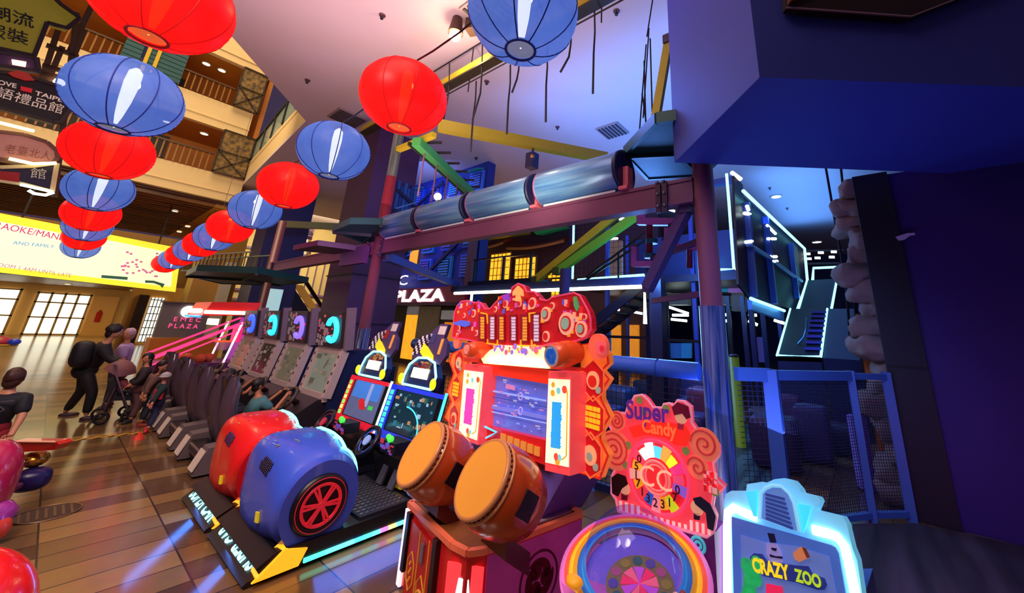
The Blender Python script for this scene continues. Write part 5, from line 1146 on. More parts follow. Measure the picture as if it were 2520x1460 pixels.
for i, (y0, y1) in enumerate(((2.19, 3.60), (3.71, 5.17), (5.26, 6.72), (6.78, 8.15))):
    r = thing('barrel_roller', 'brushed blue steel roller barrel on the mauve beam, %s from the nearest pole' % ORD[i], 'roller', (PX_, (y0+y1)/2, 3.4), group='roller barrels on the beam')
    part('drum', MB().lathe([(.265, 0), (.275, .02), (.275, y1-y0-.09), (.265, y1-y0-.05)], (PX_, y0+.05, 3.71), (0, 1, 0), 40), roll_m, r)
    part('end_cap', MB().lathe([(.26, 0), (.285, .0), (.285, .05), (.2, .055)], (PX_, y0+.0, 3.71), (0, 1, 0), 40), NAVY, r)
    part('end_cap', MB().lathe([(.2, -.01), (.28, 0), (.28, .03), (.05, .04)], (PX_, y1-.04, 3.71), (0, 1, 0), 40), pm('8a5a90', rough=.4), r)
    part('bearing_block', MB().box(PX_-.07, PX_+.07, y0-.07, y0+.01, 3.42, 3.74).box(PX_-.14, PX_+.14, y0-.09, y0+.03, 3.405, 3.45), pm('e06a80', rough=.4), r, 'pink bearing block')
    part('white_edge', MB().box(PX_-.10, PX_-.085, y0+.1, y1-.1, 3.40, 3.43), pm('c8d4e8', rough=.4), r)
def platform(label, pts, z, th=.10, edge=True):
    r = thing('platform', label, 'platform', (sum(p[0] for p in pts)/len(pts), sum(p[1] for p in pts)/len(pts), z), group='rope course platforms')
    part('deck', MB().slab([(x, y, z) for x, y in pts], (0, 0, th)), teal_m, r)
    e = MB(); n = len(pts)
    for i in range(n): e.bar((*pts[i], z+th/2), (*pts[(i+1) % n], z+th/2), .05, th*1.4)
    part('edge_frame', e, pm('1c5a58', rough=.45), r)
    b = MB(); cx, cy = sum(p[0] for p in pts)/n, sum(p[1] for p in pts)/n
    for p in pts[::2]: b.bar((cx, cy, z-.03), (p[0], p[1], z-.03), .06, .08)
    part('joists', b, pm('0a2c34'), r)
    return r
platform('dark teal platform round the nearest pole under the blue bulkhead', [(4.25, 2.25), (3.70, 1.55), (3.86, 1.05), (4.8, 1.0), (5.5, 1.6), (5.2, 2.35)], 4.0)
platform('dark teal platform round the middle pole beside the purple pillar', [(3.35, 9.0), (3.25, 7.95), (3.6, 7.4), (3.84, 8.2), (4.75, 8.25), (4.75, 9.0), (4.3, 9.6)], 3.55)
platform('dark teal platform far left in front of the dark blue pillar', [(2.2, 15.9), (2.05, 13.6), (3.0, 12.3), (4.6, 13.5), (4.7, 16.2), (3.5, 18.2)], 2.75, .12)
r = thing('side_ledge', 'purple angular ledge under the teal platform of the middle pole', 'ledge', (3.6, 8.9, 3.2))
part('plate', MB().slab([(3.2, 9.3, 3.22), (3.15, 10.6, 3.22), (3.9, 10.2, 3.22), (4.1, 9.0, 3.22)], (0, 0, .12)), pm('3e2456', rough=.45), r)
part('bracket', MB().box(3.92, 4.03, 8.6, 9.8, 2.9, 3.3), pm('56306c', rough=.45), r)
# braces
def brace(label, a, b_, w, m, h=None, nm='brace'):
    r = thing(nm, label, 'beam', (Vector(a)+Vector(b_))/2); part('bar', MB().bar(a, b_, w, h or w), m, r)
    part('end_plate', MB().obox(a, (.07, 0, 0), (0, .07, 0), (0, 0, .07)), pm('3a2a50', rough=.4), r)
    part('end_plate', MB().obox(b_, (.05, 0, 0), (0, .05, 0), (0, 0, .05)), pm('3a2a50', rough=.4), r); return r
brace('dark purple diagonal brace under the beam beside the nearest pole', (4.2, 1.42, 3.08), (4.3, 1.98, 2.18), .12, pm('4a3a66', rough=.4))
brace('blue steel beam running right from the middle pole', (4.25, 8.2, 3.05), (8.6, 11.33, 3.05), .18, pm('2f55a8', rough=.45))
# upper beams
U1z = 7.13; PU = 4.37
r = thing('upper_beam', 'long yellow upper beam with rope handrails crossing the ceiling', 'beam', (PU, 6, U1z))
part('yellow_girder', MB().bar((PU, 1.2, U1z), (PU, 11.0, U1z), .2, .22), yel, r)
part('dark_lip', MB().bar((PU-.04, 1.2, U1z-.13), (PU-.04, 11, U1z-.13), .22, .04), pm('2a2410'), r)
part('hand_rope', MB().tube([(PU+.1, 1.2, 7.92), (PU+.1, 10.7, 7.92)], .016, 6), rope_m, r)
part('hand_rope', MB().tube([(PU-.1, 1.2, 6.71), (PU-.1, 9.5, 6.71)], .016, 6), rope_m, r)
def rp(px, py): return PX(px, py, PU-.1)
for a, m_, b_ in (((1463, 28), (1461, 130), (1459, 230)), ((1346, 118), (1344, 210), (1343, 300)), ((1406, 70), (1400, 140), (1379, 178)), ((1256, 160), (1251, 250), (1247, 330)), ((1277, 146), (1272, 195), (1260, 228)), ((1172, 200), (1164, 290), (1158, 374)), ((1187, 106), (1182, 230), (1163, 295)), ((1106, 156), (1102, 240), (1090, 300))):
    pts = [rp(*a), rp(a[0]*.5+m_[0]*.5+2, a[1]*.5+m_[1]*.5), rp(*m_), rp(*b_)]
    if a[1] > 110 and a[1] < 165 and a[0] in (1106,): pass
    part('hanging_rope', MB().tube(pts, [.016, .016, .018, .020], 6), rope_m, r)
for y in (2.8, 4.6, 6.3, 8.0): part('hanger', MB().tube([(PU+.1, y, 7.92), (PU+.1, y, 6.71)], .014, 6), rope_m, r)
for y in (1.3, 5.0, 10.3): part('ceiling_rod', MB().tube([(PU, y, U1z), (PU, y, 7.98)], .02, 6), rope_m, r)
r = thing('upper_beam', 'yellow-olive upper beam running right above the rollers with a zip trolley', 'beam', (6, 5.5, 5.9))
part('girder', MB().bar((4.2, 6.85, 5.9), (7.6, 4.55, 5.9), .2, .24), pm('94861a', rough=.5), r)
part('post', MB().bar((4.2, 6.95, 5.7), (4.15, 8.4, 5.7), .12), yel, r)
a = PP(1311, 372, (5.9, 5.7, 5.5), (.6, .8, 0)); zb = a
tr = part('zip_trolley', MB().obox(a-Vector((0, 0, .26)), (.11, 0, 0), (0, .11, 0), (0, 0, .19)), pm('1a1a44', rough=.4), r, 'dark blue hanging trolley box')
part('trolley_hook', MB().tube([a+Vector((0, 0, .2)), a-Vector((0, 0, .1))], .025, 6), DARK, tr)
part('trolley_lamp', MB().ell(a-Vector((.09, .08, .2)), .05, 10, 8), pm('8a5a30', e=.3), tr)
r = thing('upper_beam', 'green balance beam with six dark stepping bars above the rollers', 'beam', (5.3, 8, 5.6))
g0, g1 = Vector((4.0, 7.3, 5.55)), Vector((6.9, 8.9, 5.55))
part('girder', MB().bar(g0, g1, .2, .2), grn, r)
part('dark_lip', MB().bar(g0-Vector((.1, -.12, .06)), g1-Vector((.1, -.12, .06)), .06, .08), pm('1c2414'), r)
for k, (x, y) in enumerate(((1067, 351), (1090, 376), (1113, 402), (1133, 422), (1151, 443), (1164, 460))):
    c = PZ(x, y, 5.75); part('step_bar', MB().bar(c-CR*.19, c+CR*.19, .05), rope_m, r)
for k in range(5):
    p = g0.lerp(g1, .12+.19*k); part('drop_rope', MB().tube([p, p-Vector((0, 0, 1.15))], .02, 6), pm('6a4a5a', rough=.8), r)
brace('yellow sloping strut beside the blue bulkhead', (4.62, 1.70, 5.9), (4.62, 2.05, 4.12), .08, yel, .12, 'strut')
r = thing('rope_bundle', 'bundle of dark ropes rising from the platform by the bulkhead', 'ropes', (4.6, 2.1, 4.1))
for a_, b_ in (((1606, 0), (1592, 90)), ((1597, 70), (1583, 290)), ((1590, 110), (1572, 345)), ((1600, 95), (1605, 275)), ((1585, 150), (1590, 335)), ((1580, 230), (1590, 300))):
    part('rope', MB().tube([PX(*a_, 4.6), PX(*b_, 4.6)], .012, 6), rope_m, r)
# swaying step bridge at left
r = thing('step_bridge', 'swaying bridge of pale steps and ropes at the far left of the rope course', 'bridge', (4, 20, 3.0))
pa, pb = PX(655, 600, 4.1), PX(505, 652, 4.1)
pa, pb = Vector((4.0, 16.2, 3.15)), Vector((3.4, 24.0, 3.5))
bm_ = MB()
for k in range(17):
    p = pa.lerp(pb, k/16); bm_.obox(p-Vector((0, 0, .0)), (.32, 0, 0), (0, .09, 0), (0, 0, .025))
part('steps', bm_, pm('9aa89c', rough=.6, var=.3), r)
bm_ = MB()
for k in range(17):
    p = pa.lerp(pb, k/16)
    for s in (-.32, .32): bm_.tube([p+Vector((s, 0, 0)), p+Vector((s*1.05, 0, .62))], .018, 5)
part('ropes', bm_, rope_m, r)
part('rails', MB().tube([pa+Vector((-.34, 0, .62)), pb+Vector((-.34, 0, .62))], .03, 6).tube([pa+Vector((.34, 0, .62)), pb+Vector((.34, 0, .62))], .03, 6), pm('7a8a80'), r)
# purple spring brackets near the nearest pole
r = sbk = thing('spring_bracket', 'purple steel spring bracket with red cylinders left of the nearest pole', 'bracket', (5.1, 2.1, 2.5))
def b5(x0, y0, x1, y1, t=.10, m=mag, nm='frame'):
    c = [PX(x, y, 5.1) for x, y in ((x0, y0), (x1, y0), (x1, y1), (x0, y1))]; part(nm, MB().slab(c, (t, 0, 0)), m, r)
b5(1566, 505, 1588, 552); b5(1588, 536, 1668, 553); b5(1553, 606, 1566, 656); b5(1566, 642, 1616, 656); b5(1655, 600, 1720, 614); b5(1634, 560, 1656, 620)
for (x0, y0, y1, w_) in ((1598, 555, 632, .05), (1697, 616, 660, .04)):
    part('red_cylinder', MB().cyl(PX(x0, y0, 5.15), PX(x0, y1, 5.15), w_, seg=16), pm('7a1638', rough=.35), r, 'dark red cylinder')
for (x, y) in ((1604, 594), (1600, 630)): part('teal_collar', MB().cyl(PX(x, y-5, 5.15), PX(x, y+6, 5.15), .085, seg=20), pm('2a6a78', rough=.3), r)
for (x, y) in ((1650, 555), (1634, 590), (1624, 618), (1692, 492)): part('nut', MB().cyl(PX(x, y, 5.06), PX(x, y, 5.0), .035, seg=8), DARK, r)
for z_ in (2.1, 2.7): part('mount_arm', MB().bar((PX_+.1, Y2+.05, z_), (5.16, 2.3, z_), .05, .07), pm('5a2a66', rough=.4), sbk)
# ================================================================ blue fence with nets
fen = pm('3d68ac', rough=.4, scale=3); net_m = pm('0c1436', rough=.7)
FZ = 1.36
fp = [Vector((4.18, 1.02, 0)), Vector((4.42, .76, 0)), Vector((5.28, .15, 0)), Vector((5.58, -.15, 0))]
r = thing('safety_fence', 'blue steel fence with dark netting between the nearest pole and the black pillar', 'fence', (4.9, .4, 0))
for p, w in ((fp[1], .125), (fp[2], .075), (fp[3], .085)):
    part('post', MB().box(p.x-w/2, p.x+w/2, p.y-w/2, p.y+w/2, 0, FZ), fen, r)
for a, b_, h in ((fp[0], fp[1], .12), (fp[1], fp[2], .09), (fp[2], fp[3], .06)):
    part('top_rail', MB().bar(a+Z*(FZ-.05), b_+Z*(FZ-.05), .07, h), fen, r)
for a, b_ in ((fp[1], fp[2]), (fp[2], fp[3])): part('bottom_rail', MB().bar(a+Z*.06, b_+Z*.06, .05, .05), fen, r)
def netting(a, b_, z0, z1, step, rad=.0035):
    mb = MB(); L = (b_-a).length; n = int(L/step); d = (b_-a)/n
    for i in range(1, n): mb.tube([a+d*i+Z*z0, a+d*i+Z*z1], rad, 3, caps=False)
    k = z0+step
    while k < z1: mb.tube([a+Z*k, b_+Z*k], rad, 3, caps=False); k += step
    return mb
for a, b_, st_ in ((fp[0], fp[1], .045), (fp[1], fp[2], .028), (fp[2], fp[3], .028)): part('netting', netting(a, b_, .08, FZ-.1, st_), net_m, r)
r = thing('padded_fence', 'blue padded rail with netting running left behind the arcade machines', 'fence', (4.05, 3.4, 0))
part('padded_rail', MB().tube([(4.02, 1.32+.62*k, FZ-.05) for k in range(9)], .085, 16), pm('3468cc', rough=.35), r)
for k in range(7): part('seam', MB().torus((4.02, 1.75+.62*k, FZ-.05), (0, 1, 0), .087, .006, 20, 5), pm('1c3a8a'), r)
for y in (2.55, 4.4, 6.2): part('post', MB().cyl((4.02, y, 0), (4.02, y, FZ-.1), .045, seg=14), fen, r)
part('netting', netting(Vector((4.02, 1.34, 0)), Vector((4.02, 6.2, 0)), .05, FZ-.12, .06, .004), net_m, r)
part('kick_board', MB().box(4.0, 4.05, 1.36, 6.2, .02, .09), NAVY, r)
# ================================================================ play area behind the fence
b = MB().box(5.1, 8.8, 1.0, 4.4, .005, .02); struct('floor_mat', b, bands('grid_mat', '14263a', '4a7278', 7, 'Y', rough=.35, bump=0))
r = thing('green_post', 'padded lime-green post behind the fence right of the nearest pole', 'post', (7, 1.72, 0)); part('pad', MB().cyl((7, 1.72, .02), (7, 1.72, 1.35), .075, seg=18), pm('7aa018', rough=.5, e=.08), r); part('cap', MB().ell((7, 1.72, 1.35), (.08, .08, .04), 14, 8), DARK, r)
rnd = random.Random(31); fb_ = []
while len(fb_) < 18:
    c_ = (6.3+rnd.random()*4.5, .5+rnd.random()*5.4, .18+rnd.random()*.2, .25+rnd.random()*.55)
    if all((c_[0]-q[0])**2+(c_[1]-q[1])**2 > (c_[2]*1.15+q[2]*1.15+.03)**2 for q in fb_+[(8.05, 3.5, .3), (7.2, 5.42, .2), (7, 1.72, .12), (9.9, 2, .15), (9.9, 3.3, .15), (9.9, 4.6, .15), (8.9, 5.2, .8), (9.6, 1.0, .7)]): fb_.append(c_)
for k in range(18):
    x, y, s, h = fb_[k]
    c = ['2a1a4a', '3a2a6a', '1c2a6a', '5a2a5a', '22406a', '3a2430'][k % 6]; nm = ['purple', 'violet', 'navy', 'plum', 'blue', 'brown'][k % 6]
    bb = MB(); bb.ell((x, y, h/2+.02), (s, s*1.1, h/2), 20, 12, sq=.28)
    solo('foam_block', bb, pm(c, rough=.5), 'dark %s foam play block in the dim play area behind the fence' % nm, 'foam block', '%s foam blocks in the play area' % nm)
bx0, bx1 = PX(2118, 1030, 6.3), PX(2140, 1240, 6.3)
r = thing('padded_post', 'violet padded post inside the net by the black pillar', 'post', (6.3, bx1.y, 0)); part('pad', MB().cyl((6.3, bx1.y, .02), (6.3, bx1.y, bx0.z), .10, seg=20), pm('5a34a0', rough=.5, e=.06), r); part('cap', MB().ell((6.3, bx1.y, bx0.z), (.10, .10, .04), 16, 8), pm('6a44b8', rough=.5), r)
# neon framed play tower: front box
def neon(nm, pts, label, rad=.03, m=NEON, grp='neon outline tubes of the play tower'):
    return solo(nm, MB().tube(pts, rad, 8), m, label, 'neon tube', grp)
tower = thing('play_tower', 'tall dark play tower with blue posts, nets and glowing cyan outline', 'play structure', (13, 4, 0))
nav = pm('0e1c4c', rough=.35, scale=2); bl = pm('2a4ab4', rough=.4, e=.06)
part('floor_deck', MB().box(9.7, 15, 1.95, 7.4, 2.98, 3.16), pm('122048', rough=.4), tower)
part('back_panel', MB().box(14.9, 15, 1.95, 7.4, 3.16, 5.6), pm('14306a', rough=.4), tower)
part('roof_beam', MB().box(9.9, 10.1, 1.95, 7.4, 5.55, 5.7), nav, tower)
for y in (2.0, 3.3, 4.6, 5.9, 7.3): part('post', MB().box(9.94, 10.04, y-.05, y+.05, 0, 5.6), bl if y in (3.3, 5.9) else nav, tower)
for y in (2.0, 4.6, 7.3): part('post', MB().box(13.9, 14.0, y-.05, y+.05, 0, 5.6), bl, tower)
part('side_netting', netting(Vector((10, 4.7, 0)), Vector((10, 7.2, 0)), 3.2, 5.5, .16, .006), net_m, tower)
# long right-hand wall
n0, n1 = PZ(1830, 475, 5.2), PZ(1980, 615, 5.2); wdv = (n1-n0); wdv.z = 0; wdv.normalize(); wn_ = Vector((-wdv.y, wdv.x, 0))
def WP(px, py, off=0.): return PP(px, py, n0-wn_*off, wn_)
part('side_wall', MB().slab([WP(1826, 480), WP(1980, 615), WP(1986, 695), WP(1960, 765), WP(1850, 730), WP(1832, 690)], wn_*.15), pm('0c1640', rough=.6, scale=1), tower, 'long dark side wall')
part('front_corner', MB().slab([WP(1806, 432, .02), WP(1828, 455, .02), WP(1846, 735, .02), WP(1818, 700, .02)], wn_*.05), pm('1c1a26', rough=.4), tower)
for (a, b_) in (((1884, 535), (1906, 748)), ((1946, 600), (1962, 735)), ((1838, 500), (1856, 730))): part('wall_post', MB().bar(WP(*a, .08), WP(*b_, .08), .14), bl, tower)
part('wall_rail', MB().tube([WP(1840, 602, .1), WP(1890, 632, .1), WP(1950, 678, .1), WP(1972, 692, .1)], .06, 6), bl, tower)
for (a, b_) in (((1838, 506), (1842, 518)), ((1832, 525), (1845, 527)), ((1888, 555), (1908, 575)), ((1890, 588), (1908, 588)), ((1895, 632), (1910, 632)), ((1898, 643), (1912, 643)), ((1836, 596), (1850, 594))): part('strip_light', MB().tube([WP(*a, .12), WP(*b_, .12)], .045, 6), glow('dff6f8', 2.6), tower)
neon('neon_tube', [WP(1829, 470, .2), WP(1980, 612, .2), WP(1987, 692, .2), WP(1962, 764, .2)], 'cyan neon tube along the top edge of the long tower wall', .042)
neon('neon_tube', [WP(1848, 735, .2), WP(1930, 765, .2)], 'cyan neon tube along the bottom edge of the long tower wall', .038)
neon('neon_tube', [PX(1788, 428, 9.9), PX(1794, 500, 9.9), PX(1806, 662, 9.9), PX(1765, 664, 9.9)], 'cyan neon tube on the right front corner of the tower', .035)
neon('neon_tube', [PX(1412, 530, 9.9), PX(1411, 610, 9.9), PX(1409, 686, 9.9)], 'vertical cyan neon tube on the left front corner of the tower', .035)
neon('neon_tube', [PX(1422, 690, 9.8), PX(1585, 678, 9.8)], 'bright cyan-white tube under the front edge of the tower deck', .05)
neon('neon_tube', [PX(1836, 690, 9.8), PX(1838, 722, 9.8)], 'short cyan neon tube under the tower corner', .035)
for (pts_, lb) in ((((1800, 424), (1824, 442)), 'warm white tube at the top front corner of the tower'), (((1812, 660), (1843, 680)), 'warm orange tube at the lower front corner of the tower')):
    neon('corner_tube', [PX(*p, 9.7) for p in pts_], lb, .05, glow('ffe2b0' if 'white' in lb else 'ffb050', 3.5), 'warm tubes on the tower corner')
part('blue_band', MB().slab([WP(1850, 738, .1), WP(1930, 768, .1), WP(1930, 790, .1), WP(1852, 762, .1)], wn_*.1), pm('3a6ab8', rough=.4, e=.15, scale=30, var=.4), tower, 'patterned blue band below the wall')
# lower neon frame
fr = thing('neon_portal', 'white neon lit portal frame of dark steel behind the drum cabinet', 'portal', (8, 7, 0))
part('post', MB().box(7.95, 8.2, 3.35, 3.62, 0, 2.85), pm('2a2636', rough=.3), fr)
part('lintel', MB().box(7.98, 8.15, 3.4, 10.8, 2.72, 2.9), pm('1a2446', rough=.4), fr)
part('light_tube', MB().tube([(7.92, 3.72, 1.85), (7.92, 3.72, 2.66), (7.92, 10.5, 2.66)], .045, 8), glow('f2f6e6', 4), fr, 'bright white neon tube')
part('light_tube', MB().tube([(7.92, 9.62, 2.62), (7.92, 9.62, 2.30)], .04, 8), glow('f2f6e6', 3), fr)
part('post', MB().cyl((7.2, 5.42, 0), (7.2, 5.42, 3.05), .12, seg=20), pm('2a2250', rough=.35), fr)
# stairs below the deck and handrails
st = thing('stairs', 'dark steel stairs climbing right behind the drum cabinet header', 'stairs', (8.8, 5, 0))
for k in range(9):
    t = k/8; part('tread', MB().box(8.4, 9.3, 6.3-.27*k-.14, 6.3-.27*k+.14, 1.15+.19*k, 1.19+.19*k), pm('16203a', rough=.3, metal=.4), st)
for x in (8.4, 9.3): part('stringer', MB().bar((x, 6.6, 1.0), (x, 3.9, 2.85), .05, .24), pm('101830', rough=.35), st)
for zz in (.0, .45): part('handrail', MB().bar((9.4, 6.3, 3.1+zz*.2), (9.4, 4.2, 4.45+zz*.1-.25+zz*.4), .05), BLACK, st)
for y in (6.2, 5.2, 4.3): part('baluster', MB().bar((9.4, y, 2.95), (9.4, y, 3.2+(6.3-y)*.55), .04), BLACK, st)
for m_, a_, b_, nm in ((yel, (1538, 512), (1318, 690), 'olive-yellow'), (grn2, (1570, 528), (1372, 668), 'bright green')):
    r = thing('sloping_beam', nm+' sloping beam in front of the tower left side', 'beam', PX(*a_, 8.2)); part('bar', MB().bar(PX(*a_, 8.2), PX(*b_, 8.2), .16, .2), m_, r)
    part('end_cap', MB().obox(PX(*b_, 8.2), (.1, 0, 0), (0, .1, 0), (0, 0, .1)), pm('3a4a1a'), r)
# dark platform walkway with planks in the middle distance
r = thing('walkway', 'dark steel walkway under the orange lit windows', 'walkway', (9, 9, 2.9))
part('deck', MB().box(8.5, 9.6, 7.6, 10.6, 2.95, 3.12), pm('0c1830', rough=.4), r)
for y in (7.8, 9.0, 10.4): part('post', MB().box(8.55, 8.62, y-.03, y+.03, 3.1, 3.9), BLACK, r)
part('handrail', MB().bar((8.58, 7.7, 3.88), (8.58, 10.5, 3.88), .05), BLACK, r)
# lit panels, boxes and strip lights deeper in the play area
gz_ = thing('service_boxes', 'pale grey machine boxes seen between the posts under the tower', 'boxes', (12.3, 3, 2.0))
for (x0, y0, x1, y1) in ((1612, 732, 1634, 770), (1642, 726, 1692, 750), (1776, 728, 1796, 750), (1800, 720, 1830, 765), (1606, 690, 1606+1, 691)):
    c = [PX(x, y, 12.2) for x, y in ((x0, y0), (x1, y0), (x1, y1), (x0, y1))]; part('box', MB().slab(c, (.4, 0, 0)), pm('8a9a9a', rough=.5, e=.08, scale=20, var=.3), gz_)
for i, (a, b_) in enumerate((((1646, 756), (1694, 772)), ((1655, 776), (1694, 776)), ((1652, 786), (1690, 790)), ((1780, 775), (1797, 775)), ((1780, 790), (1797, 790)), ((1842, 776), (1862, 776)), ((1842, 790), (1864, 800)), ((1905, 788), (1930, 796)), ((1500, 757), (1524, 763)), ((1560, 768), (1580, 772)), ((1640, 500), (1662, 512)), ((1645, 515), (1660, 520)), ((1524, 540), (1536, 538)), ((1502, 588), (1520, 587)), ((1500, 520), (1512, 524)))):
    part('strip_light', MB().tube([PX(*a, 13.2), PX(*b_, 13.2)], .05, 6), glow('e6f8f2', 4), tower, 'small white strip light')
for i, (x0, y0, x1, y1, c, nm) in enumerate(((1648, 700, 1692, 712, '20b8d8', 'cyan'), (1768, 690, 1790, 718, '18a8c0', 'cyan'), (1792, 690, 1812, 720, 'b07ac8', 'lilac'), (1814, 690, 1830, 720, '9a6ac0', 'lilac'), (1640, 845, 1672, 882, '2a6ac8', 'blue'), (1676, 845, 1700, 882, '2a8ad8', 'blue'), (1455, 815, 1500, 872, '2a70b8', 'blue'), (1860, 830, 1885, 892, '4a4aa8', 'blue'), (1500, 592, 1530, 690, '8a6a5a', 'tan'))):
    c_ = [PX(x, y, 11.5) for x, y in ((x0, y0), (x1, y0), (x1, y1), (x0, y1))]
    part('padded_panel', MB().slab(c_, (.12, 0, 0)), pm(c, rough=.4, e=.25), tower, nm+' padded panel')
for i, x in enumerate((1640, 1706, 1772, 1790, 1826, 1846, 1872)):
    a, b_ = PX(x, 730, 10.9), PX(x+8, 900, 10.9); part('support_post', MB().bar(a, (a.x, a.y, 0), .10), BLACK if i % 2 else nav, tower)
part('cross_rail', MB().bar(PX(1480, 828, 8.1), PX(1598, 832, 8.1), .06), BLACK, fr)
part('cross_rail', MB().bar(PX(1600, 835, 8.1), PX(1720, 841, 8.1), .06), BLACK, fr)
# slide with neon edges
sl = thing('slide', 'dark slide with glowing cyan edges dropping towards the fence on the right', 'slide', (12, 1, 0))
L0, R0 = PX(1912, 875, 9), PX(2020, 878, 9); L1, R1 = PX(1945, 760, 12), PX(2036, 760, 12)
part('lower_chute', MB().slab([L0, R0, R1, L1], (0, 0, -.1)), pm('060c22', rough=.6), sl)
L2, R2, L3, R3 = PX(1964, 764, 12.3), PX(2046, 762, 12.3), PX(1986, 690, 15), PX(2060, 686, 15)
part('upper_chute', MB().slab([L2, R2, R3, L3], (0, 0, -.1)), pm('061230', rough=.6), sl)
part('edge_tube', MB().tube([L1, L0, R0, R1], .023, 8), NEON, sl, 'glowing cyan edge tube'); part('edge_tube', MB().tube([L2, L3], .03, 8), NEON, sl); part('edge_tube', MB().tube([R2, R3], .03, 8), NEON, sl)
part('top_tube', MB().tube([PX(x, y, 16) for x, y in ((2000, 690), (2002, 660), (2072, 657), (2074, 685))], .045, 8), NEON, sl)
sb = MB()
for k in range(8): p = (R0.lerp(R1, .1+.11*k)); q = L0.lerp(R0, .62); q = (L0.lerp(L1, .1+.11*k)).lerp(p, .62); sb.bar(q+Z*.03, p+Z*.03, .16, .05)
part('side_steps', sb, pm('3a3aa8', rough=.4, e=.1), sl, 'violet-blue steps')
part('support_box', MB().slab([R0-Z*.02+Vector((0, -.03, 0)), R1+Vector((0, -.03, 0)), Vector((R1.x, R1.y-.03, 0)), Vector((R0.x, R0.y-.03, 0))], (0, -.55, 0)), pm('0e1a48', rough=.5), sl)
part('front_board', MB().slab([L0-Z*.03, R0-Z*.03, Vector((R0.x, R0.y, 0)), Vector((L0.x, L0.y, 0))], (.1, 0, 0)), pm('16224e', rough=.5), sl)
part('curl_rail', MB().tube([PX(x, y, 9.6) for x, y in ((1985, 780), (1984, 810), (1978, 830), (1965, 845), (1958, 858))], .018, 6), pm('5a9ac8', metal=.6, rough=.2), sl)
r = thing('truss_lights', 'row of small white lamps on a dark truss above the slide', 'lights', PX(2030, 630, 18))
part('truss', MB().bar(PX(1980, 618, 18), PX(2078, 616, 18), .08).bar(PX(1980, 650, 18), PX(2078, 648, 18), .08), DARK, r)
for (x, y) in ((1987, 625), (2020, 622), (2052, 620), (1990, 637), (2012, 635), (2047, 633)): part('lamp', MB().tube([PX(x-7, y, 17.8), PX(x+7, y, 17.8)], .05, 6), glow('eef6f0', 3.5), r)
for (x0, x1, nm) in ((2030, 2082, 'left'), (2068, 2100, 'right')): solo('guy_rope', MB().tube([(PX(x0, 400, 7.5).x, PX(x0, 400, 7.5).y, 7.99), PX(x0, 400, 7.5), PX(x1, 700, 7.5), PX(x1+12, 860, 7.5)], .018, 6), rope_m, nm+' dark rope hanging beside the rock column', 'rope')
# ================================================================ mural facade, PLAZA sign, shops behind the pillar
struct('wall_mural', MB().box(9.1, 9.5, 10.9, 20, 2.45, 8), pm('1c2e86', rough=.5, scale=3, var=.3))
md_ = thing('facade_shutters', 'blue townhouse facade with shutters, ladders and teal awnings behind the rollers', 'facade', (9.0, 15, 3.2)); rnd = random.Random(12)
for iy in range(6):
    for iz in range(4):
        y = 11.4+iy*1.35; z = 3.4+iz*1.12; c = ['2a4ac0', '3a62d0', '2a3a9a', '2f7ac8', '5a4ab0'][(iy*3+iz*2) % 5]
        if iz == 0 and y > 14.5: continue
        w = part('window_frame', MB().box(8.98, 9.09, y-.40, y+.40, z, z+.86), pm(c, rough=.4, e=.10), md_)
        s = MB(); s.box(8.95, 8.98, y-.3, y+.3, z+.1, z+.76); s.mat(1)
        for k in range(6): s.box(8.93, 8.95, y-.29, y+.29, z+.13+k*.105, z+.18+k*.105)
        part('shutter', s, [pm('121c5a', rough=.4), pm(['4a6ae0', '2a8ad0', '6a5ac8'][(iy+iz) % 3], e=.15)], w)
        if (iy+iz) % 3 == 0 and iz: part('awning', MB().slab([(9.0, y-.4, z+.9), (9.0, y+.4, z+.9), (8.6, y+.4, z+.74), (8.6, y-.4, z+.74)], (0, 0, .04)), pm('1f8a80', rough=.5, e=.08), md_)
for (a_, b_) in (((8.9, 12.2, 6.4), (8.9, 16.5, 4.2)), ((8.9, 13.5, 7.6), (8.9, 18.4, 5.4)), ((8.9, 11.2, 5.2), (8.9, 13.8, 3.6))): part('diagonal_board', MB().bar(a_, b_, .08, .12), pm('1a1a4a', rough=.4), md_)
part('lit_window', MB().box(8.94, 8.97, 14.7, 15.3, 3.95, 4.75), pm('f0a030', e=.9), md_, 'orange lit window')
part('brown_post', MB().box(8.8, 9.0, 10.9, 11.2, 3.0, 6.5), pm('6a4a4a', rough=.5), md_)
part('lamp', MB().ell((8.8, 13.6, 6.9), .16, 12, 8), glow('fff2c8', 6), md_); part('lamp_bracket', MB().box(8.78, 9.0, 13.5, 13.7, 6.2, 6.75), pm('8a7a2a'), md_)
r = thing('plaza_sign', 'crimson shop sign with glowing white PLAZA letters right of the near purple pillar', 'sign', (9.0, 13.7, 2.5))
part('board', MB().box(8.9, 9.08, 11.2, 16.6, 2.46, 3.05), pm('7a1230', rough=.4, e=.12), r)
wl = glow('fff4f8', 2.2)
part('lettering', MB().text('PLAZA', (8.88, 15.95, 2.53), (0, -1, 0), (0, 0, 1), .62, 'LEFT', bold=.05, fit=3.6), wl, r)
part('lettering', MB().text('EMEC', (8.88, 17.9, 3.22), (0, -1, 0), (0, 0, 1), .6, 'LEFT', bold=.05, fit=2.75), wl, r)
part('lower_lip', MB().box(8.85, 9.1, 11.2, 16.6, 2.36, 2.46), pm('4a1a34'), r)
struct('wall_shop_row', MB().box(9.6, 9.8, 9.0, 20, 0, 2.4), pm('3a2418', rough=.5))
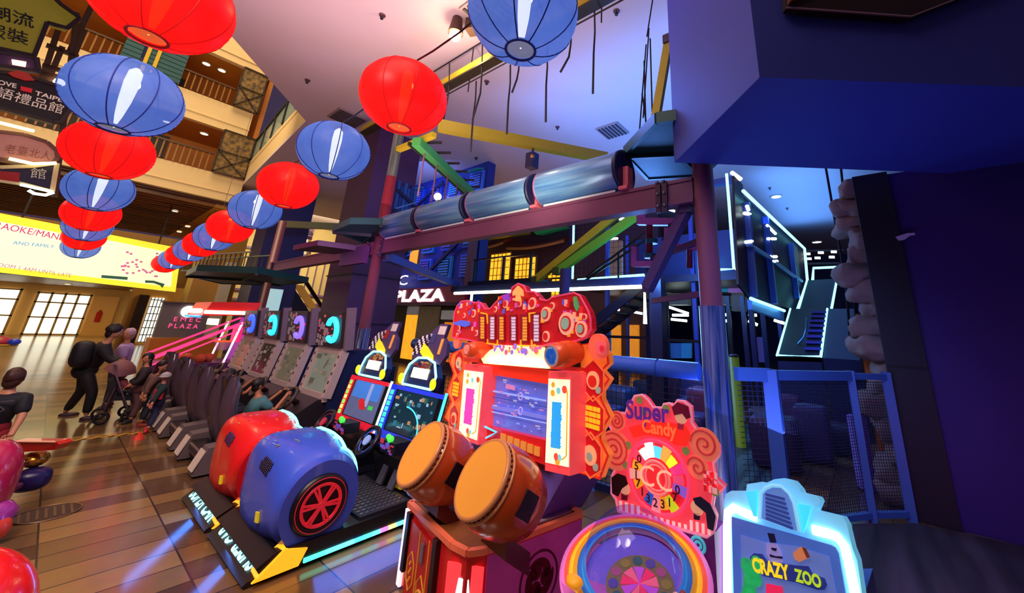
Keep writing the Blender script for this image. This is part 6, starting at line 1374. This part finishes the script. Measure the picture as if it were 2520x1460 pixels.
for i, (y0, y1, z0, z1, c, e) in enumerate(((15.0, 15.8, .2, 2.0, 'f0a020', 1.1), (13.5, 14.9, 0, 2.36, '7a6848', .12), (11.2, 13.3, 1.85, 2.2, 'a8a49c', .25), (11.6, 13.0, .3, 1.75, 'e07a18', .7), (9.3, 10.9, .2, 2.0, '6a3a1a', .2), (15.0, 15.8, 2.02, 2.36, 'a8a0a0', .2))):
    struct('window_%d' % (i+1), MB().box(9.5, 9.6, y0, y1, z0, z1), pm(c, e=e, rough=.5, scale=4, var=.25))  # self-glowing shop panels and boards rather than glazed windows
for i, (px, py, ln) in enumerate(((1510, 850, 'left'), (1555, 850, 'right'))): struct('window_%d' % (20+i), MB().slab([PX(x, y, 16.8) for x, y in ((px-8, 800), (px+14, 800), (px+14, 888), (px-8, 888))], (.2, 0, 0)), pm('e08a28', e=.7, scale=5, var=.3))
# orange lit windows and red canopies on the brown wall
for i, (y0, y1, z0, z1) in enumerate(((17.15, 18.9, 4.4, 6.25), (15.0, 16.6, 4.3, 5.8), (12.2, 13.6, 3.2, 4.4), (12.4, 13.9, 4.5, 5.1))):
    wf = struct('window_%d' % (i+10), MB().box(16.9, 17, y0-.12, y1+.12, z0-.12, z1+.12), pm('7a5a48', rough=.5)); g = MB(); g.box(16.86, 16.9, y0, y1, z0, z1); g.mat(1)
    for k in range(1, 5): g.box(16.82, 16.86, y0+(y1-y0)*k/5-.02, y0+(y1-y0)*k/5+.02, z0, z1)
    for k in range(1, 4): g.box(16.82, 16.86, y0, y1, z0+(z1-z0)*k/4-.02, z0+(z1-z0)*k/4+.02)
    struct('window_glass', g, [pm('ffab28', e=1.6, scale=2, var=.35), pm('9a5a1a', e=.4)], wf)
for i, (y0, y1, z, lab) in enumerate(((16.7, 19.6, 6.6, 'left'), (12.0, 16.3, 6.2, 'right'))):
    rows = [[Vector((17-1.3*math.sin(t), y0+(y1-y0)*k/10, z+.5*math.cos(t)-.15*math.sin(PI*k/10))) for k in range(11)] for t in (0, .5, 1, 1.5)]
    r = thing('shop_canopy', lab+' curved brown-red canopy over the orange lit windows', 'canopy', (16.2, (y0+y1)/2, z)); part('cloth', MB().grid(rows), pm('7a2c1c', rough=.6), r); part('rim', MB().tube(rows[-1], .08, 6), pm('c08a5a', rough=.5), r)
solo('green_awning', MB().slab([PX(x, y, 16.4) for x, y in ((1300, 560), (1365, 548), (1390, 560), (1320, 578))], (.62, 0, .1)), pm('2a9a5a', rough=.5, e=.1), 'green awning above the right canopy', 'awning')
solo('roof_strip', MB().bar(PX(1185, 585, 15), PX(1300, 568, 15), .35), pm('7a8a2a', rough=.5), 'olive green strip above the left canopy', 'strip')
# far escalator and red awning between the pillars
es = thing('escalator', 'dark escalator with golden side panels between the two purple pillars', 'escalator', (7, 24, 0))
e0, e1 = PY(668, 700, 22), PY(735, 800, 22)
part('steps', MB().slab([e0, e0+Vector((.9, 0, 0)), e1+Vector((.9, 0, 0)), e1], (0, 1.2, 0)), pm('16121a'), es)
part('side_panel', MB().slab([e0+Vector((.9, -.02, .1)), e0+Vector((1.3, -.02, .1)), e1+Vector((1.3, -.02, .1)), e1+Vector((.9, -.02, .1))], (0, .1, 0)), pm('d8962c', e=.2), es)
part('handrail', MB().tube([e0+Vector((1.4, 0, .3)), e1+Vector((1.4, 0, .3))], .09, 8), pm('3a2a1a'), es); part('handrail', MB().tube([e0+Vector((-.2, 0, .3)), e1+Vector((-.2, 0, .3))], .12, 8), pm('5a4020'), es)
solo('red_awning', MB().slab([PY(x, y, 29.8) for x, y in ((770, 462), (838, 490), (838, 522), (760, 508))], (0, .62, .2)), pm('e0381c', rough=.5, e=.15), 'bright red awning high between the purple pillars', 'awning')
rr = thing('shop_shelves', 'crowded warm-lit upper shop display between the purple pillars', 'display', PY(725, 600, 30.25)); rnd = random.Random(2)
for k in range(26):
    p = PY(695+rnd.random()*70, 560+rnd.random()*70, 30.26); part('item', MB().obox(p, (.1+rnd.random()*.12, 0, 0), (0, .14, 0), (0, 0, .12+rnd.random()*.2)), pm(['e8b04a', '6a3a4a', 'c88a3a', '4a4a5a', 'f0d8a0', '8a5a8a'][k % 6], e=.15), rr)
for (px, py) in ((725, 567), (752, 592)): part('lamp', MB().ell(PY(px, py, 30.0), .12, 10, 8), glow('fff0c0', 8), rr)
solo('olive_beam', MB().bar(PY(690, 552, 20), PY(835, 558, 20), .3), pm('8a8428', rough=.5), 'olive beam crossing left of the near purple pillar', 'beam')
solo('notice_board', MB().box(5.6, 6.3, 21.1, 21.18, 1.7, 2.9), pm('b8e8e4', e=.5, scale=20, var=.1), 'pale cyan notice board on the dark blue pillar', 'notice board')
# ================================================================ ceiling fittings
for i, (px, py) in enumerate(((1910, 483), (2010, 595), )):
    p = PZ(px, py, 7.99); downlight(p, .22 if i == 0 else .3, ('nearer' if i == 0 else 'farther')+' round white downlight in the blue ceiling above the slide', 8, 'fffbe8')
for i, (px, py, s, lab) in enumerate(((1507, 321, .40, 'blue part of the ceiling right of the yellow beam'), (1172, 432, .40, 'ceiling beside the green stepping beam'), (856, 290, .45, 'ceiling just left of the near purple pillar'), (1205, 30, .45, 'ceiling by the bright flood lamp'))):
    p = PZ(px, py, 7.99); r = thing('air_vent', 'square louvred air vent in the '+lab, 'vent', p)
    part('frame', MB().box(p.x-s, p.x+s, p.y-s, p.y+s, 7.95, 7.99), pm('9a8a90', rough=.5), r); b = MB()
    for k in range(6): b.box(p.x-s*.9, p.x+s*.9, p.y-s*.85+k*s*.31, p.y-s*.72+k*s*.31, 7.92, 7.95)
    part('louvres', b, pm('3a3240', rough=.5), r)
for i, (px, py, lab) in enumerate(((941, 37, 'between the red and blue lanterns'), (757, 197, 'in the middle of the mauve ceiling'), (1517, 27, 'right of the yellow beam'), (1198, 200, 'beside the yellow beam'), (1372, 312, 'over the second yellow beam'), (1894, 462, 'above the slide'), (1937, 512, 'farther above the slide'), (1172, 388, 'by the stepping bars'))):
    p = PZ(px, py, 8); r = thing('sprinkler', 'small dark ceiling sprinkler '+lab, 'sprinkler', p); part('rose', MB().cyl(p, p-Z*.03, .07, .06, 14), pm('5a3a44', rough=.5), r); part('head', MB().cyl(p-Z*.03, p-Z*.10, .02, .035, 10), DARK, r)
p = PZ(1120, 88, 7.55); r = thing('flood_lamp', 'very bright warm flood lamp on the ceiling between the near lanterns', 'lamp', p)
part('bulb', MB().ell(p, .12, 16, 10), glow('ffe0a0', 30), r); part('housing', MB().cyl(p+Z*.05, p+Z*.45, .16, .1, 18), pm('5a3a30', rough=.5), r)
bk = MB(); 
for k in range(3): bk.obox(p+Vector((.25+.2*k, -.25-.2*k, .3)), (.12, .05, 0), (-.05, .12, 0), (0, 0, .14-.03*k))
part('bracket', bk, pm('5a4030', rough=.6), r)
light('flood_lamp_glow', 'POINT', p-Z*.25, 55, (1, .72, .4), r=.12)
# ================================================================ people
def skin_into(mb, verts, edges, radii, sub=1):
    me = bpy.data.meshes.new('limb'); me.from_pydata([tuple(v) for v in verts], edges, [])
    ob = bpy.data.objects.new('limb', me); COL.objects.link(ob)
    sk = ob.modifiers.new('skin', 'SKIN'); sk.use_smooth_shade = True
    ss = ob.modifiers.new('sub', 'SUBSURF'); ss.levels = sub; ss.render_levels = sub
    for i, d in enumerate(me.skin_vertices[0].data):
        r = radii[i]; d.radius = (r, r); d.use_root = (i == 0)
    dg = bpy.context.evaluated_depsgraph_get(); ev = bpy.data.meshes.new_from_object(ob.evaluated_get(dg))
    mb.add([v.co.copy() for v in ev.vertices], [list(p.vertices) for p in ev.polygons], True)
    COL.objects.unlink(ob); bpy.data.objects.remove(ob); bpy.data.meshes.remove(me); bpy.data.meshes.remove(ev)
def person(label, J, k, face, skin='c98a68', hair='1a1014', top='16161f', bottom='14141c', shoes='2a2a30', sleeve=1.0, longhair=False, legs=True, group=None, top_name='jacket', hairless=False, neck_r=.045):
    """J: joints in world space; k: size factor (1 = adult); face: direction the head looks"""
    V = {q: Vector(v) for q, v in J.items()}; f = Vector(face).normalized(); side = f.cross(Z).normalized()
    r = thing('person', label, 'person', (V['pel'].x, V['pel'].y, 0), group=group)
    names = ['pel', 'spi', 'che', 'nec', 'hea']; V['spi'] = V['pel'].lerp(V['che'], .5)
    verts = [V[n] for n in names]; rad = [.085*k, .085*k, .11*k, neck_r*k, .06*k]; ed = [(0, 1), (1, 2), (2, 3), (3, 4)]; ix = {n: i for i, n in enumerate(names)}
    def addv(n, p, rr, par): ix[n] = len(verts); verts.append(Vector(p)); rad.append(rr*k); ed.append((ix[par], ix[n]))
    for s in ('L', 'R'):
        if 'h'+s in V:
            addv('s'+s, V['s'+s], .055, 'che'); addv('e'+s, V['e'+s], .042, 's'+s); addv('h'+s, V['h'+s], .03, 'e'+s)
            d = (V['h'+s]-V['e'+s]).normalized(); addv('p'+s, V['h'+s]+d*.07*k, .036, 'h'+s)
        if legs and 'f'+s in V:
            addv('t'+s, V['pel'].lerp(V['k'+s], .18)+side*(.07*k if s == 'R' else -.07*k), .068, 'pel'); addv('k'+s, V['k'+s], .052, 't'+s); addv('f'+s, V['f'+s], .036, 'k'+s)
    b = MB(); skin_into(b, verts, ed, rad)
    # head with face
    hc = V['hea']+Z*.045*k; q = f.to_track_quat('Y', 'Z').to_matrix()
    b.ell(hc, (.075*k, .095*k, .115*k), 18, 12, M=q)
    b.ell(hc+f*.088*k-Z*.018*k, (.014*k, .02*k, .02*k), 8, 6, M=q)
    for s in (-1, 1): b.ell(hc+side*s*.076*k-Z*.01*k, (.012*k, .02*k, .028*k), 8, 6, M=q)
    b.mat(1)
    for s in (-1, 1): b.ell(hc+f*.083*k+side*s*.03*k+Z*.006*k, (.013*k, .008*k, .008*k), 8, 5, M=q)
    b.mat(2).ell(hc+f*.083*k-Z*.055*k, (.024*k, .008*k, .008*k), 8, 5, M=q); b.mat(0)
    # hands: five separate bent fingers each
    for s in ('L', 'R'):
        if 'h'+s not in V: continue
        d = (V['h'+s]-V['e'+s]).normalized(); w = d.cross(Z); w = w.normalized() if w.length > .05 else side; u = w.cross(d).normalized(); p0 = V['h'+s]+d*.085*k
        for i, (o_, ln) in enumerate(((-.03, .058), (-.01, .068), (.01, .064), (.03, .05))):
            a = p0+w*o_*k; skin_into(b, [a-d*.02*k, a+d*ln*.45*k, a+d*ln*.8*k-u*.022*k, a+d*ln*.85*k-u*.045*k], [(0, 1), (1, 2), (2, 3)], [.010*k, .0095*k, .0085*k, .007*k], 1)
        sg = 1 if s == 'L' else -1; a = V['h'+s]+d*.04*k-w*.03*k*sg
        skin_into(b, [a, a-w*.03*k*sg+d*.025*k, a-w*.032*k*sg+d*.055*k-u*.02*k], [(0, 1), (1, 2)], [.012*k, .0105*k, .008*k], 1)
    part('body', b, [pm(skin, rough=.55, var=.05), pm('140c0a', rough=.3), pm('a0524a', rough=.5)], r)
    # clothes
    c = MB(); vs = [V['pel']-Z*.05*k, V['spi'], V['che'], V['che'].lerp(V['nec'], .7)]; rd = [.158*k, .148*k, .150*k, .07*k]; e_ = [(0, 1), (1, 2), (2, 3)]
    for s in ('L', 'R'):
        if 'h'+s in V:
            i0 = len(vs); vs.append(V['s'+s]); rd.append(.10*k); e_.append((2, i0)); end = V['e'+s].lerp(V['h'+s], (sleeve-.5)*2) if sleeve > .5 else V['s'+s].lerp(V['e'+s], sleeve*2)
            if sleeve > .5: vs.append(V['e'+s]); rd.append(.060*k); e_.append((i0, i0+1)); i0 += 1
            vs.append(end); rd.append(.052*k if sleeve > .5 else .066*k); e_.append((i0, i0+1))
    skin_into(c, vs, e_, rd); part(top_name, c, pm(top, rough=.75, scale=20, var=.2), r)
    if legs and 'fL' in V:
        c = MB(); c.ell(V['pel']-Z*.02*k, (.155*k, .155*k, .15*k), 18, 12)
        for s in ('L', 'R'):
            sd_ = side*(.065*k if s == 'R' else -.065*k); skin_into(c, [V['pel'].lerp(V['k'+s], .05)+sd_, V['pel'].lerp(V['k'+s], .45)+sd_*.8, V['k'+s], V['k'+s].lerp(V['f'+s], .5), V['k'+s].lerp(V['f'+s], .88)], [(0, 1), (1, 2), (2, 3), (3, 4)], [.105*k, .094*k, .074*k, .068*k, .058*k])
        part('trousers', c, pm(bottom, rough=.75, scale=20, var=.2), r)
        for s in ('L', 'R'):
            p = V['f'+s]; part('shoe', MB().ell(Vector((p.x, p.y, max(.035*k, p.z-.02)))+f*.06*k, (.042*k, .12*k, .042*k), 12, 8, M=Vector((f.x, f.y, 0)).normalized().to_track_quat('Y', 'Z').to_matrix(), sq=.8), pm(shoes, rough=.5), r)
    if not hairless:
        h = MB(); h.ell(hc+Z*.022*k-f*.022*k, (.092*k, .108*k, .118*k), 20, 12, M=q, z0=-.30, wob=.16)
        h.ell(hc-f*.045*k-Z*.02*k, (.082*k, .066*k, .10*k), 14, 10, M=q, wob=.08)
        if longhair: h.ell(hc-f*.055*k-Z*.12*k, (.085*k, .055*k, .15*k), 14, 10, M=q, wob=.1)
        part('hair', h, pm(hair, rough=.55, scale=60, var=.3), r)
    return r
X_ = Vector((1, 0, 0))
# man in black bending over the stroller
ad = person('person in black jacket and trousers with backpack, bending over a stroller', dict(pel=(.55, 9.85, .74), che=(.63, 9.75, 1.06), nec=(.67, 9.72, 1.17), hea=(.71, 9.70, 1.27), sL=(.66, 9.88, 1.07), eL=(.76, 9.86, .92), hL=(.86, 9.66, .86), sR=(.64, 9.58, 1.06), eR=(.74, 9.50, .90), hR=(.84, 9.44, .86), kL=(.60, 10.0, .40), fL=(.52, 10.25, .05), kR=(.70, 9.70, .40), fR=(.72, 9.75, .05)), .92, (.8, -.1, -.25), top='12121c', bottom='101018', shoes='3a2230')
solo('backpack', MB().ell((.45, 9.68, .98), (.12, .17, .20), 18, 12, sq=.7, wob=.06), pm('0e0e1a', rough=.6), 'black backpack on the back of the bending person in black', 'backpack')
person('person in a pale lilac top standing behind the stroller', dict(pel=(1.0, 10.75, .70), che=(.98, 10.7, .98), nec=(.97, 10.68, 1.12), hea=(.96, 10.66, 1.2), sL=(1.02, 10.85, 1.0), eL=(1.08, 10.9, .80), hL=(1.08, 10.8, .64), sR=(.94, 10.55, 1.0), eR=(.98, 10.48, .8), hR=(1.02, 10.42, .64), kL=(1.03, 10.8, .38), fL=(1.05, 10.85, .05), kR=(.97, 10.66, .38), fR=(.97, 10.62, .05)), .85, (-.6, -.8, 0), top='b8a0d8', bottom='3a3040', hair='c0a0b8', sleeve=.45, top_name='shirt')
# stroller with baby
s = thing('stroller', 'dark stroller with brown-pink hood carrying a baby in front of the person in black', 'stroller', (.98, 9.45, 0))
rows = [[Vector((.86+.20*math.sin(t)*math.cos(a)+.02, 9.42+.20*math.cos(t)*1.0, .66+.24*math.sin(t)*math.sin(a))) for t in [PI*i/12 for i in range(13)]] for a in [.15+k*.42 for k in range(7)]]
part('hood', MB().grid(rows), pm('7a4a50', rough=.7, var=.25), s, 'brown-pink folding hood')
part('seat', MB().slab([(.80, 9.25, .60), (.88, 9.25, .32), (1.12, 9.25, .30), (1.12, 9.25, .36), (.93, 9.25, .38), (.86, 9.25, .62)], (0, .36, 0)), pm('161420', rough=.7), s)
part('footrest', MB().slab([(1.10, 9.27, .33), (1.18, 9.27, .12), (1.21, 9.27, .13), (1.13, 9.27, .35)], (0, .32, 0)), pm('1c1828', rough=.7), s)
fr_ = MB()
for y in (9.22, 9.64): fr_.tube([(.80, y, .84), (.84, y, .70), (1.12, y, .12)], .013, 6).tube([(.88, y, .5), (.84, y, .12)], .013, 6)
fr_.tube([(.80, 9.22, .84), (.80, 9.64, .84)], .016, 8)
part('frame', fr_, pm('9a8ab0', metal=.6, rough=.35), s)
for x in (.84, 1.12):
    for y in (9.21, 9.65): part('wheel', MB().torus((x, y, .09), (0, 1, 0), .07, .02, 20, 6).cyl((x, y-.015, .09), (x, y+.015, .09), .02), pm('14121c', rough=.6), s)
person('person, a baby with pink face sitting in the stroller', dict(pel=(.98, 9.43, .44), che=(.945, 9.43, .56), nec=(.94, 9.43, .615), hea=(.945, 9.42, .655), sL=(.95, 9.50, .57), eL=(1.0, 9.54, .51), hL=(1.06, 9.50, .49), sR=(.95, 9.36, .57), eR=(1.0, 9.32, .51), hR=(1.06, 9.35, .49), kL=(1.08, 9.48, .43), fL=(1.14, 9.48, .30), kR=(1.08, 9.37, .43), fR=(1.14, 9.37, .30)), .50, (.7, -.6, .0), skin='d89a80', top='8a3a44', bottom='2a2430', hair='3a2018', top_name='shirt')
# children beside the simulators
person('person, a girl with long black hair and dark jacket beside the simulator seats', dict(pel=(1.16, 9.22, .50), che=(1.14, 9.2, .73), nec=(1.14, 9.2, .83), hea=(1.12, 9.19, .90), sL=(1.15, 9.31, .74), eL=(1.12, 9.38, .62), hL=(1.02, 9.36, .55), sR=(1.13, 9.08, .74), eR=(1.10, 9.02, .62), hR=(1.02, 9.05, .56), kL=(1.17, 9.28, .26), fL=(1.12, 9.34, .04), kR=(1.18, 9.16, .26), fR=(1.14, 9.10, .04)), .68, (-.7, -.7, -.1), top='2a2028', bottom='5a3a3c', hair='0e0a0e', longhair=True)
person('person in a brown coat leaning between the girl and the simulator seats', dict(pel=(1.24, 8.92, .44), che=(1.22, 8.83, .66), nec=(1.235, 8.80, .75), hea=(1.26, 8.78, .81), sL=(1.22, 8.94, .67), eL=(1.18, 8.98, .54), hL=(1.16, 8.88, .45), sR=(1.22, 8.72, .67), eR=(1.16, 8.68, .54), hR=(1.16, 8.66, .45), kL=(1.26, 8.96, .24), fL=(1.24, 8.98, .04), kR=(1.26, 8.84, .24), fR=(1.22, 8.80, .04)), .64, (.6, -.6, -.4), top='6a4a44', bottom='1a2430', hair='241014', longhair=True, shoes='a04030', top_name='coat')
kd = person('person, a small child with red and dark green clothes nearest the simulator bases', dict(pel=(1.27, 8.38, .40), che=(1.27, 8.36, .58), nec=(1.27, 8.35, .66), hea=(1.27, 8.34, .71), sL=(1.27, 8.45, .59), eL=(1.22, 8.48, .48), hL=(1.20, 8.42, .40), sR=(1.27, 8.27, .59), eR=(1.22, 8.24, .48), hR=(1.20, 8.22, .40), kL=(1.28, 8.43, .21), fL=(1.26, 8.46, .04), kR=(1.28, 8.33, .21), fR=(1.24, 8.28, .04)), .56, (-.3, -.8, 0), skin='d89078', top='1c3a3c', bottom='22264a', hairless=True, shoes='d02838')
part('hat', MB().ell(Vector((1.27, 8.34, .735)), (.066, .068, .06), 16, 8, z0=-.1).ell(Vector((1.25, 8.30, .735)), (.06, .075, .008), 14, 6), pm('a8a6ae', rough=.7), kd, 'pale grey cap')
part('bib', MB().obox((1.245, 8.285, .50), (.05, -.02, 0), (.01, .02, .0), (0, 0, .07)), pm('c02038', rough=.6), kd, 'red bib')
# boy in black tee at the left edge
by = person('person, a boy in a black T-shirt with grey chevron print at the left edge', dict(pel=(-.08, 7.15, .46), che=(-.07, 7.12, .70), nec=(-.07, 7.12, .80), hea=(-.06, 7.12, .88), sL=(-.18, 7.18, .715), eL=(-.23, 7.10, .56), hL=(-.20, 6.98, .44), sR=(.05, 7.06, .715), eR=(.08, 6.98, .56), hR=(.06, 6.90, .44), kL=(-.12, 7.14, .25), fL=(-.12, 7.18, .04), kR=(-.02, 7.08, .25), fR=(.0, 7.06, .04)), .78, (.35, .9, 0), top='10141f', bottom='8a1420', hair='3a1c14', sleeve=.45, top_name='t_shirt')
pv = MB(); bk_ = Vector((-.10, 6.985, .66)); bu = Vector((.93, -.36, 0)); bn = Vector((-.36, -.93, 0)).normalized()
pv.tube([bk_+bu*.10+Z*.06, bk_-bu*.02+Z*.055, bk_+bu*.06-Z*.02, bk_-bu*.02-Z*.07], .006, 5); part('chevron_print', pv, pm('6a6a70', rough=.6), by)
# drivers
person('person in a teal T-shirt driving the nearest racing simulator', dict(pel=(1.78, 6.2, .40), che=(1.86, 6.17, .62), nec=(1.84, 6.17, .70), hea=(1.83, 6.19, .78), sL=(1.88, 6.28, .63), eL=(1.98, 6.33, .55), hL=(2.10, 6.28, .68), sR=(1.88, 6.05, .62), eR=(2.0, 6.00, .52), hR=(2.12, 6.08, .66), kL=(2.02, 6.26, .38), fL=(2.12, 6.25, .22), kR=(2.02, 6.12, .38), fR=(2.12, 6.12, .22)), .66, (1, .1, -.1), skin='c07a5a', top='4a8088', bottom='20242c', sleeve=.4, top_name='t_shirt')
person('person in dark clothes driving the second racing simulator', dict(pel=(1.78, 7.45, .40), che=(1.86, 7.42, .62), nec=(1.84, 7.42, .70), hea=(1.83, 7.44, .78), sL=(1.88, 7.53, .63), eL=(1.98, 7.58, .55), hL=(2.10, 7.53, .68), sR=(1.88, 7.30, .62), eR=(2.0, 7.26, .56), hR=(2.12, 7.34, .68), kL=(2.02, 7.51, .38), fL=(2.12, 7.5, .22), kR=(2.02, 7.37, .38), fR=(2.12, 7.37, .22)), .66, (1, .1, -.1), skin='b8704e', top='2a2024', bottom='1c1a20', sleeve=.4, top_name='shirt')
# ================================================================ kiddie rides at the left edge
r = thing('plane_ride', 'crimson and magenta toy plane ride with red wing at the left edge', 'ride', (.0, 5.35, 0))
cr = pm('b01a4a', rough=.25, coat=.6, scale=3, var=.2, e=.08)
part('fuselage', MB().ell((-.02, 5.36, .36), (.19, .26, .30), 28, 18, sq=.85), cr, r)
part('tail_fin', MB().ell((.06, 5.22, .16), (.16, .13, .12), 20, 12, wob=.2), pm('a03090', rough=.25, coat=.5, e=.08), r)
part('pedestal', MB().cyl((-.02, 5.36, 0), (-.02, 5.36, .2), .2, .14, 24), pm('4a2a9a', rough=.35), r)
wgp = [PD(x, y, 3.2) for x, y in ((30, 1086), (138, 1087), (145, 1094), (132, 1108), (40, 1114))]
part('wing', MB().slab(wgp, Vector((CF.x, CF.y, 0))*.10), pm('c41a18', rough=.25, coat=.5), r, 'red wing')
part('wing_stripe', MB().tube([wgp[0]-CF*.004, wgp[1]-CF*.004], .008, 6), pm('f0b088', rough=.3), r)
part('engine', MB().ell(PD(86, 1130, 3.28), (.085, .11, .062), 18, 12), pm('b8862a', rough=.25, metal=.7), r, 'gold engine pod')
part('cushion', MB().ell(PD(78, 1180, 3.2), (.11, .11, .085), 18, 12, sq=.75), pm('1a1450', rough=.35), r, 'navy rounded cushion')
part('strut', MB().tube([(.02, 5.5, .38), PD(86, 1130, 3.28), PD(78, 1180, 3.2), (.02, 5.4, .2)], .03, 8), pm('6a2040', rough=.4), r)
part('orange_panel', MB().ell((.12, 5.14, .10), (.09, .06, .09), 14, 10), pm('d0402a', rough=.3, e=.1), r)
r = thing('car_ride', 'bright red rounded toy car ride in the bottom left corner', 'ride', (.02, 3.75, 0))
part('hood', MB().ell((.03, 3.72, .05), (.32, .36, .40), 36, 18, z0=0), pm('f01c1c', rough=.2, coat=.6, e=.18), r)
part('base', MB().cyl((.03, 3.72, .0), (.03, 3.72, .06), .30, seg=32), BLACK, r)
hb_ = MB()
for k in range(2): hb_.tube([Vector((.03+.325*math.cos(a)*math.cos(.5+.16*k), 3.72+.365*math.sin(a)*math.cos(.5+.16*k), .05+.405*math.sin(.5+.16*k))) for a in [-1.9+.07*i for i in range(14)]], .012, 6)
part('dark_stripe', hb_, pm('3a0e2a', rough=.3), r)
r = thing('toy_canopy', 'small red, yellow and blue toy ride roof at the far left', 'ride', (-.42, 10.9, 0))
part('roof', MB().lathe([(.22, 0), (.20, .05), (.10, .11), (.01, .13)], (-.42, 10.85, 1.06), seg=24), pm('b02a3a', rough=.35), r); part('blue_tip', MB().ell((-.24, 10.72, 1.10), (.07, .07, .05), 14, 8), pm('2a4ac8', rough=.3, e=.1), r); part('yellow_rim', MB().torus((-.42, 10.85, 1.05), Z, .21, .02, 28, 6), pm('d8b030'), r); part('pole', MB().cyl((-.42, 10.85, 0), (-.42, 10.85, 1.06), .05, seg=14), pm('e0c8a0'), r); part('cabin', MB().ell((-.46, 10.85, .35), (.24, .26, .30), 20, 12, sq=.7), pm('c03030', rough=.35), r)
# ================================================================ floor details
p = PZ(116, 1265, 0); r = thing('drain_cover', 'round dark patterned metal cover set in the floor tiles at left', 'drain cover', (p.x, p.y, .002))
part('plate', MB().cyl((p.x, p.y, .001), (p.x, p.y, .006), .19, seg=36), pm('4a3a30', rough=.35, metal=.5, scale=40, var=.4), r); b = MB()
for k in range(7): b.box(p.x-.15+k*.045, p.x-.135+k*.045, p.y-.12, p.y+.12, .006, .009)
part('ribs', b, pm('7a6448', rough=.35, metal=.5), r); part('ring', MB().torus((p.x, p.y, .006), Z, .185, .006, 36, 5), pm('8a704a', metal=.5, rough=.4), r)
a, b_ = PZ(152, 1087, 0), PZ(388, 1060, 0); d = (b_-a).normalized(); w = Vector((-d.y, d.x, 0))*.04; L = (b_-a).length; tb = MB(); n = 14
for k in range(n):
    tb.mat(k % 2); p0, p1 = a+d*(L*k/n), a+d*(L*(k+1)/n); sh = d*.05; tb.slab([p0-w-sh, p1-w-sh, p1+w+sh, p0+w+sh], (0, 0, .004))
solo('hazard_tape', tb, [pm('e0a020', rough=.4, e=.08), pm('2a1a10', rough=.5)], 'yellow and black striped warning tape stuck across the floor at left', 'tape')
solo('floor_bollard', MB().cyl((1.12, 7.9, 0), (1.12, 7.9, .05), .05, .04, 18).cyl((1.12, 7.9, .05), (1.12, 7.9, .09), .02, .015, 12), pm('c8281c', rough=.4, e=.1), 'small red floor marker at the right end of the striped tape', 'marker')
solo('pillar_clip', MB().slab([PX(x, y, 5.58) for x, y in ((2204, 583), (2212, 592), (2226, 590), (2240, 580), (2252, 578), (2251, 573), (2232, 574))], (.02, 0, 0)), pm('c8b8d8', rough=.4), 'small pale pinkish clip on the edge of the black pillar', 'clip')
